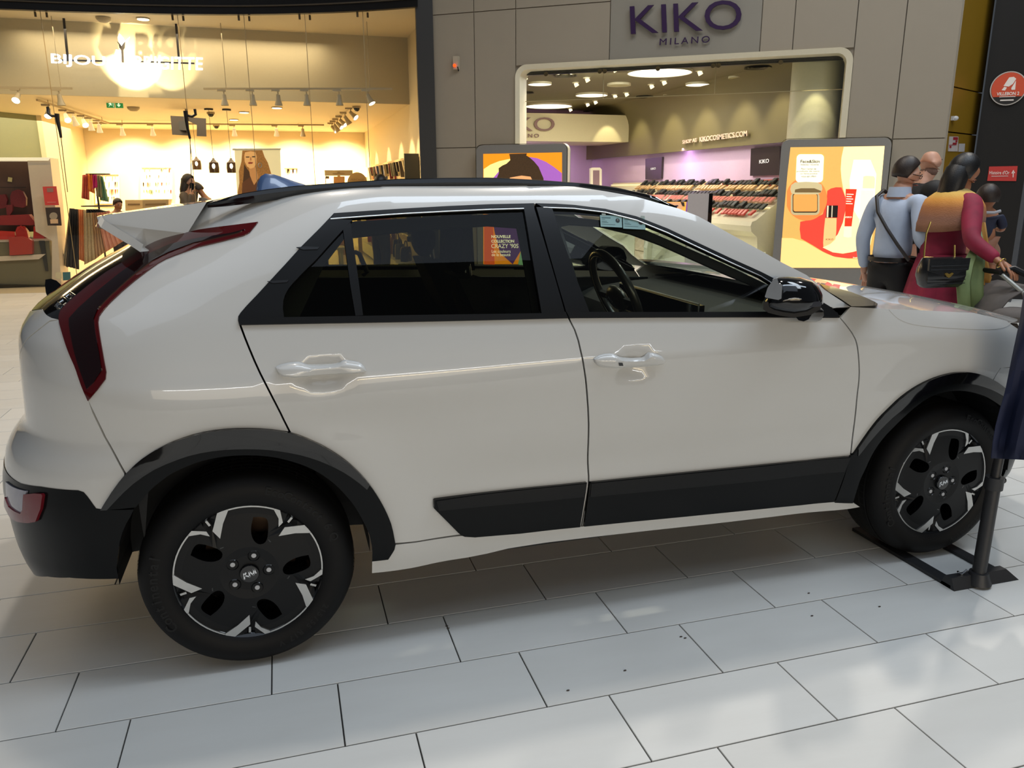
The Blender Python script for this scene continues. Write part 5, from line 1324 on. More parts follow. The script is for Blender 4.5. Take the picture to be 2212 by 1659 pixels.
# exit sign
def exit_sign(px, py, Y, w_, label):
    c = on_y(px, py, Y); root = empty('exit_sign', tuple(c), label=label, cat='exit sign'); h = w_ * .42
    G_ = em('exit_green', (40, 140, 72), .5); W_ = em('exit_white', (220, 250, 220), .9)
    for k in (-1, 1):
        x0 = (-w_ / 2 if k < 0 else .01); mb = MB(); mb.box(x0, x0 + w_ / 2 - .01, -.02, .02, -h / 2, h / 2); mb.build('green_panel', G_, root)
    mb = MB(); mb.box(-w_ / 2, w_ / 2, -.02, .02, h / 2, h / 2 + .02); mb.build('housing', SHW, root)
    q = w_ / 2; X = lambda u, v: (w_ * .25 + u * h, -.024, v * h)
    mb = MB(); mb.prism([(-.09, .36), (.09, .36), (.09, -.02), (.30, -.02), (0, -.38), (-.30, -.02), (-.09, -.02)], lambda u, v: X(u, v), lambda u, v: tuple(np.array(X(u, v)) + np.array([0, .003, 0]))); mb.build('arrow', W_, root)
    X2 = lambda u, v: (-w_ * .25 + u * h, -.024, v * h)
    for nm, pl_ in (('runner_body', [(-.10, .22), (.06, .24), (.12, .02), (.0, -.06), (-.14, .02)]), ('runner_leg', [(.0, -.02), (.12, .0), (.22, -.16), (.16, -.20), (.06, -.10)]), ('runner_leg', [(-.12, .04), (.0, -.02), (-.08, -.2), (-.26, -.34), (-.30, -.28), (-.14, -.16)]), ('runner_arm', [(.04, .2), (.22, .08), (.19, .03), (.04, .12)]), ('runner_arm', [(-.10, .2), (-.26, .12), (-.28, .0), (-.22, .0), (-.20, .08), (-.08, .12)]), ('runner_head', [(.05 + .07 * math.cos(a), .33 + .07 * math.sin(a)) for a in [PI * i / 5 for i in range(10)]]), ('doorway', [(.20, .42), (.42, .42), (.42, -.42), (.36, -.42), (.36, .36), (.20, .36)])):
        mb = MB(); mb.prism(pl_, lambda u, v: X2(u, v), lambda u, v: tuple(np.array(X2(u, v)) + np.array([0, .003, 0]))); mb.build(nm, W_, root)
    mb = MB(); mb.tube([(0, 0, h / 2), (0, 0, h / 2 + .12)], .006); mb.build('hanger', SHW, root)
    return root
exit_sign(1532, 152, 7.9, .19, 'green running man exit sign below the olive ceiling of the cosmetics shop')
# wall lettering on the cove
def xat(px, py, X): return on_x(px, py, X)
wt = empty('wall_lettering', tuple(xat(1560, 296, 7.37)), label='pale SHOP AT KIKOCOSMETICS.COM lettering on the curved olive wall', cat='sign')
PK = mat('pale_pink_letter', (226, 200, 180), rough=.4)
under(fit_text('letter', 'SHOP AT', xat(1476, 311, 7.36), xat(1507, 306.5, 7.36), xat(1476, 303, 7.36), PK, None, .02, .01, split=True), wt)
under(fit_text('letter', 'KIKOCOSMETICS.COM', xat(1513, 307, 7.36), xat(1616, 294, 7.36), xat(1513, 296, 7.36), PK, None, .02, .02, split=True), wt)
# dark screens
def side_screen(pts, label, X, t):
    P = [xat(x, y, X) for x, y in pts]; root = empty('screen', tuple(P[0]), label=label, cat='screen'); O = P[0]
    mb = MB(); Q = [p - O for p in P] + [p - O + np.array([.04, 0, 0]) for p in P]
    mb.add(Q, [(0, 1, 2, 3), (4, 7, 6, 5), (0, 4, 5, 1), (1, 5, 6, 2), (2, 6, 7, 3), (3, 7, 4, 0)]); mb.build('panel', mat('screen_dark', (46, 38, 36), rough=.25, emit=.5), root)
    b = lambda u, v: (P[0] * (1 - u) * (1 - v) + P[1] * u * (1 - v) + P[2] * u * v + P[3] * (1 - u) * v) - O + np.array([-.004, 0, 0])
    for o in fit_text('letter', 'KIKO', b(*t[0]), b(*t[1]), b(*t[2]), em('screen_text', (210, 205, 205), .7), None, .002, .01): o.parent = root
side_screen([(1394,343),(1430,339),(1428,386),(1394,388)], 'small black KIKO screen on the lilac wall, left of two screens', 7.50, ((.36, .56), (.66, .55), (.36, .46)))
side_screen([(1622,321),(1684,316),(1683,378),(1620,380)], 'larger black KIKO screen on lilac wall beside the light box', 7.50, ((.33, .57), (.66, .55), (.33, .43)))
# long cosmetics display along the lilac wall
cnt = empty('display_counter', (7.0, 9.5, 0), label='long sloping cream makeup display counter below the lilac wall', cat='display')
yA, yB = 6.75, 13.6
def cz(u): return (7.50 - .72 * u, 1.56 - .52 * u)       # u 0 back/top .. 1 front/bottom of the sloping face
mb = MB(); rows = []
for y in np.linspace(yA, yB, 12):
    rows.append([(7.52, y, 1.60), (7.50, y, 1.60)] + [(cz(u)[0], y, cz(u)[1]) for u in (0, .33, .66, 1)] + [(6.72, y, 1.02), (6.70, y, .96), (6.72, y, .88), (6.82, y, .80), (6.90, y, .05), (7.52, y, .05)])
mb.grid(rows, closed=True); mb.add(rows[0], [tuple(range(len(rows[0])))]); mb.add(rows[-1], [tuple(range(len(rows[0])))]); under([mb.build('body', SHW, None)], cnt)
mb = MB()
for y in np.linspace(yA + .1, yB, 9): mb.box(6.87, 6.895, y - .008, y + .008, .1, .78)
for z in (.30, .55): mb.box(6.868, 6.89, yA, yB, z, z + .012)
under([mb.build('drawer_joint', mat('joint_olive', (120, 110, 84), rough=.6))], cnt); bpy.data.objects[-1] if False else None  # darker strips along the drawer joints
for k, u in enumerate((.02, .34, .67)):
    mb = MB(); x, z = cz(u); mb.box(x - .03, x + .0, yA + .02, yB, z - .005, z + .012); under([mb.build('shelf_ledge', em('lit_shelf', (255, 240, 190), .8), None)], cnt)
# header bands with LEVRES
for (pts, tx) in (([(1522,396),(1592,391),(1592,401),(1520,406)], ((1538,402.5),(1560,401),(1538,395.5))), ([(1600,391),(1690,386),(1690,400),(1598,402)], ((1628,399.5),(1653,398),(1628,392.5)))):
    P = [xat(x, y, 7.44) for x, y in pts]; hb = MB(); hb.add(P + [p + np.array([.03, 0, 0]) for p in P], [(0, 1, 2, 3), (4, 7, 6, 5), (0, 4, 5, 1), (1, 5, 6, 2), (2, 6, 7, 3), (3, 7, 4, 0)])
    o = under([hb.build('header_band', em('header_red', (176, 74, 52), .5), None)], cnt)
    under(fit_text('header_lettering', 'L\u00c8VRES', xat(*tx[0], 7.43), xat(*tx[1], 7.43), xat(*tx[2], 7.43), em('screen_white', (255, 245, 225), .9), None, .003, .03), cnt)
BLK = mat('makeup_black', (40, 42, 38), rough=.3); GOLDP = mat('palette_tan', (190, 150, 96), rough=.5); REDP = mat('palette_red', (190, 60, 48), rough=.5); ROSE = mat('palette_rose', (206, 150, 130), rough=.5)
random.seed(11)
rows_ = [('top', .07, BLK, 'black makeup palette propped on the top row of the sloping display'), ('second', .21, GOLDP, 'tan powder tester on second row of the sloping display'), ('third', .40, BLK, 'black makeup palette propped on the middle row of the sloping display'), ('fourth', .55, ROSE, 'rose powder tester on the fourth row of the sloping display'), ('fifth', .73, BLK, 'black makeup palette on the lowest black row of the sloping display'), ('sixth', .90, REDP, 'red and rose lip tester on the front row of the sloping display')]
protoB = {}
for nm, u, mt, lab in rows_:
    big = mt is BLK
    root0 = None; y = yA + .08; cnt_i = 0
    while y < 11.9:
        w_ = .11 if big else .09
        if random.random() < .86:
            if root0 is None:
                r_ = empty('makeup_palette' if big else 'powder_tester', (0, 0, 0), label=lab, cat='makeup', group='makeup on the ' + nm + ' row of the display')
                mb = MB(); mb.box(-.055, .055, -w_ / 2 + .006, w_ / 2 - .006, 0, .022); mb.build('case', mt, r_)
                mb = MB(); mb.box(-.045, .045, -w_ / 2 + .014, w_ / 2 - .014, .022, .026); mb.build('lid', mat(nm + '_lid', (64, 66, 60) if big else ((226, 190, 140) if mt is GOLDP else (216, 120, 104)), rough=.3), r_)
                root0 = r_; c = r_
            else: c = copy_tree(root0)
            x, z = cz(u); c.location = (x - .025, y + random.uniform(-.006, .006), z + .042); c.rotation_euler = (0, math.radians(-(36 + random.uniform(-6, 8))) , 0)
            c['label'] = '%s %s from the near end of the %s display row' % (ordn(cnt_i), {'top': 'black palette', 'second': 'tan powder tester', 'third': 'black palette', 'fourth': 'rose powder tester', 'fifth': 'black palette', 'sixth': 'red tester'}[nm], nm); cnt_i += 1
            if big and random.random() < .35:
                c2 = copy_tree(root0); c2['label'] = 'black palette stacked on the %s one from the near end of the %s display row' % (ordn(cnt_i - 1), nm); c2.location = (x - .043, y, z + .070); c2.rotation_euler = c.rotation_euler
        y += w_ + (.03 if random.random() < .2 else .004)
# free standing easel board in the shop, poster on the display end
bd = [(1488,417),(1531,415),(1537,416),(1536,482),(1530,480),(1487,470)]
root = empty('sign_board', tuple(at_depth(1510, 600, 10.3)), label='tall pale grey board with black edge standing before the makeup display', cat='board')
q0 = at_depth(1488, 418, 10.35); q1 = at_depth(1532, 416, 10.35); zt = q0[2]
mb = MB(); d_ = (q1 - q0); d_[2] = 0; L_ = np.linalg.norm(d_); 
V = [(q0[0], q0[1], .1), (q1[0], q1[1], .1), (q1[0], q1[1], zt), (q0[0], q0[1], zt)]; nrm_ = np.cross(d_, [0, 0, 1]); nrm_ /= np.linalg.norm(nrm_); V += [tuple(np.array(v) - nrm_ * .05) for v in V]
mb.add(V, [(0, 1, 2, 3), (4, 7, 6, 5), (0, 4, 5, 1), (1, 5, 6, 2), (2, 6, 7, 3), (3, 7, 4, 0)]); under([mb.build('board', mat('board_grey', (176, 166, 162), rough=.5))], root)
mb = MB(); e = d_ / L_; V = [tuple(np.array((q1[0], q1[1], z)) + e * k + nrm_ * .004 - nrm_ * j) for z in (.0, zt) for k in (0, .05) for j in (0, .06)]
mb.add(V, [(0, 1, 3, 2), (4, 6, 7, 5), (0, 4, 5, 1), (2, 3, 7, 6), (0, 2, 6, 4), (1, 5, 7, 3)]); under([mb.build('edge_post', GLOSSB)], root)
fp = empty('small_poster', tuple(at_depth(1462, 440, 11.2)), label='small poster of a face with orange disc beside the grey board', cat='poster')
PF = lambda x, y: at_depth(x, y, 10.8)
for nm, pts, m_, k in (('ground', [(1440,436),(1489,436),(1489,470),(1440,470)], em('small_orange', (240, 180, 70), .6), 0), ('purple_edge', [(1483,436),(1489,436),(1489,470),(1480,470)], em('small_purple', (120, 70, 150), .6), 1), ('face', [(1444,437),(1472,437),(1476,446),(1470,458),(1460,466),(1444,462)], em('small_skin', (220, 160, 110), .6), 2), ('hair', [(1470,436),(1478,437),(1479,446),(1474,445)], mat('small_hair', (60, 40, 24), rough=.7), 3), ('eye', [(1456,444),(1464,443),(1466,445),(1460,447)], mat('small_eye', (70, 30, 70), rough=.5), 4)):
    mb = MB(); n = len(pts); mb.prism(pts, lambda x, y: at_depth(x, y, 10.8 - k * .004), lambda x, y: at_depth(x, y, 10.803 - k * .004)); under([mb.build(nm, m_)], fp)
# white mirror frame in the back
mfp = [(1276,364),(1281,362),(1296,362),(1300,366),(1300,420),(1276,420)]
mf = empty('standing_mirror', tuple(on_y(1288, 392, 13.2)), label='white framed tall mirror at the lilac back wall', cat='mirror')
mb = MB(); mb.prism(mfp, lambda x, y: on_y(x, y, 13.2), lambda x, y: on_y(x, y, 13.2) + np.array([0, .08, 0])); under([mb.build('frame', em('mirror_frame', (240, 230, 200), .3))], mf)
mb = MB(); mb.prism([(1281,368),(1295,368),(1295,420),(1281,420)], lambda x, y: on_y(x, y, 13.19), lambda x, y: on_y(x, y, 13.195)); under([mb.build('mirror_glass', mat('mirror_mauve', (170, 140, 150), rough=.2))], mf)
# white display tables of the shop floor seen through the car windows
def counter_px(px0, px1, pyt, D0, D1, lab, motif):
    a = at_depth(px0, pyt, D0); b_ = at_depth(px1, pyt, D1); h = float((a[2] + b_[2]) / 2)
    r_ = empty('display_table', (float((a[0] + b_[0]) / 2), float((a[1] + b_[1]) / 2), 0), math.atan2(b_[1] - a[1], b_[0] - a[0]), lab, 'table'); hw = math.hypot(b_[0] - a[0], b_[1] - a[1]) / 2
    mb = MB(); mb.box(-hw - .02, hw + .02, -.02, .62, h - .05, h); mb.build('tabletop', em('table_white_glow', (236, 236, 206), .25), r_)  # tabletop colour glows faintly to look lit; it holds no lamp
    mb = MB(); mb.box(-hw, hw, .0, .6, .0, h - .05); mb.build('plinth', mat('plinth_white', (226, 224, 206), rough=.4), r_)
    for i in range(motif):
        cx = -hw + (i + .5) * 2 * hw / motif; w_ = hw / motif * .8
        for nm, q in (('raised_stroke', [(-1, .08), (-.7, .08), (-.7, .9), (-1, .9)]), ('raised_stroke', [(-.6, .48), (.6, .9), (1, .9), (-.2, .46)]), ('raised_stroke', [(-.3, .50), (.6, .08), (1, .08), (-.05, .58)])):
            mb = MB(); mb.prism(q, lambda u, v: (cx + u * w_, -.02, v * (h - .05)), lambda u, v: (cx + u * w_, .0, v * (h - .05))); mb.build(nm, mat('plinth_motif', (196, 194, 172), rough=.4), r_)
    return r_
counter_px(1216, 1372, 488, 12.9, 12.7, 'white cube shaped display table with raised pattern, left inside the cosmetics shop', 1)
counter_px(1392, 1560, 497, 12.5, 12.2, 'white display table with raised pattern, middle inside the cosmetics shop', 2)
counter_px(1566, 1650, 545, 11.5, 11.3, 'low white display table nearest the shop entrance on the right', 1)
# ------------------------------------------------------------------ gold wall and black column
G0 = np.array([8.15, 4.94, 0]); G1 = np.array([8.95, 5.33, 0]); GD = (G1 - G0) / np.linalg.norm(G1 - G0); GN = np.array([GD[1], -GD[0], 0])
def gp_(s, z, out=0.0): return G0 + GD * s + GN * out + np.array([0, 0, z])
def gg(px, py, out=0.0):
    r = ray(px, py); o = G0 + GN * out; t = ((o - CAM) @ GN) / (r @ GN); P = CAM + r * t; return float((P - G0) @ GD), float(P[2])
def gbox(mb, s0, s1, z0, z1, o0, o1):
    V = [gp_(s, z, o) for s in (s0, s1) for z in (z0, z1) for o in (o0, o1)]
    return mb.add(V, [(0, 1, 3, 2), (4, 6, 7, 5), (0, 4, 5, 1), (2, 3, 7, 6), (0, 2, 6, 4), (1, 5, 7, 3)])
mb = MB(); gbox(mb, 0, 1.2, 0, 5.4, -.20, -.06); gw = mb.build('wall_gold', mat('gold_backing', (30, 22, 6), rough=.5)); gw['kind'] = 'structure'
GOLD = mat('gold_panel', (158, 122, 34), rough=.42, metal=.35, var=.05, scale=4)
gz = [0, 1.0, gg(2075, 288)[1], gg(2080, 192)[1], 5.4]
for z0, z1 in zip(gz[:-1], gz[1:]):
    mb = MB(); gbox(mb, .02, 1.19, z0 + .008, z1 - .008, -.05, 0); mb.build('wall_panel', GOLD, gw)
R_c = on_z(2172, 652); 
colb = empty('black_column', (float(R_c[0]), float(R_c[1]), 0), label='wide matte black column with signs beside the gold wall panels', cat='column')
e1 = np.array([-.818, .575, 0]); e2 = np.array([.72, .69, 0])
V = [np.array([0, 0, 0]), e1 * .60, e1 * .60 + e2 * .5, e2 * .30, ]
def ppr(name, base, z0, z1, mt, par):
    mb = MB(); n = len(base); mb.add([b + np.array([0, 0, z0]) for b in base] + [b + np.array([0, 0, z1]) for b in base], [tuple(range(n))[::-1], tuple(range(n, 2 * n))] + [(i, (i + 1) % n, n + (i + 1) % n, n + i) for i in range(n)]); return mb.build(name, mt, par)
ppr('shaft', V, 0, 5.6, mat('column_black', (24, 21, 18), rough=.6, spec=.3), colb)
ppr('grey_corner_strip', [np.array([0, 0, 0]), e2 * .30, e2 * .30 + np.array([.06, -.06, 0]), np.array([.04, -.045, 0])], 0, 5.6, mat('strip_grey', (70, 72, 76), rough=.5), colb)
mb = MB(); mb.add([(9.6, 5.2, 0), (14.5, 1.5, 0), (14.5, 1.5, 6), (9.6, 5.2, 6)], [(0, 1, 2, 3)]); o = mb.build('wall_far', mat('far_dark', (24, 22, 22), rough=.6)); o['kind'] = 'structure'
# column face coordinates
RC = R_c; nC = np.array([-.575, -.818, 0])
def cc(px, py, out=0.0):
    r = ray(px, py); o = RC + nC * out; t = ((o - CAM) @ nC) / (r @ nC); return CAM + r * t
def cplate(name, pts, mt, root, out, d=.003):
    mb = MB(); mb.prism(pts, lambda x, y: cc(x, y, out), lambda x, y: cc(x, y, out - d)); return under([mb.build(name, mt)], root)[0]
rs_ = empty('round_sign', tuple(cc(2178, 190)), label='round red and black shopping centre sign with white A emblem on column', cat='sign')
def disc_px(cx, cy, rx, ry, rot=0, n=40): return [(cx + rx * math.cos(a) * math.cos(rot) - ry * math.sin(a) * math.sin(rot), cy + rx * math.cos(a) * math.sin(rot) + ry * math.sin(a) * math.cos(rot)) for a in [2 * PI * i / n for i in range(n)]]
cS = cc(2178, 191, .02); rS = .197
def ring_pts(r_, a0=0, a1=360, n=40): 
    return [(r_ * math.cos(math.radians(a0 + (a1 - a0) * i / n)), r_ * math.sin(math.radians(a0 + (a1 - a0) * i / n))) for i in range(n + 1)]
exS = np.array([.818, -.575, 0]); 
def sdisc(name, pts, mt, out):
    mb = MB(); mb.prism(pts, lambda u, v: cS + exS * u + np.array([0, 0, v]) + nC * out, lambda u, v: cS + exS * u + np.array([0, 0, v]) + nC * (out - .004)); return under([mb.build(name, mt)], rs_)[0]
sdisc('white_rim', ring_pts(.205)[:-1], mat('sign_white', (190, 180, 170), rough=.5), .004)
sdisc('black_disc', ring_pts(.192)[:-1], mat('sign_black', (20, 16, 14), rough=.5), .008)
sdisc('red_field', ring_pts(.190, -32, 212), mat('sign_red', (186, 66, 34), rough=.5, emit=.15), .012)
WS = mat('sign_letter_white', (215, 205, 195), rough=.5, emit=.15)
sdisc('emblem_wing', [(-.06, .03), (-.01, .13), (.04, .135), (.07, .11), (.04, .05), (.0, .02)], WS, .016)
sdisc('emblem_leg', [(-.075, -.02), (-.05, .02), (-.02, .01), (-.035, -.025)], WS, .016)
sdisc('emblem_leg', [(.03, .0), (.07, .09), (.075, -.02), (.035, -.02)], WS, .016)
tS = lambda u, v: cS + exS * u + np.array([0, 0, v]) + nC * .018
under(fit_text('sign_lettering', 'VILLEBON 2', tS(-.125, -.085), tS(.125, -.085), tS(-.125, -.045), WS, None, .003, .02), rs_)
sdisc('small_line', [(-.09, -.105), (.09, -.105), (.09, -.097), (-.09, -.097)], WS, .016)
sdisc('small_line', [(-.075, -.150), (.075, -.150), (.075, -.135), (-.075, -.135)], WS, .016)
hs_ = empty('direction_sign', tuple(cc(2165, 375)), label="red Histoire d'Or sign with white upward arrow on the black column", cat='sign')
c8 = lambda a, b: (1780 + a / 4.148, 300 + b / 4.148)
cplate('red_plate', [c8(1480,248),c8(1735,243),c8(1722,378),c8(1462,376)], mat('plate_red', (176, 42, 36), rough=.5, emit=.12), hs_, .012, .01)
under(fit_text('sign_lettering', "Histoire d'Or", cc(*c8(1482, 318), .016), cc(*c8(1660, 318), .016), cc(*c8(1484, 286), .016), WS, None, .003), hs_)
for p_ in ([(1500,333),(1650,331),(1650,335),(1500,337)], [(1692,300),(1699,300),(1697,345),(1690,345)], [(1680,308),(1696,278),(1712,306),(1705,308),(1696,290),(1686,312)]):
    cplate('white_mark', [c8(*p) for p in p_], WS, hs_, .017, .003)
# things fixed on the gold wall
def gplate(name, pts, mt, root, out=.006, d=.005):
    q = [gg(x, y, out) for x, y in pts]; mb = MB(); mb.prism(q, lambda s, z: gp_(s, z, out), lambda s, z: gp_(s, z, out - d)); return under([mb.build(name, mt)], root)[0]
c5 = lambda a, b: (1780 + a / 5.028, b / 5.028)
ev = empty('evacuation_plan', tuple(gp_(.3, 2.1)), label='framed red and white evacuation plan on the gold wall panel', cat='plan')
gplate('sheet', [c5(1365,1482),c5(1460,1484),c5(1452,1645),c5(1350,1643)], mat('plan_white', (190, 180, 176), rough=.5), ev)
for p_ in ([(1405,1490),(1455,1490),(1455,1520),(1405,1520)], [(1430,1525),(1452,1525),(1448,1545),(1428,1545)], [(1400,1550),(1445,1550),(1440,1568),(1398,1568)], [(1360,1572),(1440,1570),(1440,1576),(1360,1578)], [(1365,1585),(1385,1585),(1385,1605),(1365,1605)]):
    gplate('red_mark', [c5(*p) for p in p_], mat('plan_red', (150, 30, 40), rough=.5), ev, .009)
nt2 = empty('paper_notice', tuple(gp_(.5, 2.0)), label='small plain white notice right of the evacuation plan', cat='notice')
gplate('sheet', [c5(1468,1560),c5(1532,1560),c5(1525,1648),c5(1462,1648)], mat('notice_white', (180, 176, 176), rough=.5), nt2)
ws2 = empty('wall_sensor', tuple(gp_(.3, 2.6)), label='small white wall sensor on the upper gold panel', cat='sensor')
P = gg(*c5(1425, 1285), .03); mb = MB(); mb.ball(tuple(gp_(P[0], P[1], .03)), (.04, .04, .03), 12, 8); under([mb.build('dome', mat('sensor_white', (200, 198, 196), rough=.4), None, True)], ws2)
mb = MB(); gbox(mb, P[0] - .06, P[0] + .0, P[1] - .025, P[1] + .025, .0, .03); under([mb.build('bracket', mat('sensor_white', (200, 198, 196), rough=.4))], ws2)
# ------------------------------------------------------------------ jewellery shop (curved glass front)
FB = [(-9.0, 10.62), (-4.1, 10.62), (-2.95, 10.56), (-1.85, 10.44), (-1.0, 10.28), (-.11, 10.06), (.755, 9.74), (1.59, 9.32), (2.30, 8.86)]
FBs = [FB[0]] + [tuple(p) for p in smooth_line(FB[1:], 2)]
def fnear(px, py):
    """point where a photographed pixel meets the glass front"""
    r = ray(px, py); best = None
    for a, b in zip(FBs[:-1], FBs[1:]):
        d = np.array([b[0] - a[0], b[1] - a[1]]); A = np.array([[r[0], -d[0]], [r[1], -d[1]]]); rhs = np.array([a[0] - CAM[0], a[1] - CAM[1]])
        try: t, k = np.linalg.solve(A, rhs)
        except Exception: continue
        if -1e-6 <= k <= 1 + 1e-6 and t > 0: return CAM + r * t
    return CAM + r * 13.8
def strip_wall(name, pts, z0, z1, mt, th=.0, kind='structure'):
    mb = MB(); mb.grid([[(x, y, z0) for x, y in pts], [(x, y, z1) for x, y in pts]]); 
    if th: mb.grid([[(x, y - th, z0) for x, y in pts], [(x, y - th, z1) for x, y in pts]]); mb.grid([[(x, y - th, z0) for x, y in pts], [(x, y, z0) for x, y in pts]])
    o = mb.build(name, mt, None, False); 
    if kind: o['kind'] = kind
    return o
BLKF = mat('black_fascia', (18, 15, 13), rough=.35)
strip_wall('wall_fascia', FBs, 4.03, 6.5, BLKF, .10)
mb = MB(); mb.tube([(x, y - .12, 4.14) for x, y in FBs], .012, n=6); o = mb.build('trim_3', mat('fascia_line', (70, 62, 52), rough=.4), None, True); o['kind'] = 'structure'
mb = MB(); mb.add([(2.28, 8.82, 0), (2.52, 8.78, 0), (2.56, 9.05, 0), (2.30, 9.0, 0), (2.28, 8.82, 6.5), (2.52, 8.78, 6.5), (2.56, 9.05, 6.5), (2.30, 9.0, 6.5)], [(0, 1, 5, 4), (1, 2, 6, 5), (2, 3, 7, 6), (3, 0, 4, 7)])
o = mb.build('trim_4', mat('jamb_black', (24, 22, 20), rough=.4)); o['kind'] = 'structure'
# panes between the seams, seam positions along the curve
GLS = glass('shop_glass', (.93, .95, .92), .8)
seams = [(-9.0, 10.62)] + [tuple(fnear(x, 300)[:2]) for x in (125, 410, 548, 675, 796)] + [(2.29, 8.87)]
def sub(p, q):
    mid_ = [pt for pt in FBs if p[0] + .02 < pt[0] < q[0] - .02]
    return [p] + mid_ + [q]
for i, (p, q) in enumerate(zip(seams[:-1], seams[1:])):
    q2 = (q[0] - .006, q[1] + .002)
    o = strip_wall('window_%d' % (i + 1), sub(p, q2), .02, 4.03, GLS)
SEAM = mat('seam_silicone', (150, 128, 84), rough=.5)
for i, p in enumerate(seams[1:-1]):
    mb = MB(); mb.box(p[0] - .0045, p[0] + .0045, p[1] - .004, p[1] + .004, .02, 4.03); o = mb.build('trim_%d' % (5 + i), SEAM); o['kind'] = 'structure'
    for k in (-1, 1):
        mb = MB(); mb.cyl((p[0] + k * .075, p[1] + .03, 3.96), (p[0] + k * .075, p[1] + .03, 4.03), .016, n=10)
        o = mb.build('glass_clamp', mat('clamp_steel', (120, 104, 80), rough=.3, metal=.8), None, True); setp(o, 'small steel glass clamp, %s from the left along the top of the panes' % ordn(2 * i + (k > 0)), 'clamp', 'steel clamps along the top of the glass front')
# shop shell
WARM = mat('warm_plaster', (226, 208, 172), rough=.6, var=.02, scale=2); WARM2 = mat('cream_ceiling', (232, 214, 180), rough=.6, var=.02, scale=2)
FC = FBs + [(2.62, 8.86)]
mb = MB(); mb.grid([[(x, y, 4.05) for x, y in FC], [(x, 11.35, 4.05) for x, y in FC]]); o = mb.build('ceiling_front', WARM2); o['kind'] = 'structure'
mb = MB(); mb.box(-9, 2.58, 11.3, 11.36, 2.95, 4.05); o = mb.build('wall_bulkhead', mat('beige_bulkhead', (190, 174, 140), rough=.6)); o['kind'] = 'structure'
mb = MB(); mb.box(-9, 2.58, 11.36, 19.0, 2.95, 3.0); o = mb.build('ceiling_left', WARM2); o['kind'] = 'structure'
mb = MB(); mb.box(-4.35, 2.6, 19.0, 19.1, 0, 2.95); o = mb.build('wall_rear', WARM); o['kind'] = 'structure'
mb = MB(); mb.box(2.55, 2.62, 8.98, 19.0, 0, 4.10); o = mb.build('wall_inner_right', WARM); o['kind'] = 'structure'
mb = MB(); mb.box(-4.42, -4.30, 15.35, 19.0, 0, 2.95); o = mb.build('wall_inner_left', WARM); o['kind'] = 'structure'
# grey green sheet standing in for a neighbouring shop's reflection, far left
mb = MB(); mb.add([(-4.36, 15.4, 0), (-6.9, 11.4, 0), (-6.9, 11.4, 2.95), (-4.36, 15.4, 2.95)], [(0, 1, 2, 3)]); o = mb.build('wall_reflection', mat('grey_green_reflection', (120, 126, 96), rough=.35)); o['kind'] = 'structure'
mb = MB(); mb.add([(-9, 10.7, .001), (2.55, 9.1, .001), (2.55, 19, .001), (-9, 19, .001)], [(0, 1, 2, 3)]); o = mb.build('floor_shop', mat('shop_floor', (206, 192, 160), rough=.3)); o['kind'] = 'structure'
# real lamps of the shop: washers on the back wall, on the bulkhead sign, on the right wall
WL = (1.0, .78, .45)
for x in (-3.2, -1.9, -.6, .7, 1.9): spotl((x, 17.4, 2.85), (x, 19.0, 1.3), 800, 84, WL, .6, .06)
for y in (10.3, 11.1, 12.4, 14.2, 16.4): spotl((1.75, y, 2.8), (2.55, y + .1, 1.75), 110, 50, WL, .5, .04)
spotl((-1.85, 10.72, 3.15), (-1.9, 11.3, 3.45), 190, 76, (1, .86, .55), .35, .02)
spotl((-1.55, 10.72, 3.05), (-1.35, 11.3, 3.4), 60, 60, (1, .86, .55), .35, .02)
spotl((-1.85, 10.9, 4.0), (-1.9, 11.3, 2.9), 150, 46, (1, .86, .55), .3, .02)
spotl((-3.4, 11.6, 2.85), (-3.0, 11.3, .9), 70, 90, WL, .5, .05)
spotl((-3.9, 11.6, 2.85), (-4.6, 12.2, 1.4), 40, 40, WL, .4, .03)

# track spotlights
TRK = mat('track_beige', (178, 160, 128), rough=.5); HEAD = mat('spot_head', (172, 158, 132), rough=.45); LENS = emitter('spot_lens', (255, 238, 196), 6.0)
TR = {}
def track(name_lab, p, q):
    TR[name_lab.split(' light track')[0]] = (np.array(p), np.array(q))
    root = empty('light_track', tuple(p), label=name_lab, cat='light track'); p = Vector(p); q = Vector(q)
    mb = MB(); mb.tube([(0, 0, 0), tuple(q - p)], .022, n=4); mb.build('rail', TRK, root)
    zt_ = 4.05 if p.y < 11.3 else 2.95
    for t in (.12, .88):
        c = (q - p) * t; mb = MB(); mb.tube([tuple(c), (c.x, c.y, zt_ - p.z)], .006, n=6); mb.build('hanger', TRK, root)
    return root
track('long front light track hanging behind the glass, carrying six white spotlights', on_y(440, 192, 10.95), on_y(848, 192, 10.0))
track('short front light track hanging at the upper left of shop window', on_y(-60, 188, 10.95), on_y(157, 191, 10.95))
def head(tilt=(0, 0, -1), lit=True):
    r = empty('track_spotlight', (0, 0, 0), cat='spotlight')
    mb = MB(); mb.box(-.10, .03, -.018, .018, -.03, .004); mb.build('adapter', TRK, r)
    mb = MB(); mb.tube([(0, 0, -.02), (0, 0, -.08)], .010, n=8); mb.build('neck', TRK, r)
    h = empty('lamp_head', (0, 0, -.09), parent=r)
    d = Vector(tilt).normalized(); h.rotation_euler = (-d).to_track_quat('Z', 'Y').to_euler()
    mb = MB(); mb.lathe([(0, .02), (.032, .015), (.038, -.06), (.062, -.15), (.060, -.152), (.056, -.145)], n=20); mb.build('shade', HEAD, h, True)
    mb = MB(); mb.lathe([(0, -.140), (.055, -.146)], n=20); mb.build('lens', LENS if lit else mat('lens_off', (210, 196, 160), rough=.3), h)
    return r
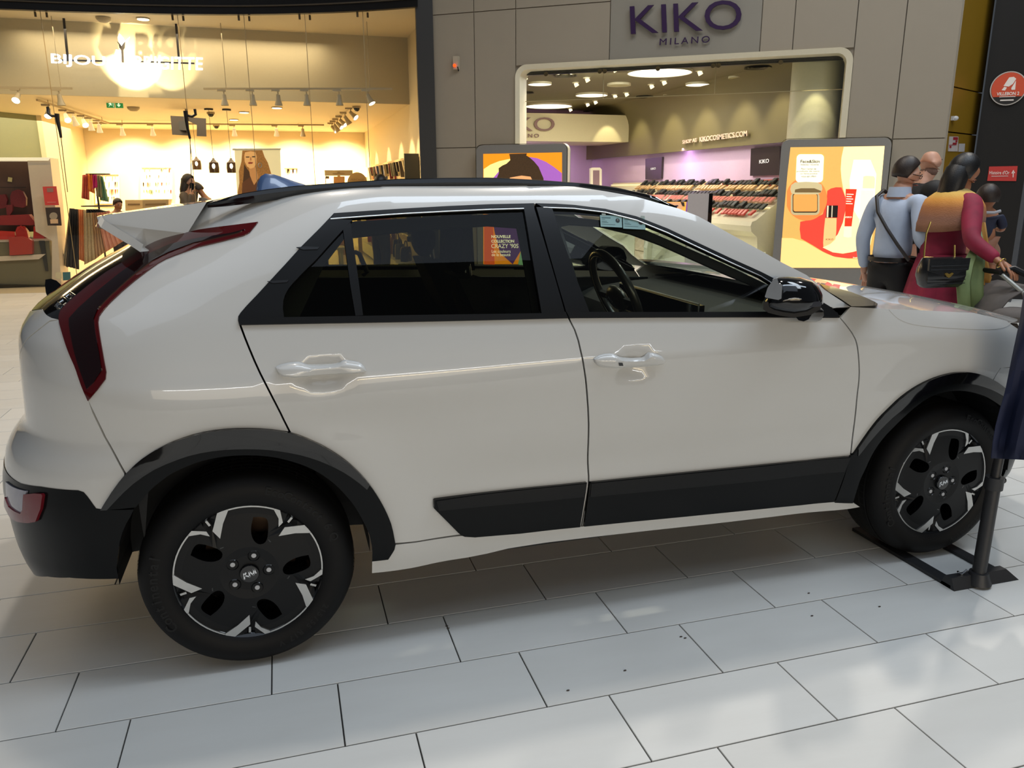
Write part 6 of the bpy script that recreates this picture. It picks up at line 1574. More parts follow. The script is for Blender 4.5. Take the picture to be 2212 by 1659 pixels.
def put(px, py, Y, tilt, lab, grp, lit=True, sc=1.0):
    h = head(tilt, lit)
    if isinstance(Y, str):
        a_, b_ = TR[Y]; best = min(((abs(float(proj(a_ + (b_ - a_) * t)[0]) - px), t) for t in np.linspace(-.02, 1.02, 200)))[1]; h.location = a_ + (b_ - a_) * best - np.array([0, 0, .012])
    else: h.location = on_y(px, py, Y)
    h.scale = (sc,) * 3; h['label'] = lab
    if grp: h['group'] = grp
gF = 'spotlights on the front light track'
for px, tl_ in ((482, 0), (545, 0), (600, 1), (661, 0), (731, 0)):
    put(px, 196, 'long front', (0, .0 if tl_ == 0 else .15, -1), '%s cone spotlight from the left on the long front track, pointing down' % ordn([482, 545, 600, 661, 731].index(px)), gF, False)
put(795, 196, 'long front', (.35, -.35, -.8), 'white cone spotlight at right end of the front track, its bright lens tilted', None)
put(37, 194, 'short front', (-.1, -.7, -.6), 'bright tilted cone spotlight on the short track at the far left', None)
put(126, 196, 'short front', (.1, .0, -1), 'white cone spotlight pointing down from the short left track', None, False)
track('left receding light track under the shop ceiling', on_y(80, 216, 11.6), on_y(235, 266, 16.0))
for i, (px, py, Y, tl_, lit) in enumerate([(103,233,12.2,(0,-.6,-.7),True),(140,243,13,( .3,-.6,-.6),True),(157,250,13.8,(.2,.2,-1),False),(178,256,14.6,(.3,-.6,-.6),True),(194,262,15.4,(0,.2,-1),False),(212,266,15.8,(0,.2,-1),False)]):
    put(px, py, 'left receding', tl_, '%s cone spotlight from the left on the left receding track' % ordn(i), 'spotlights on the left receding track', lit)
track('rear cross light track near the back wall', on_y(200, 266, 16.2), on_y(700, 270, 16.2))
for px in (262, 328, 505, 597, 654):
    put(px, 272, 'rear cross', (.0, .3, -1), '%s small cone spotlight from the left on the rear cross track' % ordn([262, 328, 505, 597, 654].index(px)), 'spotlights on the rear cross track', False)
track('right receding light track under the shop ceiling', on_y(768, 222, 11.5), on_y(712, 268, 16.0))
for i, (px, py, Y, lit) in enumerate([(757,228,11.8,True),(745,238,12.6,False),(735,246,13.4,True),(728,254,14.1,True),(722,262,14.9,False),(717,270,15.7,True)]):
    put(px, py, 'right receding', (.55, -.5, -.6) if lit else (.5, .1, -.8), '%s cone spotlight on the right receding track, counted from the glass' % ordn(i), 'spotlights on the right receding track', lit)
for (px, py, Y) in ((309,40,11.0),(598,232,12.6),(527,242,13.6),(505,258,15)):
    p = on_y(px, py, Y); z = 4.045 if Y < 11.3 else 2.945
    c = on_z(px, py, z); r_ = empty('downlight', tuple(c), label='round recessed downlight glowing in the cream ceiling, ' + {309: 'front bay above the sign', 598: 'right of the middle', 527: 'middle', 505: 'farthest back'}[px], cat='downlight', group='recessed downlights of the jewellery shop')
    mb = MB(); mb.cyl((0, 0, -.012), (0, 0, 0), .10, n=20); mb.build('ring', TRK, r_); mb = MB(); mb.cyl((0, 0, -.02), (0, 0, -.012), .085, n=20); mb.build('lens', LENS, r_)
for (px, py, lab) in ((223,38,'round white smoke detector left in the front ceiling'), (288,232,'round white smoke detector behind the exit sign')):
    c = on_z(px, py, 4.045 if py < 100 else 2.945); r_ = empty('smoke_detector', tuple(c), label=lab, cat='smoke detector')
    mb = MB(); mb.lathe([(0, -.07), (.06, -.065), (.10, -.03), (.11, 0)], n=20); mb.build('body', TRK, r_, True)
for (px, py) in ((214,262),(455,243),(467,270),(770,230)):
    c = on_z(px, py, 2.945); r_ = empty('dome_camera', tuple(c), label='small black dome camera on the cream ceiling, ' + {214: 'left', 455: 'above the pendant lamps', 467: 'farther back in the middle', 770: 'right'}[px], cat='camera', group='dome cameras in the jewellery shop ceiling')
    mb = MB(); mb.cyl((0, 0, -.03), (0, 0, 0), .075, n=16); mb.build('base', TRK, r_, True); mb = MB(); mb.ball((0, 0, -.03), (.06, .06, .06), 12, 8); mb.build('dome', GLOSSB, r_, True)
exit_sign(248, 226, 12.4, .26, 'green running man exit sign below the ceiling of the jewellery shop')
# luminous shop name on black bars
YB = 11.05
bs = empty('shop_sign', tuple(on_y(270, 135, YB)), label='luminous white BIJOU BRIGITTE lettering hung on black bars behind the glass', cat='sign')
WEM = emitter('letter_light', (250, 252, 255), 3.0)
under(fit_text('letter', 'BIJOU', on_y(112, 143, YB), on_y(228, 149, YB), on_y(111, 116, YB), WEM, None, .04, .008, split=True), bs)
under(fit_text('letter', 'BRIGITTE', on_y(290, 149, YB), on_y(438, 152, YB), on_y(290, 121, YB), WEM, None, .04, .008, split=True), bs)
BAR = mat('black_bar', (26, 18, 14), rough=.5)
mb = MB(); mb.tube([on_y(137, 33, YB + .05), on_y(147, 132, YB + .05)], .022, n=4); under([mb.build('hanging_bar', BAR)], bs)
mb = MB(); mb.tube([on_y(379, 38, YB + .05), on_y(387, 134, YB + .05)], .022, n=4); under([mb.build('hanging_bar', BAR)], bs)
mb = MB(); mb.tube([on_y(130, 130, YB + .05), on_y(228, 132, YB + .05)], .016, n=4); under([mb.build('cross_bar', BAR)], bs)
mb = MB(); mb.tube([on_y(300, 133, YB + .05), on_y(420, 137, YB + .05)], .016, n=4); under([mb.build('cross_bar', BAR)], bs)
def bplate(name, pts, mt, root, Y, d=.03):
    mb = MB(); mb.prism(pts, lambda x, y: on_y(x, y, Y), lambda x, y: on_y(x, y, Y) + np.array([0, d, 0])); o = mb.build(name, mt); return under([o], root)[0] if root else o
L3 = lambda a, b: (a / 3.95, b / 3.95)
bplate('figure_stem', [L3(1020,408),L3(1060,410),L3(1050,425),L3(1056,532),L3(1040,532),L3(1034,430)], BAR, bs, YB)
bplate('figure_body', [L3(996,352),L3(1008,360),L3(1036,390),L3(1052,362),L3(1064,358),L3(1062,410),L3(1018,410),L3(1014,380)], BAR, bs, YB)
bplate('figure_arm', [L3(1016,285),L3(1030,296),L3(1050,318),L3(1066,350),L3(1036,392),L3(1010,350),L3(1004,320)], WEM, bs, YB - .01)
bplate('figure_arm', [L3(1080,372),L3(1106,314),L3(1070,345)], WEM, bs, YB - .01)
bplate('figure_skirt', [L3(990,420),L3(1032,430),L3(1034,540),L3(980,560),L3(960,520)], WEM, bs, YB - .005)
# steel arms of the glass door fittings
for pts, lab in (([(104,231),(106,246),(113,251),(123,251),(124,246),(126,262),(131,285),(133,298)], 'black bent metal door arm in front of the left glass seam'), ([(421,236),(423,248),(416,252),(405,250),(401,240),(403,262),(406,280),(411,300)], 'black bent metal door arm in front of the middle glass seam')):
    P = [fnear(x, y) + np.array([0, -.03, 0]) for x, y in pts]
    r_ = empty('door_arm', tuple(P[0]), label=lab, cat='door fitting'); mb = MB(); mb.tube(P[:5], .022, n=8); mb.tube(P[4:], [.035, .03, .022, .018], n=8); under([mb.build('arm', BLKF, None, True)], r_)
    mb = MB(); mb.tube([P[-1], fnear(P and (146 if '231' in str(pts[0]) else 414), 415)], .006, n=6); under([mb.build('rod', BLKF, None, True)], r_)
# black monitor seen from behind
mn = empty('monitor', tuple(at_depth(405, 270, 14.6)), label='black ceiling hung monitor seen from behind, beside the middle door arm', cat='monitor')
mq = [(368,250),(398,252),(400,254),(445,256),(446,295),(405,293),(372,291)]
mb = MB(); mb.prism([(368,250),(405,252),(406,293),(372,291)], lambda x, y: at_depth(x, y, 14.6), lambda x, y: at_depth(x, y, 14.7)); under([mb.build('screen_back', mat('monitor_brown', (44, 32, 22), rough=.5))], mn)
mb = MB(); mb.prism([(407,253),(445,256),(446,295),(425,294),(425,270),(408,262)], lambda x, y: at_depth(x, y, 14.62), lambda x, y: at_depth(x, y, 14.7)); under([mb.build('screen_back', mat('monitor_brown', (44, 32, 22), rough=.5))], mn)
mb = MB(); mb.prism([(386,262),(404,262),(404,282),(388,281)], lambda x, y: at_depth(x, y, 14.5), lambda x, y: at_depth(x, y, 14.6)); under([mb.build('mount_plate', BLKF)], mn)
mb = MB(); a = at_depth(405, 262, 14.65); mb.tube([a, (a[0], a[1], 2.95)], .025, n=8); under([mb.build('ceiling_pole', TRK, None, True)], mn)
# hanging banner with a fair-haired woman
bn = empty('hanging_banner', tuple(on_y(554, 322, 10.75)), label='white hanging banner with portrait of a long haired blonde woman with earring', cat='banner')
Lb = lambda a, b: (440 + a / 3.95, b / 3.95)
YN = 10.75
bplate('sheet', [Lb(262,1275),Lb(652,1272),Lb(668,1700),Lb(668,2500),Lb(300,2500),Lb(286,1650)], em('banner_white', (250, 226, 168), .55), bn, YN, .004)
mb = MB(); mb.tube([on_y(*Lb(245, 1275), YN), on_y(*Lb(658, 1272), YN)], .014, n=8); under([mb.build('top_rod', mat('rod_cream', (228, 216, 190), rough=.4), None, True)], bn)
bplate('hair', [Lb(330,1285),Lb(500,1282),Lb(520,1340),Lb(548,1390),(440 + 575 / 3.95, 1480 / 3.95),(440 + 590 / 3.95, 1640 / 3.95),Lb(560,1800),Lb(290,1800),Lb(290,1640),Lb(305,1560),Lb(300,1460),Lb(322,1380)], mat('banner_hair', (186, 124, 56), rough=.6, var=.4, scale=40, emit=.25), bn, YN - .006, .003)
bplate('hair_shadow', [Lb(345,1400),Lb(370,1440),Lb(400,1480),Lb(410,1560),Lb(380,1620),Lb(330,1600),Lb(340,1500)], mat('banner_hair_dark', (96, 60, 26), rough=.6, emit=.1), bn, YN - .007, .003)
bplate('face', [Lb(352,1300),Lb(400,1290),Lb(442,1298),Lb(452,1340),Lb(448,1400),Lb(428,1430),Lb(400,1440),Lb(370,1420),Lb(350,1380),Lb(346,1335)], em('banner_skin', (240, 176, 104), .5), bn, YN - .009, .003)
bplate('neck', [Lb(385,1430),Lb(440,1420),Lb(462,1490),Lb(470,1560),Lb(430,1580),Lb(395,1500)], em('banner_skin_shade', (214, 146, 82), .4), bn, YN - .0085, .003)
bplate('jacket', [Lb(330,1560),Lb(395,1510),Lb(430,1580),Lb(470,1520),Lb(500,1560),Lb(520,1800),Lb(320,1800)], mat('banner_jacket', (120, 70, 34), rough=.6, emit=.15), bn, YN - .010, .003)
for q in ([Lb(358,1336),Lb(392,1336),Lb(388,1344),Lb(362,1344)], [Lb(410,1334),Lb(444,1332),Lb(440,1342),Lb(414,1342)]): bplate('eye', q, mat('banner_eye', (70, 44, 24), rough=.5), bn, YN - .012, .002)
bplate('lips', [Lb(376,1388),Lb(395,1380),Lb(424,1386),Lb(412,1398),Lb(386,1400)], mat('banner_lips', (176, 84, 50), rough=.5, emit=.2), bn, YN - .012, .002)
bplate('nose', [Lb(396,1340),Lb(404,1338),Lb(410,1368),Lb(394,1370)], mat('banner_nose', (206, 138, 78), rough=.5, emit=.3), bn, YN - .012, .002)
mb = MB(); c_ = on_y(*Lb(480, 1410), YN - .02); mb.tube([c_ + np.array([.028 * math.cos(a), 0, .034 * math.sin(a)]) for a in [2 * PI * i / 16 for i in range(16)]], .006, n=6, closed=True); under([mb.build('earring', SILVER, None, True)], bn)
# pendant lamps with smoked glass bottles
for px, py, Y, lab in ((462,357,13.0,'bottle shaped smoked glass pendant lamp left of the banner'), (500,357,13.0,'bottle shaped smoked glass pendant lamp half hidden by banner'), (425,352,15.5,'farther dark pendant lamp behind the middle glass seam')):
    c = on_y(px, py, Y); r_ = empty('pendant_lamp', tuple(c), label=lab, cat='pendant lamp')
    mb = MB(); mb.lathe([(.02, .13), (.03, .10), (.085, .05), (.095, -.05), (.09, -.14), (.075, -.14), (.08, .0)], n=20); mb.build('shade', mat('smoked_glass', (70, 50, 30), rough=.15, coat=.4), r_, True)
    mb = MB(); mb.ball((0, -.085, -.02), (.03, .02, .05), 10, 8); mb.build('bulb', LENS, r_, True)
    mb = MB(); mb.tube([(0, 0, .12), (0, 0, 2.94 - c[2])], .004, n=6); mb.cyl((0, 0, 2.92 - c[2]), (0, 0, 2.95 - c[2]), .08, n=16); mb.build('cord', BAR, r_, True)
# white display vitrine at the left with red bags
vt = empty('vitrine', (-3.6, 10.9, 0), label='tall white framed show window with dark back on the far left', cat='vitrine')
VW = mat('vitrine_white', (228, 206, 180), rough=.4)
YV = 10.85
bplate('side_panel', [(59,345),(108,341),(118,430),(133,620),(112,625),(112,520),(77,500)], VW, vt, YV - .08, .5)
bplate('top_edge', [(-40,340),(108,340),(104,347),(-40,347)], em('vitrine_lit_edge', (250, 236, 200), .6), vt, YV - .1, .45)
bplate('back_panel', [(-40,348),(60,348),(77,500),(-40,505)], mat('vitrine_brown', (96, 66, 52), rough=.5), vt, YV + .3, .02)
bplate('lower_panel', [(-40,500),(106,518),(114,622),(-40,622)], mat('vitrine_olive', (128, 116, 84), rough=.25), vt, YV + .0, .3)
bplate('shelf', [(-40,518),(108,515),(110,520),(-40,524)], VW, vt, YV - .02, .3)
bplate('shelf', [(-40,556),(98,549),(84,560),(-40,566)], VW, vt, YV - .06, .3)
bplate('dark_upright', [(84,520),(96,520),(104,586),(98,586)], mat('upright_dark', (50, 44, 34), rough=.5), vt, YV - .03, .02)
bplate('plinth', [(-40,614),(114,618),(114,626),(-40,626)], BLKF, vt, YV - .12, .45)
REDM = mat('red_leather', (186, 44, 34), rough=.35); REDG = mat('red_dark_pattern', (120, 34, 34), rough=.5, var=.5, scale=60)
def prop(name, cat, lab, pts, mt, Y, d, extra=(), grp=None, stand=None):
    c = on_y(sum(p[0] for p in pts) / len(pts), max(p[1] for p in pts), Y)
    r_ = empty(name, tuple(c), label=lab, cat=cat, group=grp)
    bplate('body', pts, mt, r_, Y, d)
    if stand:
        xs_ = [on_y(q[0], q[1], Y)[0] for q in pts]; z_ = min(on_y(q[0], q[1], Y)[2] for q in pts); cx_ = (min(xs_) + max(xs_)) / 2; hw_ = stand if stand < 5 else (max(xs_) - min(xs_)) / 2
        mb = MB(); mb.box(cx_ - hw_, cx_ + hw_, Y + .002, Y + max(d, .02), 0, z_ + .01); under([mb.build('base', mt)], r_)
    for nm, q, m2, dy in extra: bplate(nm, q, m2, r_, Y - dy, .01)
    return r_
F7 = lambda a, b: (a / 4.809, 320 + b / 4.809)
prop('jumper', 'clothing', 'dark red patterned jumper hanging in the show window', [F7(125,450),F7(180,430),F7(235,450),F7(270,520),F7(270,600),F7(235,620),F7(110,600),F7(105,500)], REDG, YV + .1, .08, (('hanger', [F7(0,405),F7(270,405),F7(270,411),F7(0,411)], BAR, .02),))
prop('necklace_stand', 'jewellery', 'chunky red bead necklace on a dark stand in the show window', [F7(60,590),F7(130,590),F7(130,650),F7(100,700),F7(70,690)], REDG, YV + .05, .05)
prop('jumper', 'clothing', 'deep red garment at the left picture edge in the show window', [F7(-60,490),F7(50,480),F7(75,540),F7(60,620),F7(-60,640)], REDG, YV + .12, .08)
prop('cushion', 'cushion', 'large dark red cushion lying below the hanging jumper', [F7(0,700),F7(300,690),F7(370,780),F7(360,800),F7(0,800)], mat('cushion_red', (150, 40, 36), rough=.6), YV + .02, .15)
prop('handbag', 'handbag', 'glossy red handbag with rounded flap at the left of the show window shelf', [F7(160,860),F7(180,815),F7(240,812),F7(280,860),F7(300,945),F7(170,948)], REDM, YV - .05, .1, (('handle', [F7(175,850),F7(215,800),F7(260,850),F7(250,855),F7(215,815),F7(185,856)], REDM, .02),))
prop('handbag', 'handbag', 'small bright red handbag with brass clasp on the show window shelf', [F7(350,812),F7(455,812),F7(460,940),F7(345,940)], REDM, YV - .06, .1, (('clasp', [F7(380,840),F7(415,840),F7(415,856),F7(380,856)], mat('brass', (220, 180, 90), rough=.25, metal=.9), .012), ('flap', [F7(350,812),F7(455,812),F7(450,868),F7(355,868)], mat('red_flap', (206, 56, 42), rough=.3), .008)))
prop('candle', 'candle', 'small red candle jar at the shelf end in the show window', [F7(472,868),F7(512,868),F7(515,935),F7(468,935)], mat('candle_red', (200, 70, 44), rough=.3), YV - .06, .06)
prop('gift_box', 'box', 'red gift box leaning in the lower left show window', [F7(-60,860),F7(150,870),F7(160,948),F7(-60,950)], mat('box_red', (206, 54, 40), rough=.4), YV - .04, .12)
prop('jewellery_stand', 'stand', 'tall red and clear acrylic stand on lower shelf', [F7(90,925),F7(230,915),F7(300,940),F7(335,960),F7(335,1100),F7(100,1115)], mat('acrylic_red', (186, 62, 44), rough=.3), YV - .1, .1)
prop('price_tag', 'label', 'small pale square tag on the brown back of the show window', [F7(85,300),F7(128,308),F7(122,352),F7(78,345)], mat('tag_yellow', (226, 206, 140), rough=.5), YV + .27, .01)
rp = prop('notice', 'notice', 'red notice with grey emblem fixed to the glass at the left', [F7(442,400),F7(585,396),F7(612,592),F7(468,594)], mat('notice_red', (196, 62, 52), rough=.5, emit=.1), float(fnear(112, 440)[1]) - .008, .008, (('emblem', [F7(485,415),F7(550,413),F7(555,455),F7(490,458)], mat('notice_grey', (150, 110, 96), rough=.5), .004), ('small_line', [F7(490,560),F7(580,558),F7(580,563),F7(490,565)], mat('notice_pale', (220, 150, 130), rough=.5), .004)))
prop('notice', 'notice', 'dark brown notice with pale round mark below the red notice', [F7(470,618),F7(622,614),F7(640,805),F7(495,804)], mat('notice_brown', (58, 44, 34), rough=.5), float(fnear(112, 440)[1]) - .008, .008, (('round_mark', [F7(555 + 42 * math.cos(a), 705 + 38 * math.sin(a)) for a in [2 * PI * i / 18 for i in range(18)]], mat('notice_mark', (160, 144, 118), rough=.5), .004), ('pale_block', [F7(520,740),F7(600,736),F7(604,782),F7(525,784)], mat('notice_peach', (216, 176, 130), rough=.5), .005)))
yg = float(fnear(145, 600)[1]) - .01
prop('notice', 'notice', 'small teal and blue leaflet low on the glass', [F7(650,1290),F7(730,1286),F7(735,1370),F7(655,1375)], mat('leaflet_teal', (60, 110, 116), rough=.5), yg, .008)
prop('notice', 'notice', 'small white leaflet low on the glass left of the teal one', [F7(575,1290),F7(638,1288),F7(642,1355),F7(580,1358)], mat('leaflet_white', (206, 196, 160), rough=.5), yg, .008)
# scarf stand: hanging skirts and scarves behind the glass
sc_root = empty('scarf_stand', tuple(on_z(215, 610, 0)), label='round black metal scarf stand behind the glass, loaded with scarves', cat='stand')
YS2 = 11.0
def sp(px, py, dy=0.0): return on_y(px, py, YS2 + dy)
mb = MB(); a = sp(205, 380); mb.tube([(a[0], a[1], .02), tuple(a)], .014, n=8); under([mb.build('pole', BAR, None, True)], sc_root)
for (py, r_) in ((376, .17), (445, .24)):
    a = sp(212, py); mb = MB(); mb.tube([(a[0] + r_ * math.cos(t), a[1] + r_ * math.sin(t), a[2]) for t in [2 * PI * i / 24 for i in range(24)]], .009, n=6, closed=True); mb.tube([(a[0] - r_, a[1], a[2]), (a[0] + r_, a[1], a[2])], .008, n=6); under([mb.build('ring', BAR, None, True)], sc_root)
mb = MB(); a = sp(212, 440); mb.lathe([(.0, .02), (.22, .02), (.22, 0)], c=(a[0], a[1], 0), n=24); under([mb.build('foot', BAR)], sc_root)
def scarf(pts_top, pts_bot, mt, lab, dy=0.0, folds=5, amp=.018, name='scarf', cat='scarf'):
    (x0, y0), (x1, y1) = pts_top; (x2, y2), (x3, y3) = pts_bot
    r_ = empty(name, tuple(sp((x0 + x1) / 2, y0, dy)), label=lab, cat=cat); rows = []
    for t in np.linspace(0, 1, 7):
        row = []
        for u in np.linspace(0, 1, folds * 4 + 1):
            px = (x0 + (x1 - x0) * u) * (1 - t) + (x2 + (x3 - x2) * u) * t; py = (y0 + (y1 - y0) * u) * (1 - t) + (y2 + (y3 - y2) * u) * t
            p = sp(px, py, dy); p = p + np.array([0, amp * math.sin(2 * PI * folds * u + t), 0]); row.append(p)
        rows.append(row)
    mb = MB(); mb.grid(rows); o = mb.build('cloth', mt, None, True); md = o.modifiers.new('th', 'SOLIDIFY'); md.thickness = .006; under([o], r_); return r_
cl = lambda n, c, v=.1, s=20: mat('cloth_' + n, c, rough=.7, var=v, scale=s)
scarf([(150,450),(168,452)], [(142,575),(170,582)], cl('black', (36, 30, 26)), 'long black pleated skirt hanging at the left of the stand', -.1, 4)
scarf([(168,452),(182,453)], [(170,560),(184,566)], cl('coral', (226, 140, 84)), 'long coral pleated scarf right of the black skirt', -.08, 3)
scarf([(180,453),(198,455)], [(182,572),(206,560)], cl('patterned', (196, 170, 130), .5, 90), 'cream scarf with small floral pattern in the middle of the stand', -.12, 3)
scarf([(198,455),(214,456)], [(206,560),(232,540)], cl('beige', (192, 150, 110)), 'beige brown pleated scarf right of the patterned one', -.1, 4)
scarf([(208,457),(236,455)], [(228,545),(268,520)], cl('pink', (226, 156, 130)), 'pale pink pleated scarf at the right of the stand', -.14, 5)
scarf([(150,450),(160,450)], [(135,570),(146,578)], cl('zebra', (180, 168, 140), .7, 50), 'black and white patterned scarf at the far left of the stand', .05, 3)
scarf([(178,378),(192,376)], [(176,428),(192,432)], cl('red_print', (206, 90, 60), .5, 60), 'red and white printed scarf on the upper ring, left side', -.1, 3)
scarf([(189,376),(199,376)], [(190,412),(204,418)], cl('orange', (240, 128, 44)), 'bright orange scarf on the upper ring', -.14, 2)
scarf([(198,377),(208,377)], [(197,410),(210,404)], cl('magenta', (206, 36, 110)), 'magenta scarf on the upper ring next to orange one', -.14, 2)
scarf([(206,378),(216,378)], [(208,424),(222,428)], cl('olive', (150, 140, 96), .3, 40), 'olive beige scarf on the upper ring', -.1, 2)
scarf([(214,379),(222,382)], [(216,432),(234,436)], cl('green', (110, 150, 110), .3, 40), 'green scarf at the right end of the upper ring', -.08, 2)
scarf([(186,452),(214,452)], [(186,460),(232,458)], cl('dark_hair', (34, 26, 22), .3, 60), 'dark fluffy wrap bunched round the lower ring', -.2, 6, .03)
# back-wall display boards with hanging jewellery
def board(px0, px1, py0, py1, Y, lab, nh, seed):
    rnd = random.Random(seed); c = on_y((px0 + px1) / 2, py1, Y); r_ = empty('display_board', tuple(c), label=lab, cat='display')
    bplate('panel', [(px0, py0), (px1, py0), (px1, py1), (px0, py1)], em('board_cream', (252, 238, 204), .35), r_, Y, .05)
    bplate('top_rail', [(px0 + 2, py0 + 1), (px1 - 2, py0 + 1), (px1 - 2, py0 + 3), (px0 + 2, py0 + 3)], mat('rail_brown', (130, 100, 66), rough=.5), r_, Y - .04, .02)
    cols_ = [(70, 46, 26), (150, 110, 64), (200, 160, 96), (120, 40, 30), (70, 84, 50), (206, 178, 130), (40, 34, 28)]
    k = 0
    while k < nh:
        x = rnd.uniform(px0 + 3, px1 - 4); y = py0 + 3 + (rnd.choice([0, 14, 30, 46]) if py1 - py0 > 50 else 0); w_ = rnd.uniform(1.2, 3.2); h = rnd.uniform(5, 12)
        if y + h > py1: k += 1; continue
        q = on_y(x, y, Y - .05); o = bplate('x', [(x, y), (x + w_, y), (x + w_ * .9, y + h * .6), (x + w_ / 2, y + h), (x + w_ * .1, y + h * .6)], mat('jewel_%d' % rnd.randrange(7), cols_[rnd.randrange(7)], rough=.4), None, Y - .05, .02)
        o.name = 'hanging_jewellery'; setp(o, '%s small jewellery item made on the ' % ordn(k) + lab.split(' with')[0], 'jewellery', 'jewellery on ' + lab.split(' with')[0]); k += 1
board(206, 258, 376, 440, 18.90, 'cream back wall board left of centre with rows of small jewellery', 34, 3)
board(304, 372, 361, 430, 18.90, 'cream back wall board in the centre with rows of small jewellery', 40, 4)
board(612, 645, 362, 400, 18.90, 'cream board right of the banner with dark small jewellery', 16, 5)
for pts, nm, lab in (([(270,432),(308,432),(308,455),(271,455)], 'counter_box', 'beige counter box with small lettering right of the boy'), ([(308,432),(364,431),(364,455),(308,455)], 'drawer_cabinet', 'grey brown drawer cabinet beside the beige counter box')):
    prop(nm, 'cabinet', lab, pts, mat('cab_' + nm, (196, 168, 124) if nm == 'counter_box' else (160, 138, 104), rough=.5), 13.2, .4, stand=9, extra=(('dark_slot', [(pts[0][0] + 6, pts[0][1] + 8), (pts[1][0] - 6, pts[1][1] + 8), (pts[1][0] - 6, pts[1][1] + 11), (pts[0][0] + 6, pts[0][1] + 11)], mat('slot_brown', (120, 96, 64), rough=.5), .01),))
# counter area at the right: sign header, round piercing sign
L8 = lambda a, b: (600 + a / 6.9125, 180 + b / 6.9125)
tl_ = prop('till_header', 'sign', 'grey beige header board with faint emblem over the till', [L8(698,1297),L8(1118,1297),L8(1118,1378),L8(705,1380)], mat('header_beige', (176, 160, 122), rough=.5), 15.5, .06, stand=.03, extra=(('emblem', [L8(820,1340),L8(1000,1340),L8(1000,1352),L8(820,1352)], mat('header_mark', (146, 128, 92), rough=.5), .01), ('emblem', [L8(890,1322),L8(910,1316),L8(930,1322),L8(930,1338),L8(890,1338)], mat('header_mark', (146, 128, 92), rough=.5), .01), ('post', [L8(712,1380),L8(722,1380),L8(722,1520),L8(712,1520)], mat('post_beige', (190, 170, 126), rough=.5), 0), ('screen', [L8(712,1386),L8(768,1386),L8(768,1424),L8(712,1424)], mat('post_dark', (110, 92, 62), rough=.5), .02)))
prop('picture_frame', 'picture', 'brown tinted picture standing on the till counter', [L8(836,1390),L8(1000,1390),L8(1000,1520),L8(836,1520)], mat('picture_tan', (190, 140, 84), rough=.5, var=.3, scale=10), 15.3, .04, stand=.12)
pg = prop('piercing_sign', 'sign', 'half round beige PERCAGE sign standing above the car roof', [L8(1188 + 146 * math.cos(t), 1480 - 152 * math.sin(t)) for t in [PI * i / 24 for i in range(25)]] + [L8(1042, 1560), L8(1334, 1560)][:2], mat('piercing_beige', (196, 166, 112), rough=.5), 13.5, .03, stand=.04)
under(fit_text('sign_lettering', 'PERCAGE', on_y(*L8(1090, 1455), 13.48), on_y(*L8(1285, 1455), 13.48), on_y(*L8(1090, 1425), 13.48), mat('piercing_text', (160, 130, 84), rough=.5), None, .005, .01), pg)
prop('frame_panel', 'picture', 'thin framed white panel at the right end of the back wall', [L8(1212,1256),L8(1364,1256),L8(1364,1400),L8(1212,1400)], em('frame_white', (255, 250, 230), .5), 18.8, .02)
# right wall display of accessories, receding along the wall
rw = empty('wall_rack', (2.5, 12, 1.2), label='long black ended accessory rack along the right shop wall', cat='rack')
X_R = 2.50
def xr_(px, py): return on_x(px, py, X_R)
yE = float(xr_(900, 340)[1]); zT = float(xr_(900, 336)[2])
mb = MB(); mb.box(X_R - .03, X_R + .03, yE, 17.0, .95, zT); under([mb.build('back_panel', mat('rack_panel', (206, 180, 128), rough=.5))], rw)
mb = MB(); mb.box(X_R - .22, X_R + .03, yE - .05, yE, .60, zT + .03); under([mb.build('end_panel', mat('rack_end', (60, 56, 44), rough=.5))], rw)
rnd = random.Random(9)
for zz in (zT - .05, zT - .42, zT - .75):
    y = yE + .05; ai = 0
    while y < 16.8:
        h = rnd.uniform(.16, .34) if zz > zT - .1 else rnd.uniform(.08, .26); w_ = rnd.uniform(.04, .09); d_ = rnd.uniform(.03, .12)
        col_ = rnd.choice([('a', (70, 56, 38)), ('b', (150, 126, 84)), ('c', (190, 90, 50)), ('d', (120, 34, 26)), ('e', (214, 190, 140)), ('f', (92, 84, 60)), ('g', (40, 36, 30)), ('h', (80, 90, 130))])
        mb = MB(); x = X_R - .04; mb.add([(x, y, zz), (x - d_, y, zz - .01), (x - d_, y + w_, zz - .01), (x, y + w_, zz), (x, y + w_ * .2, zz - h), (x - d_ * .7, y + w_ * .3, zz - h), (x - d_ * .7, y + w_ * .8, zz - h), (x, y + w_ * .8, zz - h)], [(0, 1, 2, 3), (0, 4, 5, 1), (1, 5, 6, 2), (2, 6, 7, 3), (3, 7, 4, 0), (4, 7, 6, 5)])
        o = mb.build('hanging_accessory', mat('acc_' + col_[0], col_[1], rough=.5, var=.3, scale=50)); k_ = 'top' if zz > zT - .1 else ('middle' if zz > zT - .5 else 'bottom')
        setp(o, 'small accessory hanging in the %s row of the right wall rack' % k_, 'accessory', '%s row of accessories on the right wall rack' % k_)
        o['label'] = '%s accessory from the near end of the %s row, right wall rack' % (ordn(ai), k_); ai += 1
        y += w_ + rnd.uniform(.02, .09)
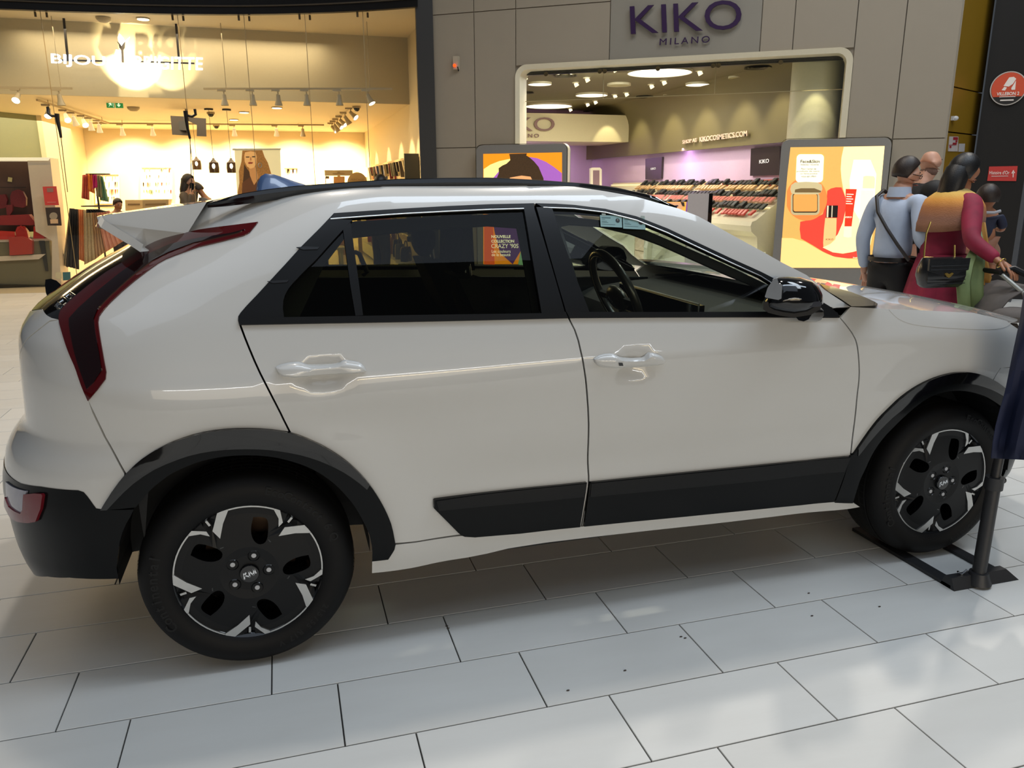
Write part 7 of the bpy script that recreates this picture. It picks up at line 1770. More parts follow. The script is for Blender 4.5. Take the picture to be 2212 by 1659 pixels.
# low white display bench along the right side with handbags
bench = empty('display_bench', (2.2, 12.0, 0), label='long low white display bench along the right wall of the jewellery shop', cat='bench')
mb = MB(); mb.box(2.02, 2.50, 9.75, 16.5, .06, .30); under([mb.build('body', mat('bench_white', (222, 212, 176), rough=.4))], bench)
mb = MB(); mb.box(2.07, 2.50, 9.80, 16.5, 0, .06); under([mb.build('plinth', BLKF)], bench)
us = empty('wall_shelf', (2.4, 12.0, .735), label='long pale shelf fixed to the right shop wall above the low bench', cat='shelf')
mb = MB(); mb.box(2.22, 2.55, 9.9, 16.5, .72, .75); under([mb.build('board', mat('shelf_glassy', (200, 190, 150), rough=.2))], us)
def bag(loc, w_, h, col_, lab, ang=0.0):
    r_ = empty('handbag', loc, ang, lab, 'handbag'); m_ = mat('bag_%d_%d_%d' % col_, col_, rough=.4, var=.1)
    mb = MB(); rows = []
    for z, k in ((0, .92), (h * .1, 1.0), (h * .6, .96), (h * .92, .84), (h, .78)):
        rows.append([(w_ / 2 * k * sx_, .06 * k * sy, z) for sx_, sy in ((-1, -.7), (-.8, -1), (.8, -1), (1, -.7), (1, .7), (.8, 1), (-.8, 1), (-1, .7))])
    mb.grid(rows, closed=True); mb.add(rows[-1], [tuple(range(8))]); mb.add(rows[0], [tuple(range(8))]); mb.build('body', m_, r_, True)
    mb = MB(); mb.tube([(-w_ * .25, 0, h)] + [(-w_ * .25 * math.cos(a), 0, h + h * .42 * math.sin(a)) for a in [PI * i / 8 for i in range(1, 8)]] + [(w_ * .25, 0, h)], .009, n=6); mb.build('handle', m_, r_, True)
    mb = MB(); mb.box(-.02, .02, -.075, -.058, h * .5, h * .62); mb.build('clasp', mat('bag_clasp', (200, 170, 90), rough=.3, metal=.8), r_)
    return r_
for (x, y, z, w_, h, col_, lab) in [(2.20,10.05,.30,.30,.24,(30,26,26),'wide black studded handbag at the near end of the low bench'),(2.16,10.5,.30,.22,.26,(110,104,100),'grey quilted handbag beside the wide black one'),(2.20,11.0,.30,.26,.30,(24,22,24),'tall black tote bag standing on the low bench'),(2.18,11.7,.30,.28,.30,(196,140,40),'mustard yellow handbag standing on the low bench'),(2.20,12.5,.30,.26,.16,(110,140,160),'pale blue handbag lying under a pink one on the bench'),(2.20,12.5,.455,.24,.14,(206,40,84),'bright pink small handbag on top of the row'),(2.20,13.6,.30,.24,.28,(140,76,40),'brown handbag on the middle of the low bench'),(2.20,14.4,.30,.28,.26,(170,84,48),'tan brown handbag farther along the bench'),(2.2,15.2,.30,.26,.26,(150,60,44),'reddish handbag near the far end of the bench'),
    (2.34,10.2,.75,.22,.24,(34,30,28),'black handbag at the near end of the upper shelf'),(2.34,10.8,.75,.20,.26,(196,180,130),'cream handbag on the upper shelf next to the black one'),(2.34,11.4,.75,.22,.28,(186,168,110),'large cream handbag with arched handles on upper shelf'),(2.34,12.2,.75,.22,.26,(150,130,80),'olive handbag in the middle of the upper shelf'),(2.34,13.2,.75,.20,.24,(206,196,170),'pale handbag on the upper shelf'),(2.34,14.2,.75,.22,.22,(180,110,70),'orange brown handbag far along the upper shelf')]:
    bag((x, y, z), w_, h, col_, lab, math.radians(60))
# a low white table seen through the rear quarter window
r_ = empty('display_table', (.6, 11.6, 0), label='low white table in the jewellery shop seen through the rear quarter window', cat='table')
mb = MB(); mb.box(-.7, .7, -.3, .3, .42, .46); mb.build('tabletop', mat('bench_white', (222, 212, 176), rough=.4), r_)
for sx_ in (-.65, .6):
    for sy in (-.26, .22): mb = MB(); mb.box(sx_, sx_ + .05, sy, sy + .05, 0, .42); mb.build('leg', mat('bench_white', (222, 212, 176), rough=.4), r_)
# ------------------------------------------------------------------ people
SKIN = mat('skin_light', (196, 146, 120), rough=.5, var=.06); SKIN2 = mat('skin_tan', (158, 106, 76), rough=.5, var=.06)
HAIRK = mat('hair_black', (16, 13, 12), rough=.45, var=.4, scale=120, bump=.12); HAIRB = mat('hair_brown', (38, 26, 19), rough=.5, var=.4, scale=120, bump=.12)
def skinned(name, verts, edges, radii, mt, parent, lvl=2):
    me = bpy.data.meshes.new(name); me.from_pydata([tuple(v) for v in verts], edges, []); me.materials.append(mt)
    o = bpy.data.objects.new(name, me); COL.objects.link(o)
    if parent: o.parent = parent
    m = o.modifiers.new('skin', 'SKIN'); m.use_smooth_shade = True; m.branch_smoothing = .5
    bm = bmesh.new(); bm.from_mesh(me); lay = bm.verts.layers.skin.verify()
    for i, v in enumerate(bm.verts):
        r = radii[i]; v[lay].radius = (r, r) if not isinstance(r, tuple) else r; v[lay].use_root = (i == 0)
    bm.to_mesh(me); bm.free()
    s = o.modifiers.new('sub', 'SUBSURF'); s.levels = lvl; s.render_levels = lvl
    dg = bpy.context.evaluated_depsgraph_get(); e = bpy.data.meshes.new_from_object(o.evaluated_get(dg))
    o.modifiers.clear(); o.data = e
    if not e.materials: e.materials.append(mt)
    for i in range(len(e.materials)): e.materials[i] = mt
    e.polygons.foreach_set('use_smooth', [True] * len(e.polygons))
    return o
class Sk:
    def __init__(s): s.v = []; s.e = []; s.r = []
    def add(s, p, r, link=None):
        s.v.append(tuple(p)); s.r.append(r)
        if link is not None: s.e.append((link, len(s.v) - 1))
        return len(s.v) - 1
def person(loc, rz, h, label, skin=SKIN, top=None, legs=None, hair=HAIRK, style='short', arms=None, lean=0.0, sleeve=True, skirt=None, head_turn=0.0, head_down=0.0, girth=1.0, group=None, lvl=2):
    """figure facing local +x, left side +y; h is the standing height"""
    root = empty('person', loc, rz, label, 'person', group); k = h / 1.74
    def L(x, y, z):
        z2 = z; x2 = x + max(0, z - .95) * lean
        return (x2 * k, y * k, z2 * k)
    A = {'sr': (0, -.175, 1.42), 'er': (-.06, -.235, 1.14), 'wr': (.06, -.22, .90), 'sl': (0, .175, 1.42), 'el': (-.06, .235, 1.14), 'wl': (.06, .22, .90)}
    raw_w = {}
    if arms: A.update(arms)
    g = girth
    P = {n: (L(*p) if len(p) == 3 else p[0]) for n, p in A.items()}
    b = Sk(); pel = b.add(L(0, 0, .96), (.115 * k * g, .14 * k * g)); wa = b.add(L(-.01, 0, 1.10), (.095 * k * g, .125 * k * g), pel)
    ch = b.add(L(0, 0, 1.27), (.11 * k * g, .145 * k * g), wa); uc = b.add(L(-.01, 0, 1.40), (.088 * k * g, .115 * k * g), ch)
    nk = b.add(L(.01, 0, 1.485), .055 * k, uc); ct, st = math.cos(head_turn), math.sin(head_turn)
    def H(x, y, z):
        x, z = x * math.cos(head_down) + (z) * math.sin(head_down), z * math.cos(head_down) - x * math.sin(head_down)
        return L(.035 + x * ct - y * st, x * st + y * ct, 1.55 + z)
    h0 = b.add(H(.0, 0, .0), .062 * k, nk); h1 = b.add(H(.012, 0, .055), (.078 * k, .085 * k), h0); h2 = b.add(H(.005, 0, .115), (.083 * k, .096 * k), h1); h3 = b.add(H(-.005, 0, .165), (.05 * k, .06 * k), h2)
    # nose, chin, ears as small branches of the head
    b.add(H(.105, 0, .055), .013 * k, h1); b.add(H(.062, 0, -.006), .04 * k, h0)
    b.add(H(.0, .088, .055), .016 * k, h1); b.add(H(.0, -.088, .055), .016 * k, h1)
    for s_, S_, E_, W_ in ((-1, 'sr', 'er', 'wr'), (1, 'sl', 'el', 'wl')):
        a = b.add(P[S_], .050 * k * g, uc); e = b.add(P[E_], .038 * k, a); w_ = b.add(P[W_], .028 * k, e)
        d = Vector(P[W_]) - Vector(P[E_]); d.normalize(); side = d.cross(Vector((0, 0, 1))); side = side.normalized() if side.length > .05 else Vector((0, 1, 0)); up = side.cross(d)
        pm = Vector(P[W_]) + d * .06 * k; p_ = b.add(pm, (.022 * k, .034 * k), w_)
        for f in range(4):
            o_ = side * (f - 1.5) * .021 * k; ln = (.072, .082, .076, .058)[f] * k
            q1 = b.add(pm + d * .035 * k + o_, .0095 * k, p_); q2 = b.add(pm + d * (.035 * k + ln * .5) + o_ - up * .012 * k, .0088 * k, q1); b.add(pm + d * (.035 * k + ln * .85) + o_ - up * .038 * k, .0075 * k, q2)
        t1 = b.add(Vector(P[W_]) + d * .04 * k - side * .038 * k * s_, .011 * k, w_); b.add(Vector(P[W_]) + d * .085 * k - side * .052 * k * s_ - up * .01 * k, .009 * k, t1)
    for s_ in (-1, 1):
        hp = b.add(L(0, s_ * .09, .90), .095 * k * g, pel); kn = b.add((.03 * k, s_ * .10 * k, .50 * k), .06 * k, hp); an = b.add((-.02 * k, s_ * .10 * k, .09 * k), .038 * k, kn); b.add((.15 * k, s_ * .11 * k, .035 * k), .033 * k, an)
    body_ = skinned('body', b.v, b.e, b.r, skin, root, lvl)
    if top:
        t = Sk(); p0 = t.add(L(0, 0, .93), (.155 * k * g, .180 * k * g)); p1 = t.add(L(-.01, 0, 1.10), (.140 * k * g, .168 * k * g), p0); p2 = t.add(L(0, 0, 1.27), (.155 * k * g, .192 * k * g), p1); p3 = t.add(L(-.01, 0, 1.40), (.128 * k * g, .160 * k * g), p2); t.add(L(.005, 0, 1.49), .074 * k, p3)
        for S_, E_, W_ in (('sr', 'er', 'wr'), ('sl', 'el', 'wl')):
            a0 = t.add(Vector(L(-.01, 0, 1.40)).lerp(Vector(P[S_]), .55), .098 * k * g, p3); a = t.add(P[S_], .084 * k * g, a0); m_ = t.add(Vector(P[S_]).lerp(Vector(P[E_]), .5), .070 * k, a); e = t.add(P[E_], .060 * k, m_)
            if sleeve: t.add(Vector(P[E_]).lerp(Vector(P[W_]), .93), .045 * k, e)
        skinned('shirt', t.v, t.e, t.r, top, root, lvl)
    if legs:
        t = Sk(); p0 = t.add(L(0, 0, 1.00), (.165 * k * g, .190 * k * g)); p1 = t.add(L(0, 0, .90), (.162 * k * g, .188 * k * g), p0)
        for s_ in (-1, 1):
            hp = t.add(L(0, s_ * .09, .84), .112 * k * g, p1); kn = t.add((.03 * k, s_ * .10 * k, .50 * k), .082 * k, hp); t.add((-.02 * k, s_ * .10 * k, .08 * k), .065 * k, kn)
        skinned('trousers', t.v, t.e, t.r, legs, root, lvl)
        mb = MB()
        for s_ in (-1, 1): mb = MB(); mb.ball((.05 * k, s_ * .105 * k, .045 * k), (.135 * k, .05 * k, .045 * k), 12, 6); mb.build('shoe', mat('shoe_dark', (26, 22, 20), rough=.4), root, True)
    if skirt:
        mb = MB(); rows = []
        for z, r_, am in ((1.04, .165, 0), (.90, .20, .0), (.6, .25, .02), (.3, .31, .03), (.08, .36, .035)):
            rows.append([L((r_ * g + am * math.sin(9 * a)) * math.cos(a) * .9, (r_ * g + am * math.sin(9 * a)) * math.sin(a), z) for a in [2 * PI * i / 48 for i in range(48)]])
        mb.grid(rows, closed=True); mb.build('skirt', skirt, root, True)
    # face details
    c = mat('eye_dark', (24, 18, 16), rough=.2)
    for s_ in (-1, 1):
        mb = MB(); mb.ball(H(.083, s_ * .034, .082), (.008 * k, .013 * k, .006 * k), 8, 6); mb.build('eye', c, root, True)
        mb = MB(); mb.tube([H(.082, s_ * .018, .102), H(.084, s_ * .036, .107), H(.074, s_ * .054, .101)], .004 * k, n=6); mb.build('eyebrow', hair or HAIRB, root, True)
    mb = MB(); mb.ball(H(.092, 0, .012), (.008 * k, .022 * k, .006 * k), 10, 6); mb.build('mouth', mat('lip_brown', (140, 80, 68), rough=.5), root, True)
    # hair
    if hair is not None and style:
        mb = MB(); rows = []
        rr_h = (.098, .095) if style == 'short' else (.104, .102)
        for i in range(9):
            t = i / 8; el = math.radians(90 - t * (118 if style == 'short' else 128)); r = []
            for j in range(24):
                a = 2 * PI * j / 24; front = max(0, math.cos(a)); lim = math.radians(90 - t * ((118 if style == 'short' else 128) - front ** .6 * 74)); 
                r.append(H(-.008 + rr_h[0] * math.cos(lim) * math.cos(a), rr_h[1] * .95 * math.cos(lim) * math.sin(a), .098 + .112 * math.sin(lim)))
            rows.append(r)
        mb.grid(rows, closed=True); hr = mb.build('hair', hair, root, True); md = hr.modifiers.new('t', 'SOLIDIFY'); md.thickness = .006 * k; md.offset = 1
        if style == 'long':
            mb = MB(); rows = []
            for z, w_, d_ in ((.14, .085, .075), (.06, .105, .085), (-.04, .115, .08), (-.16, .12, .07), (-.30, .11, .055), (-.42, .07, .03)):
                rows.append([H(-.045 + d_ * math.cos(a) - (.03 if z < 0 else 0), w_ * math.sin(a), z) for a in [2 * PI * i / 20 for i in range(20)]])
            mb.grid(rows, closed=True); mb.build('long_hair', hair, root, True)
        if style == 'bun':
            mb = MB(); rows = []
            for z, x_, w_, d_ in ((.16, -.03, .05, .05), (.11, -.05, .085, .085), (.03, -.07, .095, .085), (-.06, -.085, .095, .075), (-.13, -.09, .075, .06), (-.18, -.085, .035, .025)):
                rows.append([H(x_ + d_ * math.cos(a), w_ * math.sin(a), z) for a in [2 * PI * i / 20 for i in range(20)]])
            mb.grid(rows, closed=True); mb.build('gathered_hair', hair, root, True)
    root['k'] = k; person.H = H; person.L = L; person.P = P
    return root
def faceto(ax, away):   # heading: ax along the picture's right, away from the camera
    d = CR * ax + CF * away; return math.atan2(d[1], d[0])
def standing(px, py_top, D):
    p = at_depth(px, py_top, D); return (float(p[0]), float(p[1]), 0.0), float(p[2])

# man in a pale blue shirt
loc, hh = standing(1976, 343, 5.95)
hd = faceto(.80, .60); loc = (loc[0] - .06 * math.cos(hd) - .06, loc[1] - .04 * math.sin(hd), 0)
BLUE = mat('pale_blue_shirt', (176, 188, 208), rough=.7, var=.1, scale=12, bump=.3)
m1 = person(loc, hd, hh, 'man in pale blue shirt and black trousers with glasses and diagonal shoulder strap', SKIN, BLUE, mat('black_trousers', (12, 11, 11), rough=.7), HAIRB, 'short', girth=1.0, head_turn=-.8, head_down=.22,
    arms={'er': (-.12, -.27, 1.15), 'wr': (.14, -.25, 1.02), 'el': (-.05, .235, 1.13), 'wl': (.0, .215, .87)})
k = m1['k']; H = person.H; L = person.L
mb = MB(); mb.tube([L(-.02, .12, 1.505), L(-.12, .115, 1.46), L(-.172, .06, 1.34), L(-.178, -.03, 1.22), L(-.162, -.12, 1.10), L(-.12, -.195, .99), L(.0, -.22, .95), L(.13, -.13, 1.08), L(.175, .02, 1.25), L(.12, .10, 1.44)], .014 * k, n=6, closed=True); mb.build('shoulder_strap', mat('strap_brown', (30, 22, 18), rough=.5), m1, True)
mb = MB()
for s_ in (-1, 1): mb.tube([H(.100 + .012 * math.cos(a) * 0, s_ * .035 + .024 * math.cos(a), .078 + .018 * math.sin(a)) for a in [2 * PI * i / 14 for i in range(14)]], .0025 * k, n=6, closed=True); mb.tube([H(.098, s_ * .058, .082), H(.02, s_ * .094, .078)], .0025 * k, n=6)
mb.build('glasses', GLOSSB, m1, True)
# collar and belt
mb = MB(); mb.lathe([(.092 * k, 1.455 * k), (.078 * k, 1.53 * k), (.070 * k, 1.525 * k)], n=20); mb.build('collar', BLUE, m1, True)
mb = MB(); mb.lathe([(.176 * k, 1.00 * k), (.178 * k, .985 * k), (.176 * k, .965 * k)], n=24); o = mb.build('belt', mat('belt_black', (12, 10, 10), rough=.4), m1, True)

# bald man behind
loc, hh = standing(2000, 318, 6.7); hd = faceto(.9, .2)
BM = mat('dark_jacket', (20, 16, 15), rough=.7, var=.1)
m2 = person(loc, hd, hh, 'bald man in dark top walking behind, holding the small child', SKIN, BM, BM, None, None, girth=1.15, head_down=.12, arms={'er': (.12, -.26, 1.18), 'wr': (.38, -.16, 1.30), 'el': (.12, .26, 1.18), 'wl': (.40, .12, 1.24)})
mb = MB(); H = person.H; mb.ball(H(.02, 0, .0), (.07, .072, .055), 14, 8); mb.build('grey_beard', mat('beard_grey', (120, 90, 76), rough=.8, var=.3, scale=90), m2, True)
# small child carried
pc_ = at_depth(2128, 470, 6.15)
ch_root = empty('person', (float(pc_[0]), float(pc_[1]), float(pc_[2])), faceto(.5, .8), 'small dark haired child in navy top carried upright, seen from behind', 'person')
b = Sk(); KC = .62
p0 = b.add((0, 0, -.17), .07); p1 = b.add((0, 0, -.05), .075, p0); p2 = b.add((0, 0, .03), .06, p1); p3 = b.add((0, 0, .085), .033, p2); p4 = b.add((.01, 0, .12), .055, p3); p5 = b.add((.0, 0, .18), (.075, .08), p4); b.add((-.01, 0, .235), .045, p5)
b.add((.085, 0, .15), .010, p4); b.add((0, .078, .14), .013, p4); b.add((0, -.078, .14), .013, p4)
for s_ in (-1, 1):
    a = b.add((0, s_ * .09, .02), .036, p2); e = b.add((.03, s_ * .13, -.09), .028, a); w_ = b.add((.11, s_ * .10, -.10), .02, e)
    for f in range(4): b.add((.155, s_ * .10 + (f - 1.5) * .012, -.10), .0065, w_)
    b.add((.13, s_ * .08, -.085), .007, w_)
    hp = b.add((.02, s_ * .05, -.20), .055, p0); kn = b.add((.14, s_ * .09, -.27), .042, hp); an = b.add((.08, s_ * .09, -.42), .030, kn); b.add((.14, s_ * .09, -.45), .024, an)
skinned('body', b.v, b.e, b.r, SKIN2, ch_root)
t = Sk(); q0 = t.add((0, 0, -.19), .085); q1 = t.add((0, 0, -.05), .09, q0); q2 = t.add((0, 0, .035), .07, q1)
for s_ in (-1, 1): a = t.add((0, s_ * .095, .02), .046, q2); t.add((.03, s_ * .135, -.09), .036, a)
skinned('shirt', t.v, t.e, t.r, mat('navy_top', (26, 32, 56), rough=.7, var=.2), ch_root)
t = Sk(); q0 = t.add((0, 0, -.19), .08)
for s_ in (-1, 1): hp = t.add((.02, s_ * .05, -.21), .065, q0); kn = t.add((.14, s_ * .09, -.27), .052, hp); t.add((.09, s_ * .09, -.40), .040, kn)
skinned('trousers', t.v, t.e, t.r, mat('beige_trousers', (150, 110, 88), rough=.7), ch_root)
mb = MB(); rows = []
for i in range(8):
    tt_ = i / 7; r = []
    for j in range(20):
        a = 2 * PI * j / 20; lim = math.radians(90 - tt_ * (118 - max(0, math.cos(a)) ** .6 * 70)); r.append((-.008 + .09 * math.cos(lim) * math.cos(a), .086 * math.cos(lim) * math.sin(a), .165 + .098 * math.sin(lim)))
    rows.append(r)
mb.grid(rows, closed=True); mb.build('hair', HAIRB, ch_root, True)
mb = MB(); mb.tube([(-.055, -.10, .055), (-.07, -.06, .04), (-.07, .06, .04), (-.055, .10, .055)], .011, n=8); mb.build('white_collar', mat('collar_white', (170, 172, 180), rough=.7), ch_root, True)

# woman with shawl and handbag pushing a stroller
loc, hh = standing(2078, 336, 5.6); hd = faceto(.97, .22)
BURG = mat('burgundy_dress', (132, 20, 52), rough=.75, var=.55, scale=9)
def tolocal(P, loc, hd):
    v = Vector((P[0] - loc[0], P[1] - loc[1], P[2])); return tuple(Matrix.Rotation(-hd, 3, 'Z') @ v)
loc = (loc[0] - .05, loc[1] + .02, 0)
el = tolocal(at_depth(2098, 520, 5.36), loc, hd); wr = tolocal(at_depth(2160, 566, 5.22), loc, hd)
m3 = person(loc, hd, hh, 'woman in burgundy dress and orange shawl with black handbag, pushing a stroller', SKIN2, BURG, None, HAIRK, 'bun', girth=1.02, lean=.10, skirt=BURG,
    arms={'er': (el,), 'wr': (wr,), 'el': (.10, .30, 1.16), 'wl': (.42, .30, 1.05)})
k = m3['k']; H = person.H; L = person.L
# shawl: graded cloth draped round the shoulders
def shawl_mat():
    m = bpy.data.materials.new('orange_graded_shawl'); m.use_nodes = True; nt = m.node_tree; b_ = nt.nodes['Principled BSDF']; tc = nt.nodes.new('ShaderNodeTexCoord'); sp_ = nt.nodes.new('ShaderNodeSeparateXYZ'); nt.links.new(tc.outputs['Object'], sp_.inputs[0])
    mr = nt.nodes.new('ShaderNodeMapRange'); mr.inputs['From Min'].default_value = 1.16; mr.inputs['From Max'].default_value = 1.54; nt.links.new(sp_.outputs['Z'], mr.inputs[0])
    r = nt.nodes.new('ShaderNodeValToRGB'); e = r.color_ramp.elements; e[0].color = lin((150, 104, 72)); e[1].color = lin((120, 124, 92))
    for p_, c_ in ((.35, (140, 98, 78)), (.55, (166, 106, 60)), (.70, (214, 146, 60)), (.82, (224, 180, 90)), (.92, (150, 140, 100))): q_ = e.new(p_); q_.color = lin(c_)
    nt.links.new(mr.outputs[0], r.inputs[0]); nt.links.new(r.outputs[0], b_.inputs['Base Color']); b_.inputs['Roughness'].default_value = .8
    wv = nt.nodes.new('ShaderNodeTexNoise'); wv.inputs['Scale'].default_value = 40; bp = nt.nodes.new('ShaderNodeBump'); bp.inputs['Strength'].default_value = .3; bp.inputs['Distance'].default_value = .01; nt.links.new(wv.outputs['Fac'], bp.inputs['Height']); nt.links.new(bp.outputs[0], b_.inputs['Normal'])
    return m
mb = MB(); rows = []
for z, rx, ry in ((1.51, .07, .075), (1.48, .11, .14), (1.44, .15, .20), (1.39, .17, .24), (1.34, .18, .255), (1.29, .19, .26), (1.24, .19, .26)):
    r = []
    for i in range(48):
        a = 2 * PI * i / 48; dz = -.05 * math.cos(a + .6) * (1.5 - z) / .4 - (.08 if math.cos(a) < -.2 else 0) * (1.5 - z) / .4
        w_ = 1 + .02 * math.sin(14 * a + z * 20)
        r.append(L(-.01 + rx * 1.08 * w_ * math.cos(a), ry * 1.02 * w_ * math.sin(a), z - dz * .0 + (-.06 * max(0, -math.cos(a)) * (1.5 - z) / .4)))
    rows.append(r)
mb.grid(rows, closed=True); sh = mb.build('shawl', shawl_mat(), m3, True); md = sh.modifiers.new('t', 'SOLIDIFY'); md.thickness = .01
# scarf ends hanging in front
for (pts, mt_, nm) in (([(2108,500,5.42),(2112,540,5.38),(2103,570,5.34),(2096,610,5.32),(2098,668,5.32)], mat('green_scarf', (112, 130, 84), rough=.7, var=.25, scale=14), 'green_scarf_end'), ([(2118,480,5.45),(2124,530,5.45),(2118,565,5.45),(2124,600,5.45),(2126,622,5.45)], mat('ochre_scarf', (170, 122, 50), rough=.7, var=.25), 'ochre_scarf_end')):
    Pp = [tolocal(at_depth(*p), loc, hd) for p in pts]; ws_l = (.02, .03, .05, .06, .055) if 'green' in nm else (.015, .02, .03, .035, .01)
    mb = MB(); rows = []
    for p, w_ in zip(Pp, ws_l):
        rows.append([(p[0] + w_ * u * 1.5, p[1] + .02 * math.sin(5 * u), p[2]) for u in np.linspace(-1, 1, 9)])
    mb.grid(rows); o = mb.build(nm, mt_, m3, True); md = o.modifiers.new('t', 'SOLIDIFY'); md.thickness = .015
mb = MB(); P_ = Vector(wr); e_ = Vector(el); d_ = (P_ - e_).normalized(); s1_ = d_.orthogonal().normalized(); s2_ = d_.cross(s1_)
mb.tube([tuple(P_ + d_ * .01 + (s1_ * math.cos(a) + s2_ * math.sin(a)) * .036) for a in [2 * PI * i / 20 for i in range(20)]], .004, n=6, closed=True); mb.build('bracelet', mat('gold_metal', (206, 170, 90), rough=.25, metal=1), m3, True)
# handbag hanging at her side (a thing of its own)
hb_c = at_depth(2028, 620, 5.30)
hb = empty('handbag', tuple(hb_c), faceto(.97, .22) , 'black quilted handbag with gold clasp and chain hanging at the woman\u2019s side'.replace('\u2019', "'"), 'handbag')
LB = mat('black_leather', (16, 17, 20), rough=.3, coat=.3, var=.2, scale=20, bump=.2)
wB, hB = .165, .19
mb = MB(); rows = []
for z, kx, ky in ((0, .80, .6), (.02, .92, .9), (.08, 1.0, 1.1), (.13, 1.0, 1.0), (.18, .93, .7), (.20, .88, .5)):
    rows.append([(wB * kx * sx_, .055 * ky * sy, z) for sx_, sy in ((-1, -.5), (-.9, -1), (.9, -1), (1, -.5), (1, .5), (.9, 1), (-.9, 1), (-1, .5))])
mb.grid(rows, closed=True); mb.add(rows[-1], [tuple(range(8))]); mb.add(rows[0], [tuple(range(8))]); mb.build('body', LB, hb, True)
mb = MB(); mb.prism([(-wB * .95, .198), (wB * .95, .198), (wB * .93, .12), (.03, .085), (-.03, .085), (-wB * .93, .12)], lambda u, v: (u, -.071, v), lambda u, v: (u, -.055, v)); mb.build('flap', LB, hb)
mb = MB()
for z in (.03, .055): mb.tube([(-wB * .9, -.058, z), (0, -.064, z - .002), (wB * .9, -.058, z)], .003, n=6)
for z in (.15, .125): mb.tube([(-wB * .88, -.073, z), (wB * .88, -.073, z)], .003, n=6)
mb.build('seam', mat('leather_seam', (8, 8, 10), rough=.3), hb, True)
mb = MB(); mb.prism([(-.035, .10), (-.02, .105), (0, .096), (.02, .105), (.035, .10), (.015, .078), (0, .07), (-.015, .078)], lambda u, v: (u, -.078, v), lambda u, v: (u, -.070, v)); mb.build('clasp', mat('gold_metal', (206, 170, 90), rough=.25, metal=1), hb)
mb = MB(); ptsc = [at_depth(1996, 555, 5.34), at_depth(1998, 530, 5.37), at_depth(2001, 505, 5.40), at_depth(2010, 480, 5.44)]
def bl(P): v = Vector(P) - Vector(hb_c); return tuple(Matrix.Rotation(-hb.rotation_euler.z, 3, 'Z') @ v)
mb.tube([bl(p) for p in ptsc], .006, n=6); mb.tube([bl(at_depth(1996, 556, 5.34)), bl(at_depth(2030, 558, 5.34)), bl(at_depth(2062, 556, 5.34))], .006, n=6); mb.tube([bl(at_depth(2062, 556, 5.34)), bl(at_depth(2062, 530, 5.38))], .006, n=6); mb.build('chain', mat('gold_metal', (206, 170, 90), rough=.25, metal=1), hb, True)

# stroller, mostly beyond the right edge of the picture
so = on_z(2290, 900, 0); so = np.array([at_depth(2250, 700, 4.98)[0], at_depth(2250, 700, 4.98)[1], 0])
st = empty('stroller', tuple(so), faceto(1, .05), 'dark grey baby stroller with pale frame tube pushed by the woman', 'stroller')
def sl2(px, py, D): v = Vector(at_depth(px, py, D)) - Vector(so); return tuple(Matrix.Rotation(-st.rotation_euler.z, 3, 'Z') @ v)
TUB = mat('stroller_tube', (160, 160, 152), rough=.35, metal=.4); GRF = mat('stroller_fabric', (84, 78, 74), rough=.8, var=.15, scale=30)
hA = sl2(2158, 588, 5.2); hB_ = sl2(2212, 634, 5.08)
dv = Vector(hB_) - Vector(hA)
lowP = Vector(hA) + dv * 3.4; lowP.z = .14
for dy in (0, .42):
    mb = MB(); mb.tube([(hA[0], hA[1] + dy, hA[2]), (hB_[0], hB_[1] + dy, hB_[2]), (lowP.x, lowP.y + dy, lowP.z)], .015, n=10); mb.build('frame_tube', TUB, st, True)
    mb = MB(); mb.tube([(hB_[0] + .1, hB_[1] + dy, hB_[2] - .12), (hB_[0] - .12, hB_[1] + dy, .14)], .013, n=10); mb.build('rear_leg', TUB, st, True)
    for cx in (hB_[0] - .12, lowP.x): 
        mb = MB(); mb.lathe([(.0, -.02), (.07, -.022), (.095, -.02), (.10, 0), (.095, .02), (.07, .022), (0, .02)], c=(cx, hB_[1] + dy, .10), axis='y', n=24); mb.build('stroller_wheel', MATTEB, st, True)
mb = MB(); mb.tube([(hA[0] - .005, hA[1] - .03, hA[2]), (hA[0] - .005, hA[1] + .45, hA[2])], .017, n=10); mb.build('handlebar', MATTEB, st, True)
mb = MB(); mb.tube([sl2(2170, 585, 5.18), sl2(2190, 580, 5.16), sl2(2230, 600, 5.12)], .02, n=8); mb.build('grip', MATTEB, st, True)
mb = MB(); rows = []
for x, z, d_ in ((.0, .62, .0), (.12, .45, 0), (.35, .42, 0), (.55, .30, 0)):
    rows.append([(hB_[0] + x, hB_[1] + y, z + .02 * math.cos(y * 12)) for y in np.linspace(.02, .40, 8)])
mb.grid(rows); o = mb.build('seat', GRF, st, True); md = o.modifiers.new('t', 'SOLIDIFY'); md.thickness = .04
mb = MB(); a = sl2(2185, 690, 5.02); mb.ball((a[0] + .06, a[1] + .06, a[2] + .02), (.14, .12, .05), 14, 8); mb.build('foot_muff', GRF, st, True)
mb = MB(); rows = []
for t_ in np.linspace(0, PI, 9): rows.append([(hB_[0] + .10 + .28 * math.cos(t_), hB_[1] + y, .62 + .26 * math.sin(t_)) for y in (.0, .21, .42)])
mb.grid(rows); o = mb.build('hood', GRF, st, True); md = o.modifiers.new('t', 'SOLIDIFY'); md.thickness = .01

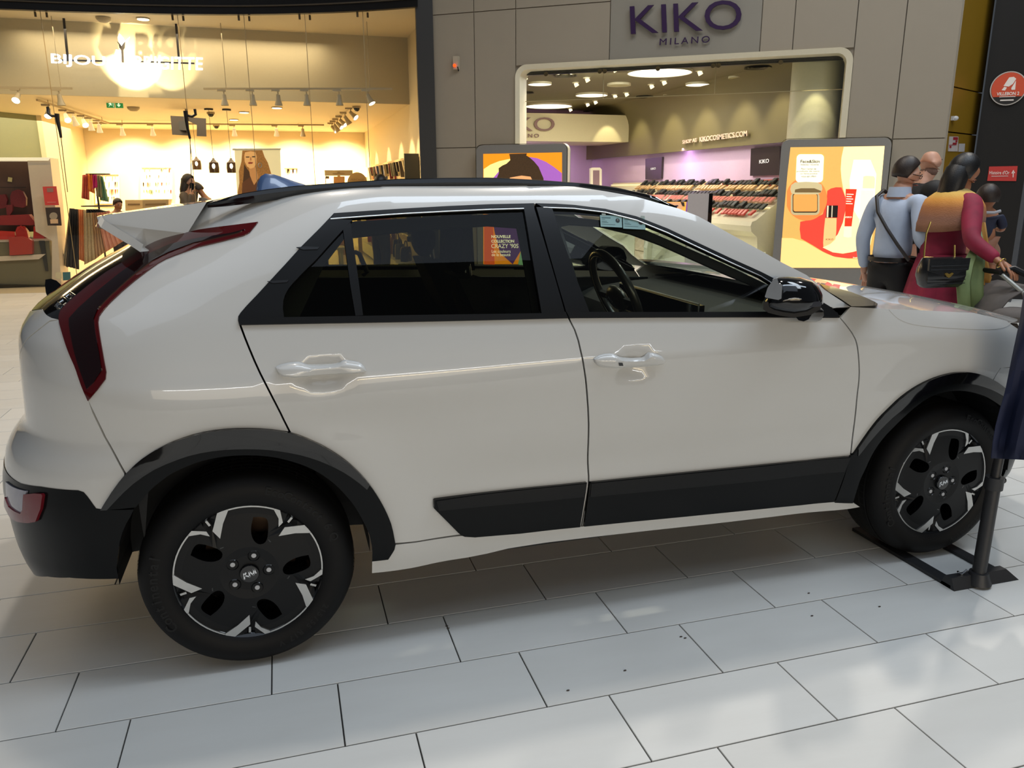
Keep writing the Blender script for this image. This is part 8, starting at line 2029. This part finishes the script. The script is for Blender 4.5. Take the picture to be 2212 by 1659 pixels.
# customers and staff inside the jewellery shop
loc, hh = standing(402, 378, 12.9)
wp = person(loc, faceto(.9, -.1), hh, 'long dark haired woman in grey top holding a phone to her ear inside the shop', SKIN, mat('grey_brown_top', (84, 70, 58), rough=.7), mat('dark_jeans', (40, 36, 34), rough=.7), HAIRB, 'long', lvl=1,
    arms={'er': (.12, -.26, 1.18), 'wr': (.13, -.14, 1.46)})
H = person.H; P_ = Vector(person.P['wr']); ph = empty('phone', (0, 0, 0), 0, 'phone held to the ear by the long haired woman in the shop', 'phone')
wpos = wp.matrix_basis @ P_; c_, s_r = math.cos(wp.rotation_euler.z), math.sin(wp.rotation_euler.z)
vv = Vector((loc[0] + (P_.x + .02) * c_ - (P_.y + .01) * s_r, loc[1] + (P_.x + .02) * s_r + (P_.y + .01) * c_, P_.z + .09)); ph.location = vv; ph.rotation_euler = (0, .2, wp.rotation_euler.z)
mb = MB(); mb.box(-.035, .035, -.006, .006, -.06, .06); mb.build('case', GLOSSB, ph)
loc, hh = standing(456, 394, 13.2)
person(loc, faceto(-.9, -.1), hh, 'short haired man in grey jacket bending his head forward inside the shop', SKIN2, mat('grey_jacket', (92, 88, 92), rough=.7), mat('dark_jeans', (40, 36, 34), rough=.7), HAIRB, 'short', lvl=1, lean=.25, head_down=.5, arms={'er': (.20, -.24, 1.14), 'wr': (.34, -.12, 1.30), 'el': (.20, .24, 1.14), 'wl': (.34, .12, 1.28)})
loc, hh = standing(249, 429, 13.0)
person(loc, faceto(.8, -.5), hh, 'boy with short dark hair in pale top looking down inside the shop', SKIN2, mat('pale_top', (206, 196, 160), rough=.7), mat('dark_jeans', (40, 36, 34), rough=.7), HAIRB, 'short', lvl=1, head_down=.4)
loc, hh = standing(815, 379, 12.0)
person(loc, faceto(.6, .7), hh, 'dark haired customer in orange top standing before the right wall rack', SKIN2, mat('orange_top', (206, 96, 56), rough=.7), mat('dark_jeans', (40, 36, 34), rough=.7), HAIRK, 'short', lvl=1, head_down=.3)

# ------------------------------------------------------------------ banner stand by the front wheel
STEEL = mat('stand_dark_steel', (38, 38, 40), rough=.45, var=.15, scale=60)
bsn = empty('flag_stand', (2.74, -1.09, 0), label='dark steel flag stand with U shaped foot tucked under the front tyre', cat='stand')
def wl(p): return (p[0] - 2.74, p[1] + 1.09, p[2])
x0, x1, yn, yf = 2.575, 2.875, -1.135, -.58
mb = MB(); mb.box(x0 - 2.74, x0 + .055 - 2.74, yn + 1.09, yf + 1.09, .0, .014); mb.build('foot_arm', STEEL, bsn)
mb = MB(); mb.box(x1 - .05 - 2.74, x1 - 2.74, yn + 1.09, yf + 1.09, .0, .014); mb.build('foot_arm', STEEL, bsn)
mb = MB(); mb.add([wl(p) for p in ((x0, yn - .02, 0), (x1 + .02, yn - .02, 0), (x1, yn + .05, 0), (x0, yn + .05, 0), (x0, yn, .045), (x1 - .03, yn, .045), (x1 - .03, yn + .03, .045), (x0, yn + .03, .045))], [(0, 1, 2, 3), (4, 5, 6, 7), (0, 1, 5, 4), (1, 2, 6, 5), (2, 3, 7, 6), (3, 0, 4, 7)]); mb.build('front_bar', STEEL, bsn)
pb = at_depth(2114, 1240, 3.06); pt = at_depth(2148, 1040, 3.02); pu = at_depth(2236, 600, 2.98)
pb[2] = .03
mb = MB(); mb.tube([wl(pb), wl(pt)], .0255, n=16); mb.build('lower_pole', STEEL, bsn, True)
mb = MB(); mb.cyl(wl(pb - np.array([0, 0, .02])), wl(pb + np.array([0, 0, .025])), .05, .034, n=16); mb.build('socket', STEEL, bsn, True)
mb = MB(); mb.cyl(wl(pt - np.array([0, 0, .03])), wl(pt + np.array([0, 0, .02])), .033, n=16); mb.build('collar', STEEL, bsn, True)
mb = MB(); mb.ball(wl(pt + np.array([.04, 0, 0])), .014, 8, 6); mb.tube([wl(pt), wl(pt + np.array([.04, 0, 0]))], .006, n=6); mb.build('clamp_screw', STEEL, bsn, True)
mb = MB(); mb.tube([wl(pt), wl(pu)], .018, n=12); mb.build('upper_pole', STEEL, bsn, True)
wn = at_depth(2078, 1232, 3.05); 
mb = MB(); mb.tube([wl((wn[0] - .02, wn[1], .062)), wl((wn[0], wn[1], .045)), wl((wn[0] + .02, wn[1] - .005, .066))], .004, n=6); mb.tube([wl((wn[0], wn[1], .02)), wl((wn[0], wn[1], .05))], .005, n=6); mb.build('wing_screw', CHROME, bsn, True)
NAVY = mat('navy_flag_cloth', (15, 24, 56), rough=.75, var=.25, scale=5)
fl = empty('banner_flag', tuple(pt), label='dark navy feather flag hanging on the stand pole at the right picture edge', cat='flag')
left = [(2142,990),(2146,955),(2152,920),(2161,885),(2170,850),(2180,800),(2190,750),(2203,690),(2213,620),(2224,540),(2238,450),(2254,360)]
rows = []
for i, (x, y) in enumerate(left):
    t_ = i / (len(left) - 1); r = []
    W_ = 250 + 60 * math.sin(t_ * PI) - 190 * t_ * t_
    for u in np.linspace(0, 1, 22):
        p = at_depth(x + u * W_, y + u * (12 if i == 0 else 6 * (1 - t_)), 2.93 + .035 * math.sin(u * 17 + t_ * 4) + .02 * math.sin(u * 31 - 6 * t_))
        r.append(tuple(Vector(p) - Vector(pt)))
    rows.append(r)
mb = MB(); mb.grid(rows); o = mb.build('cloth', NAVY, fl, True); md = o.modifiers.new('t', 'SOLIDIFY'); md.thickness = .003
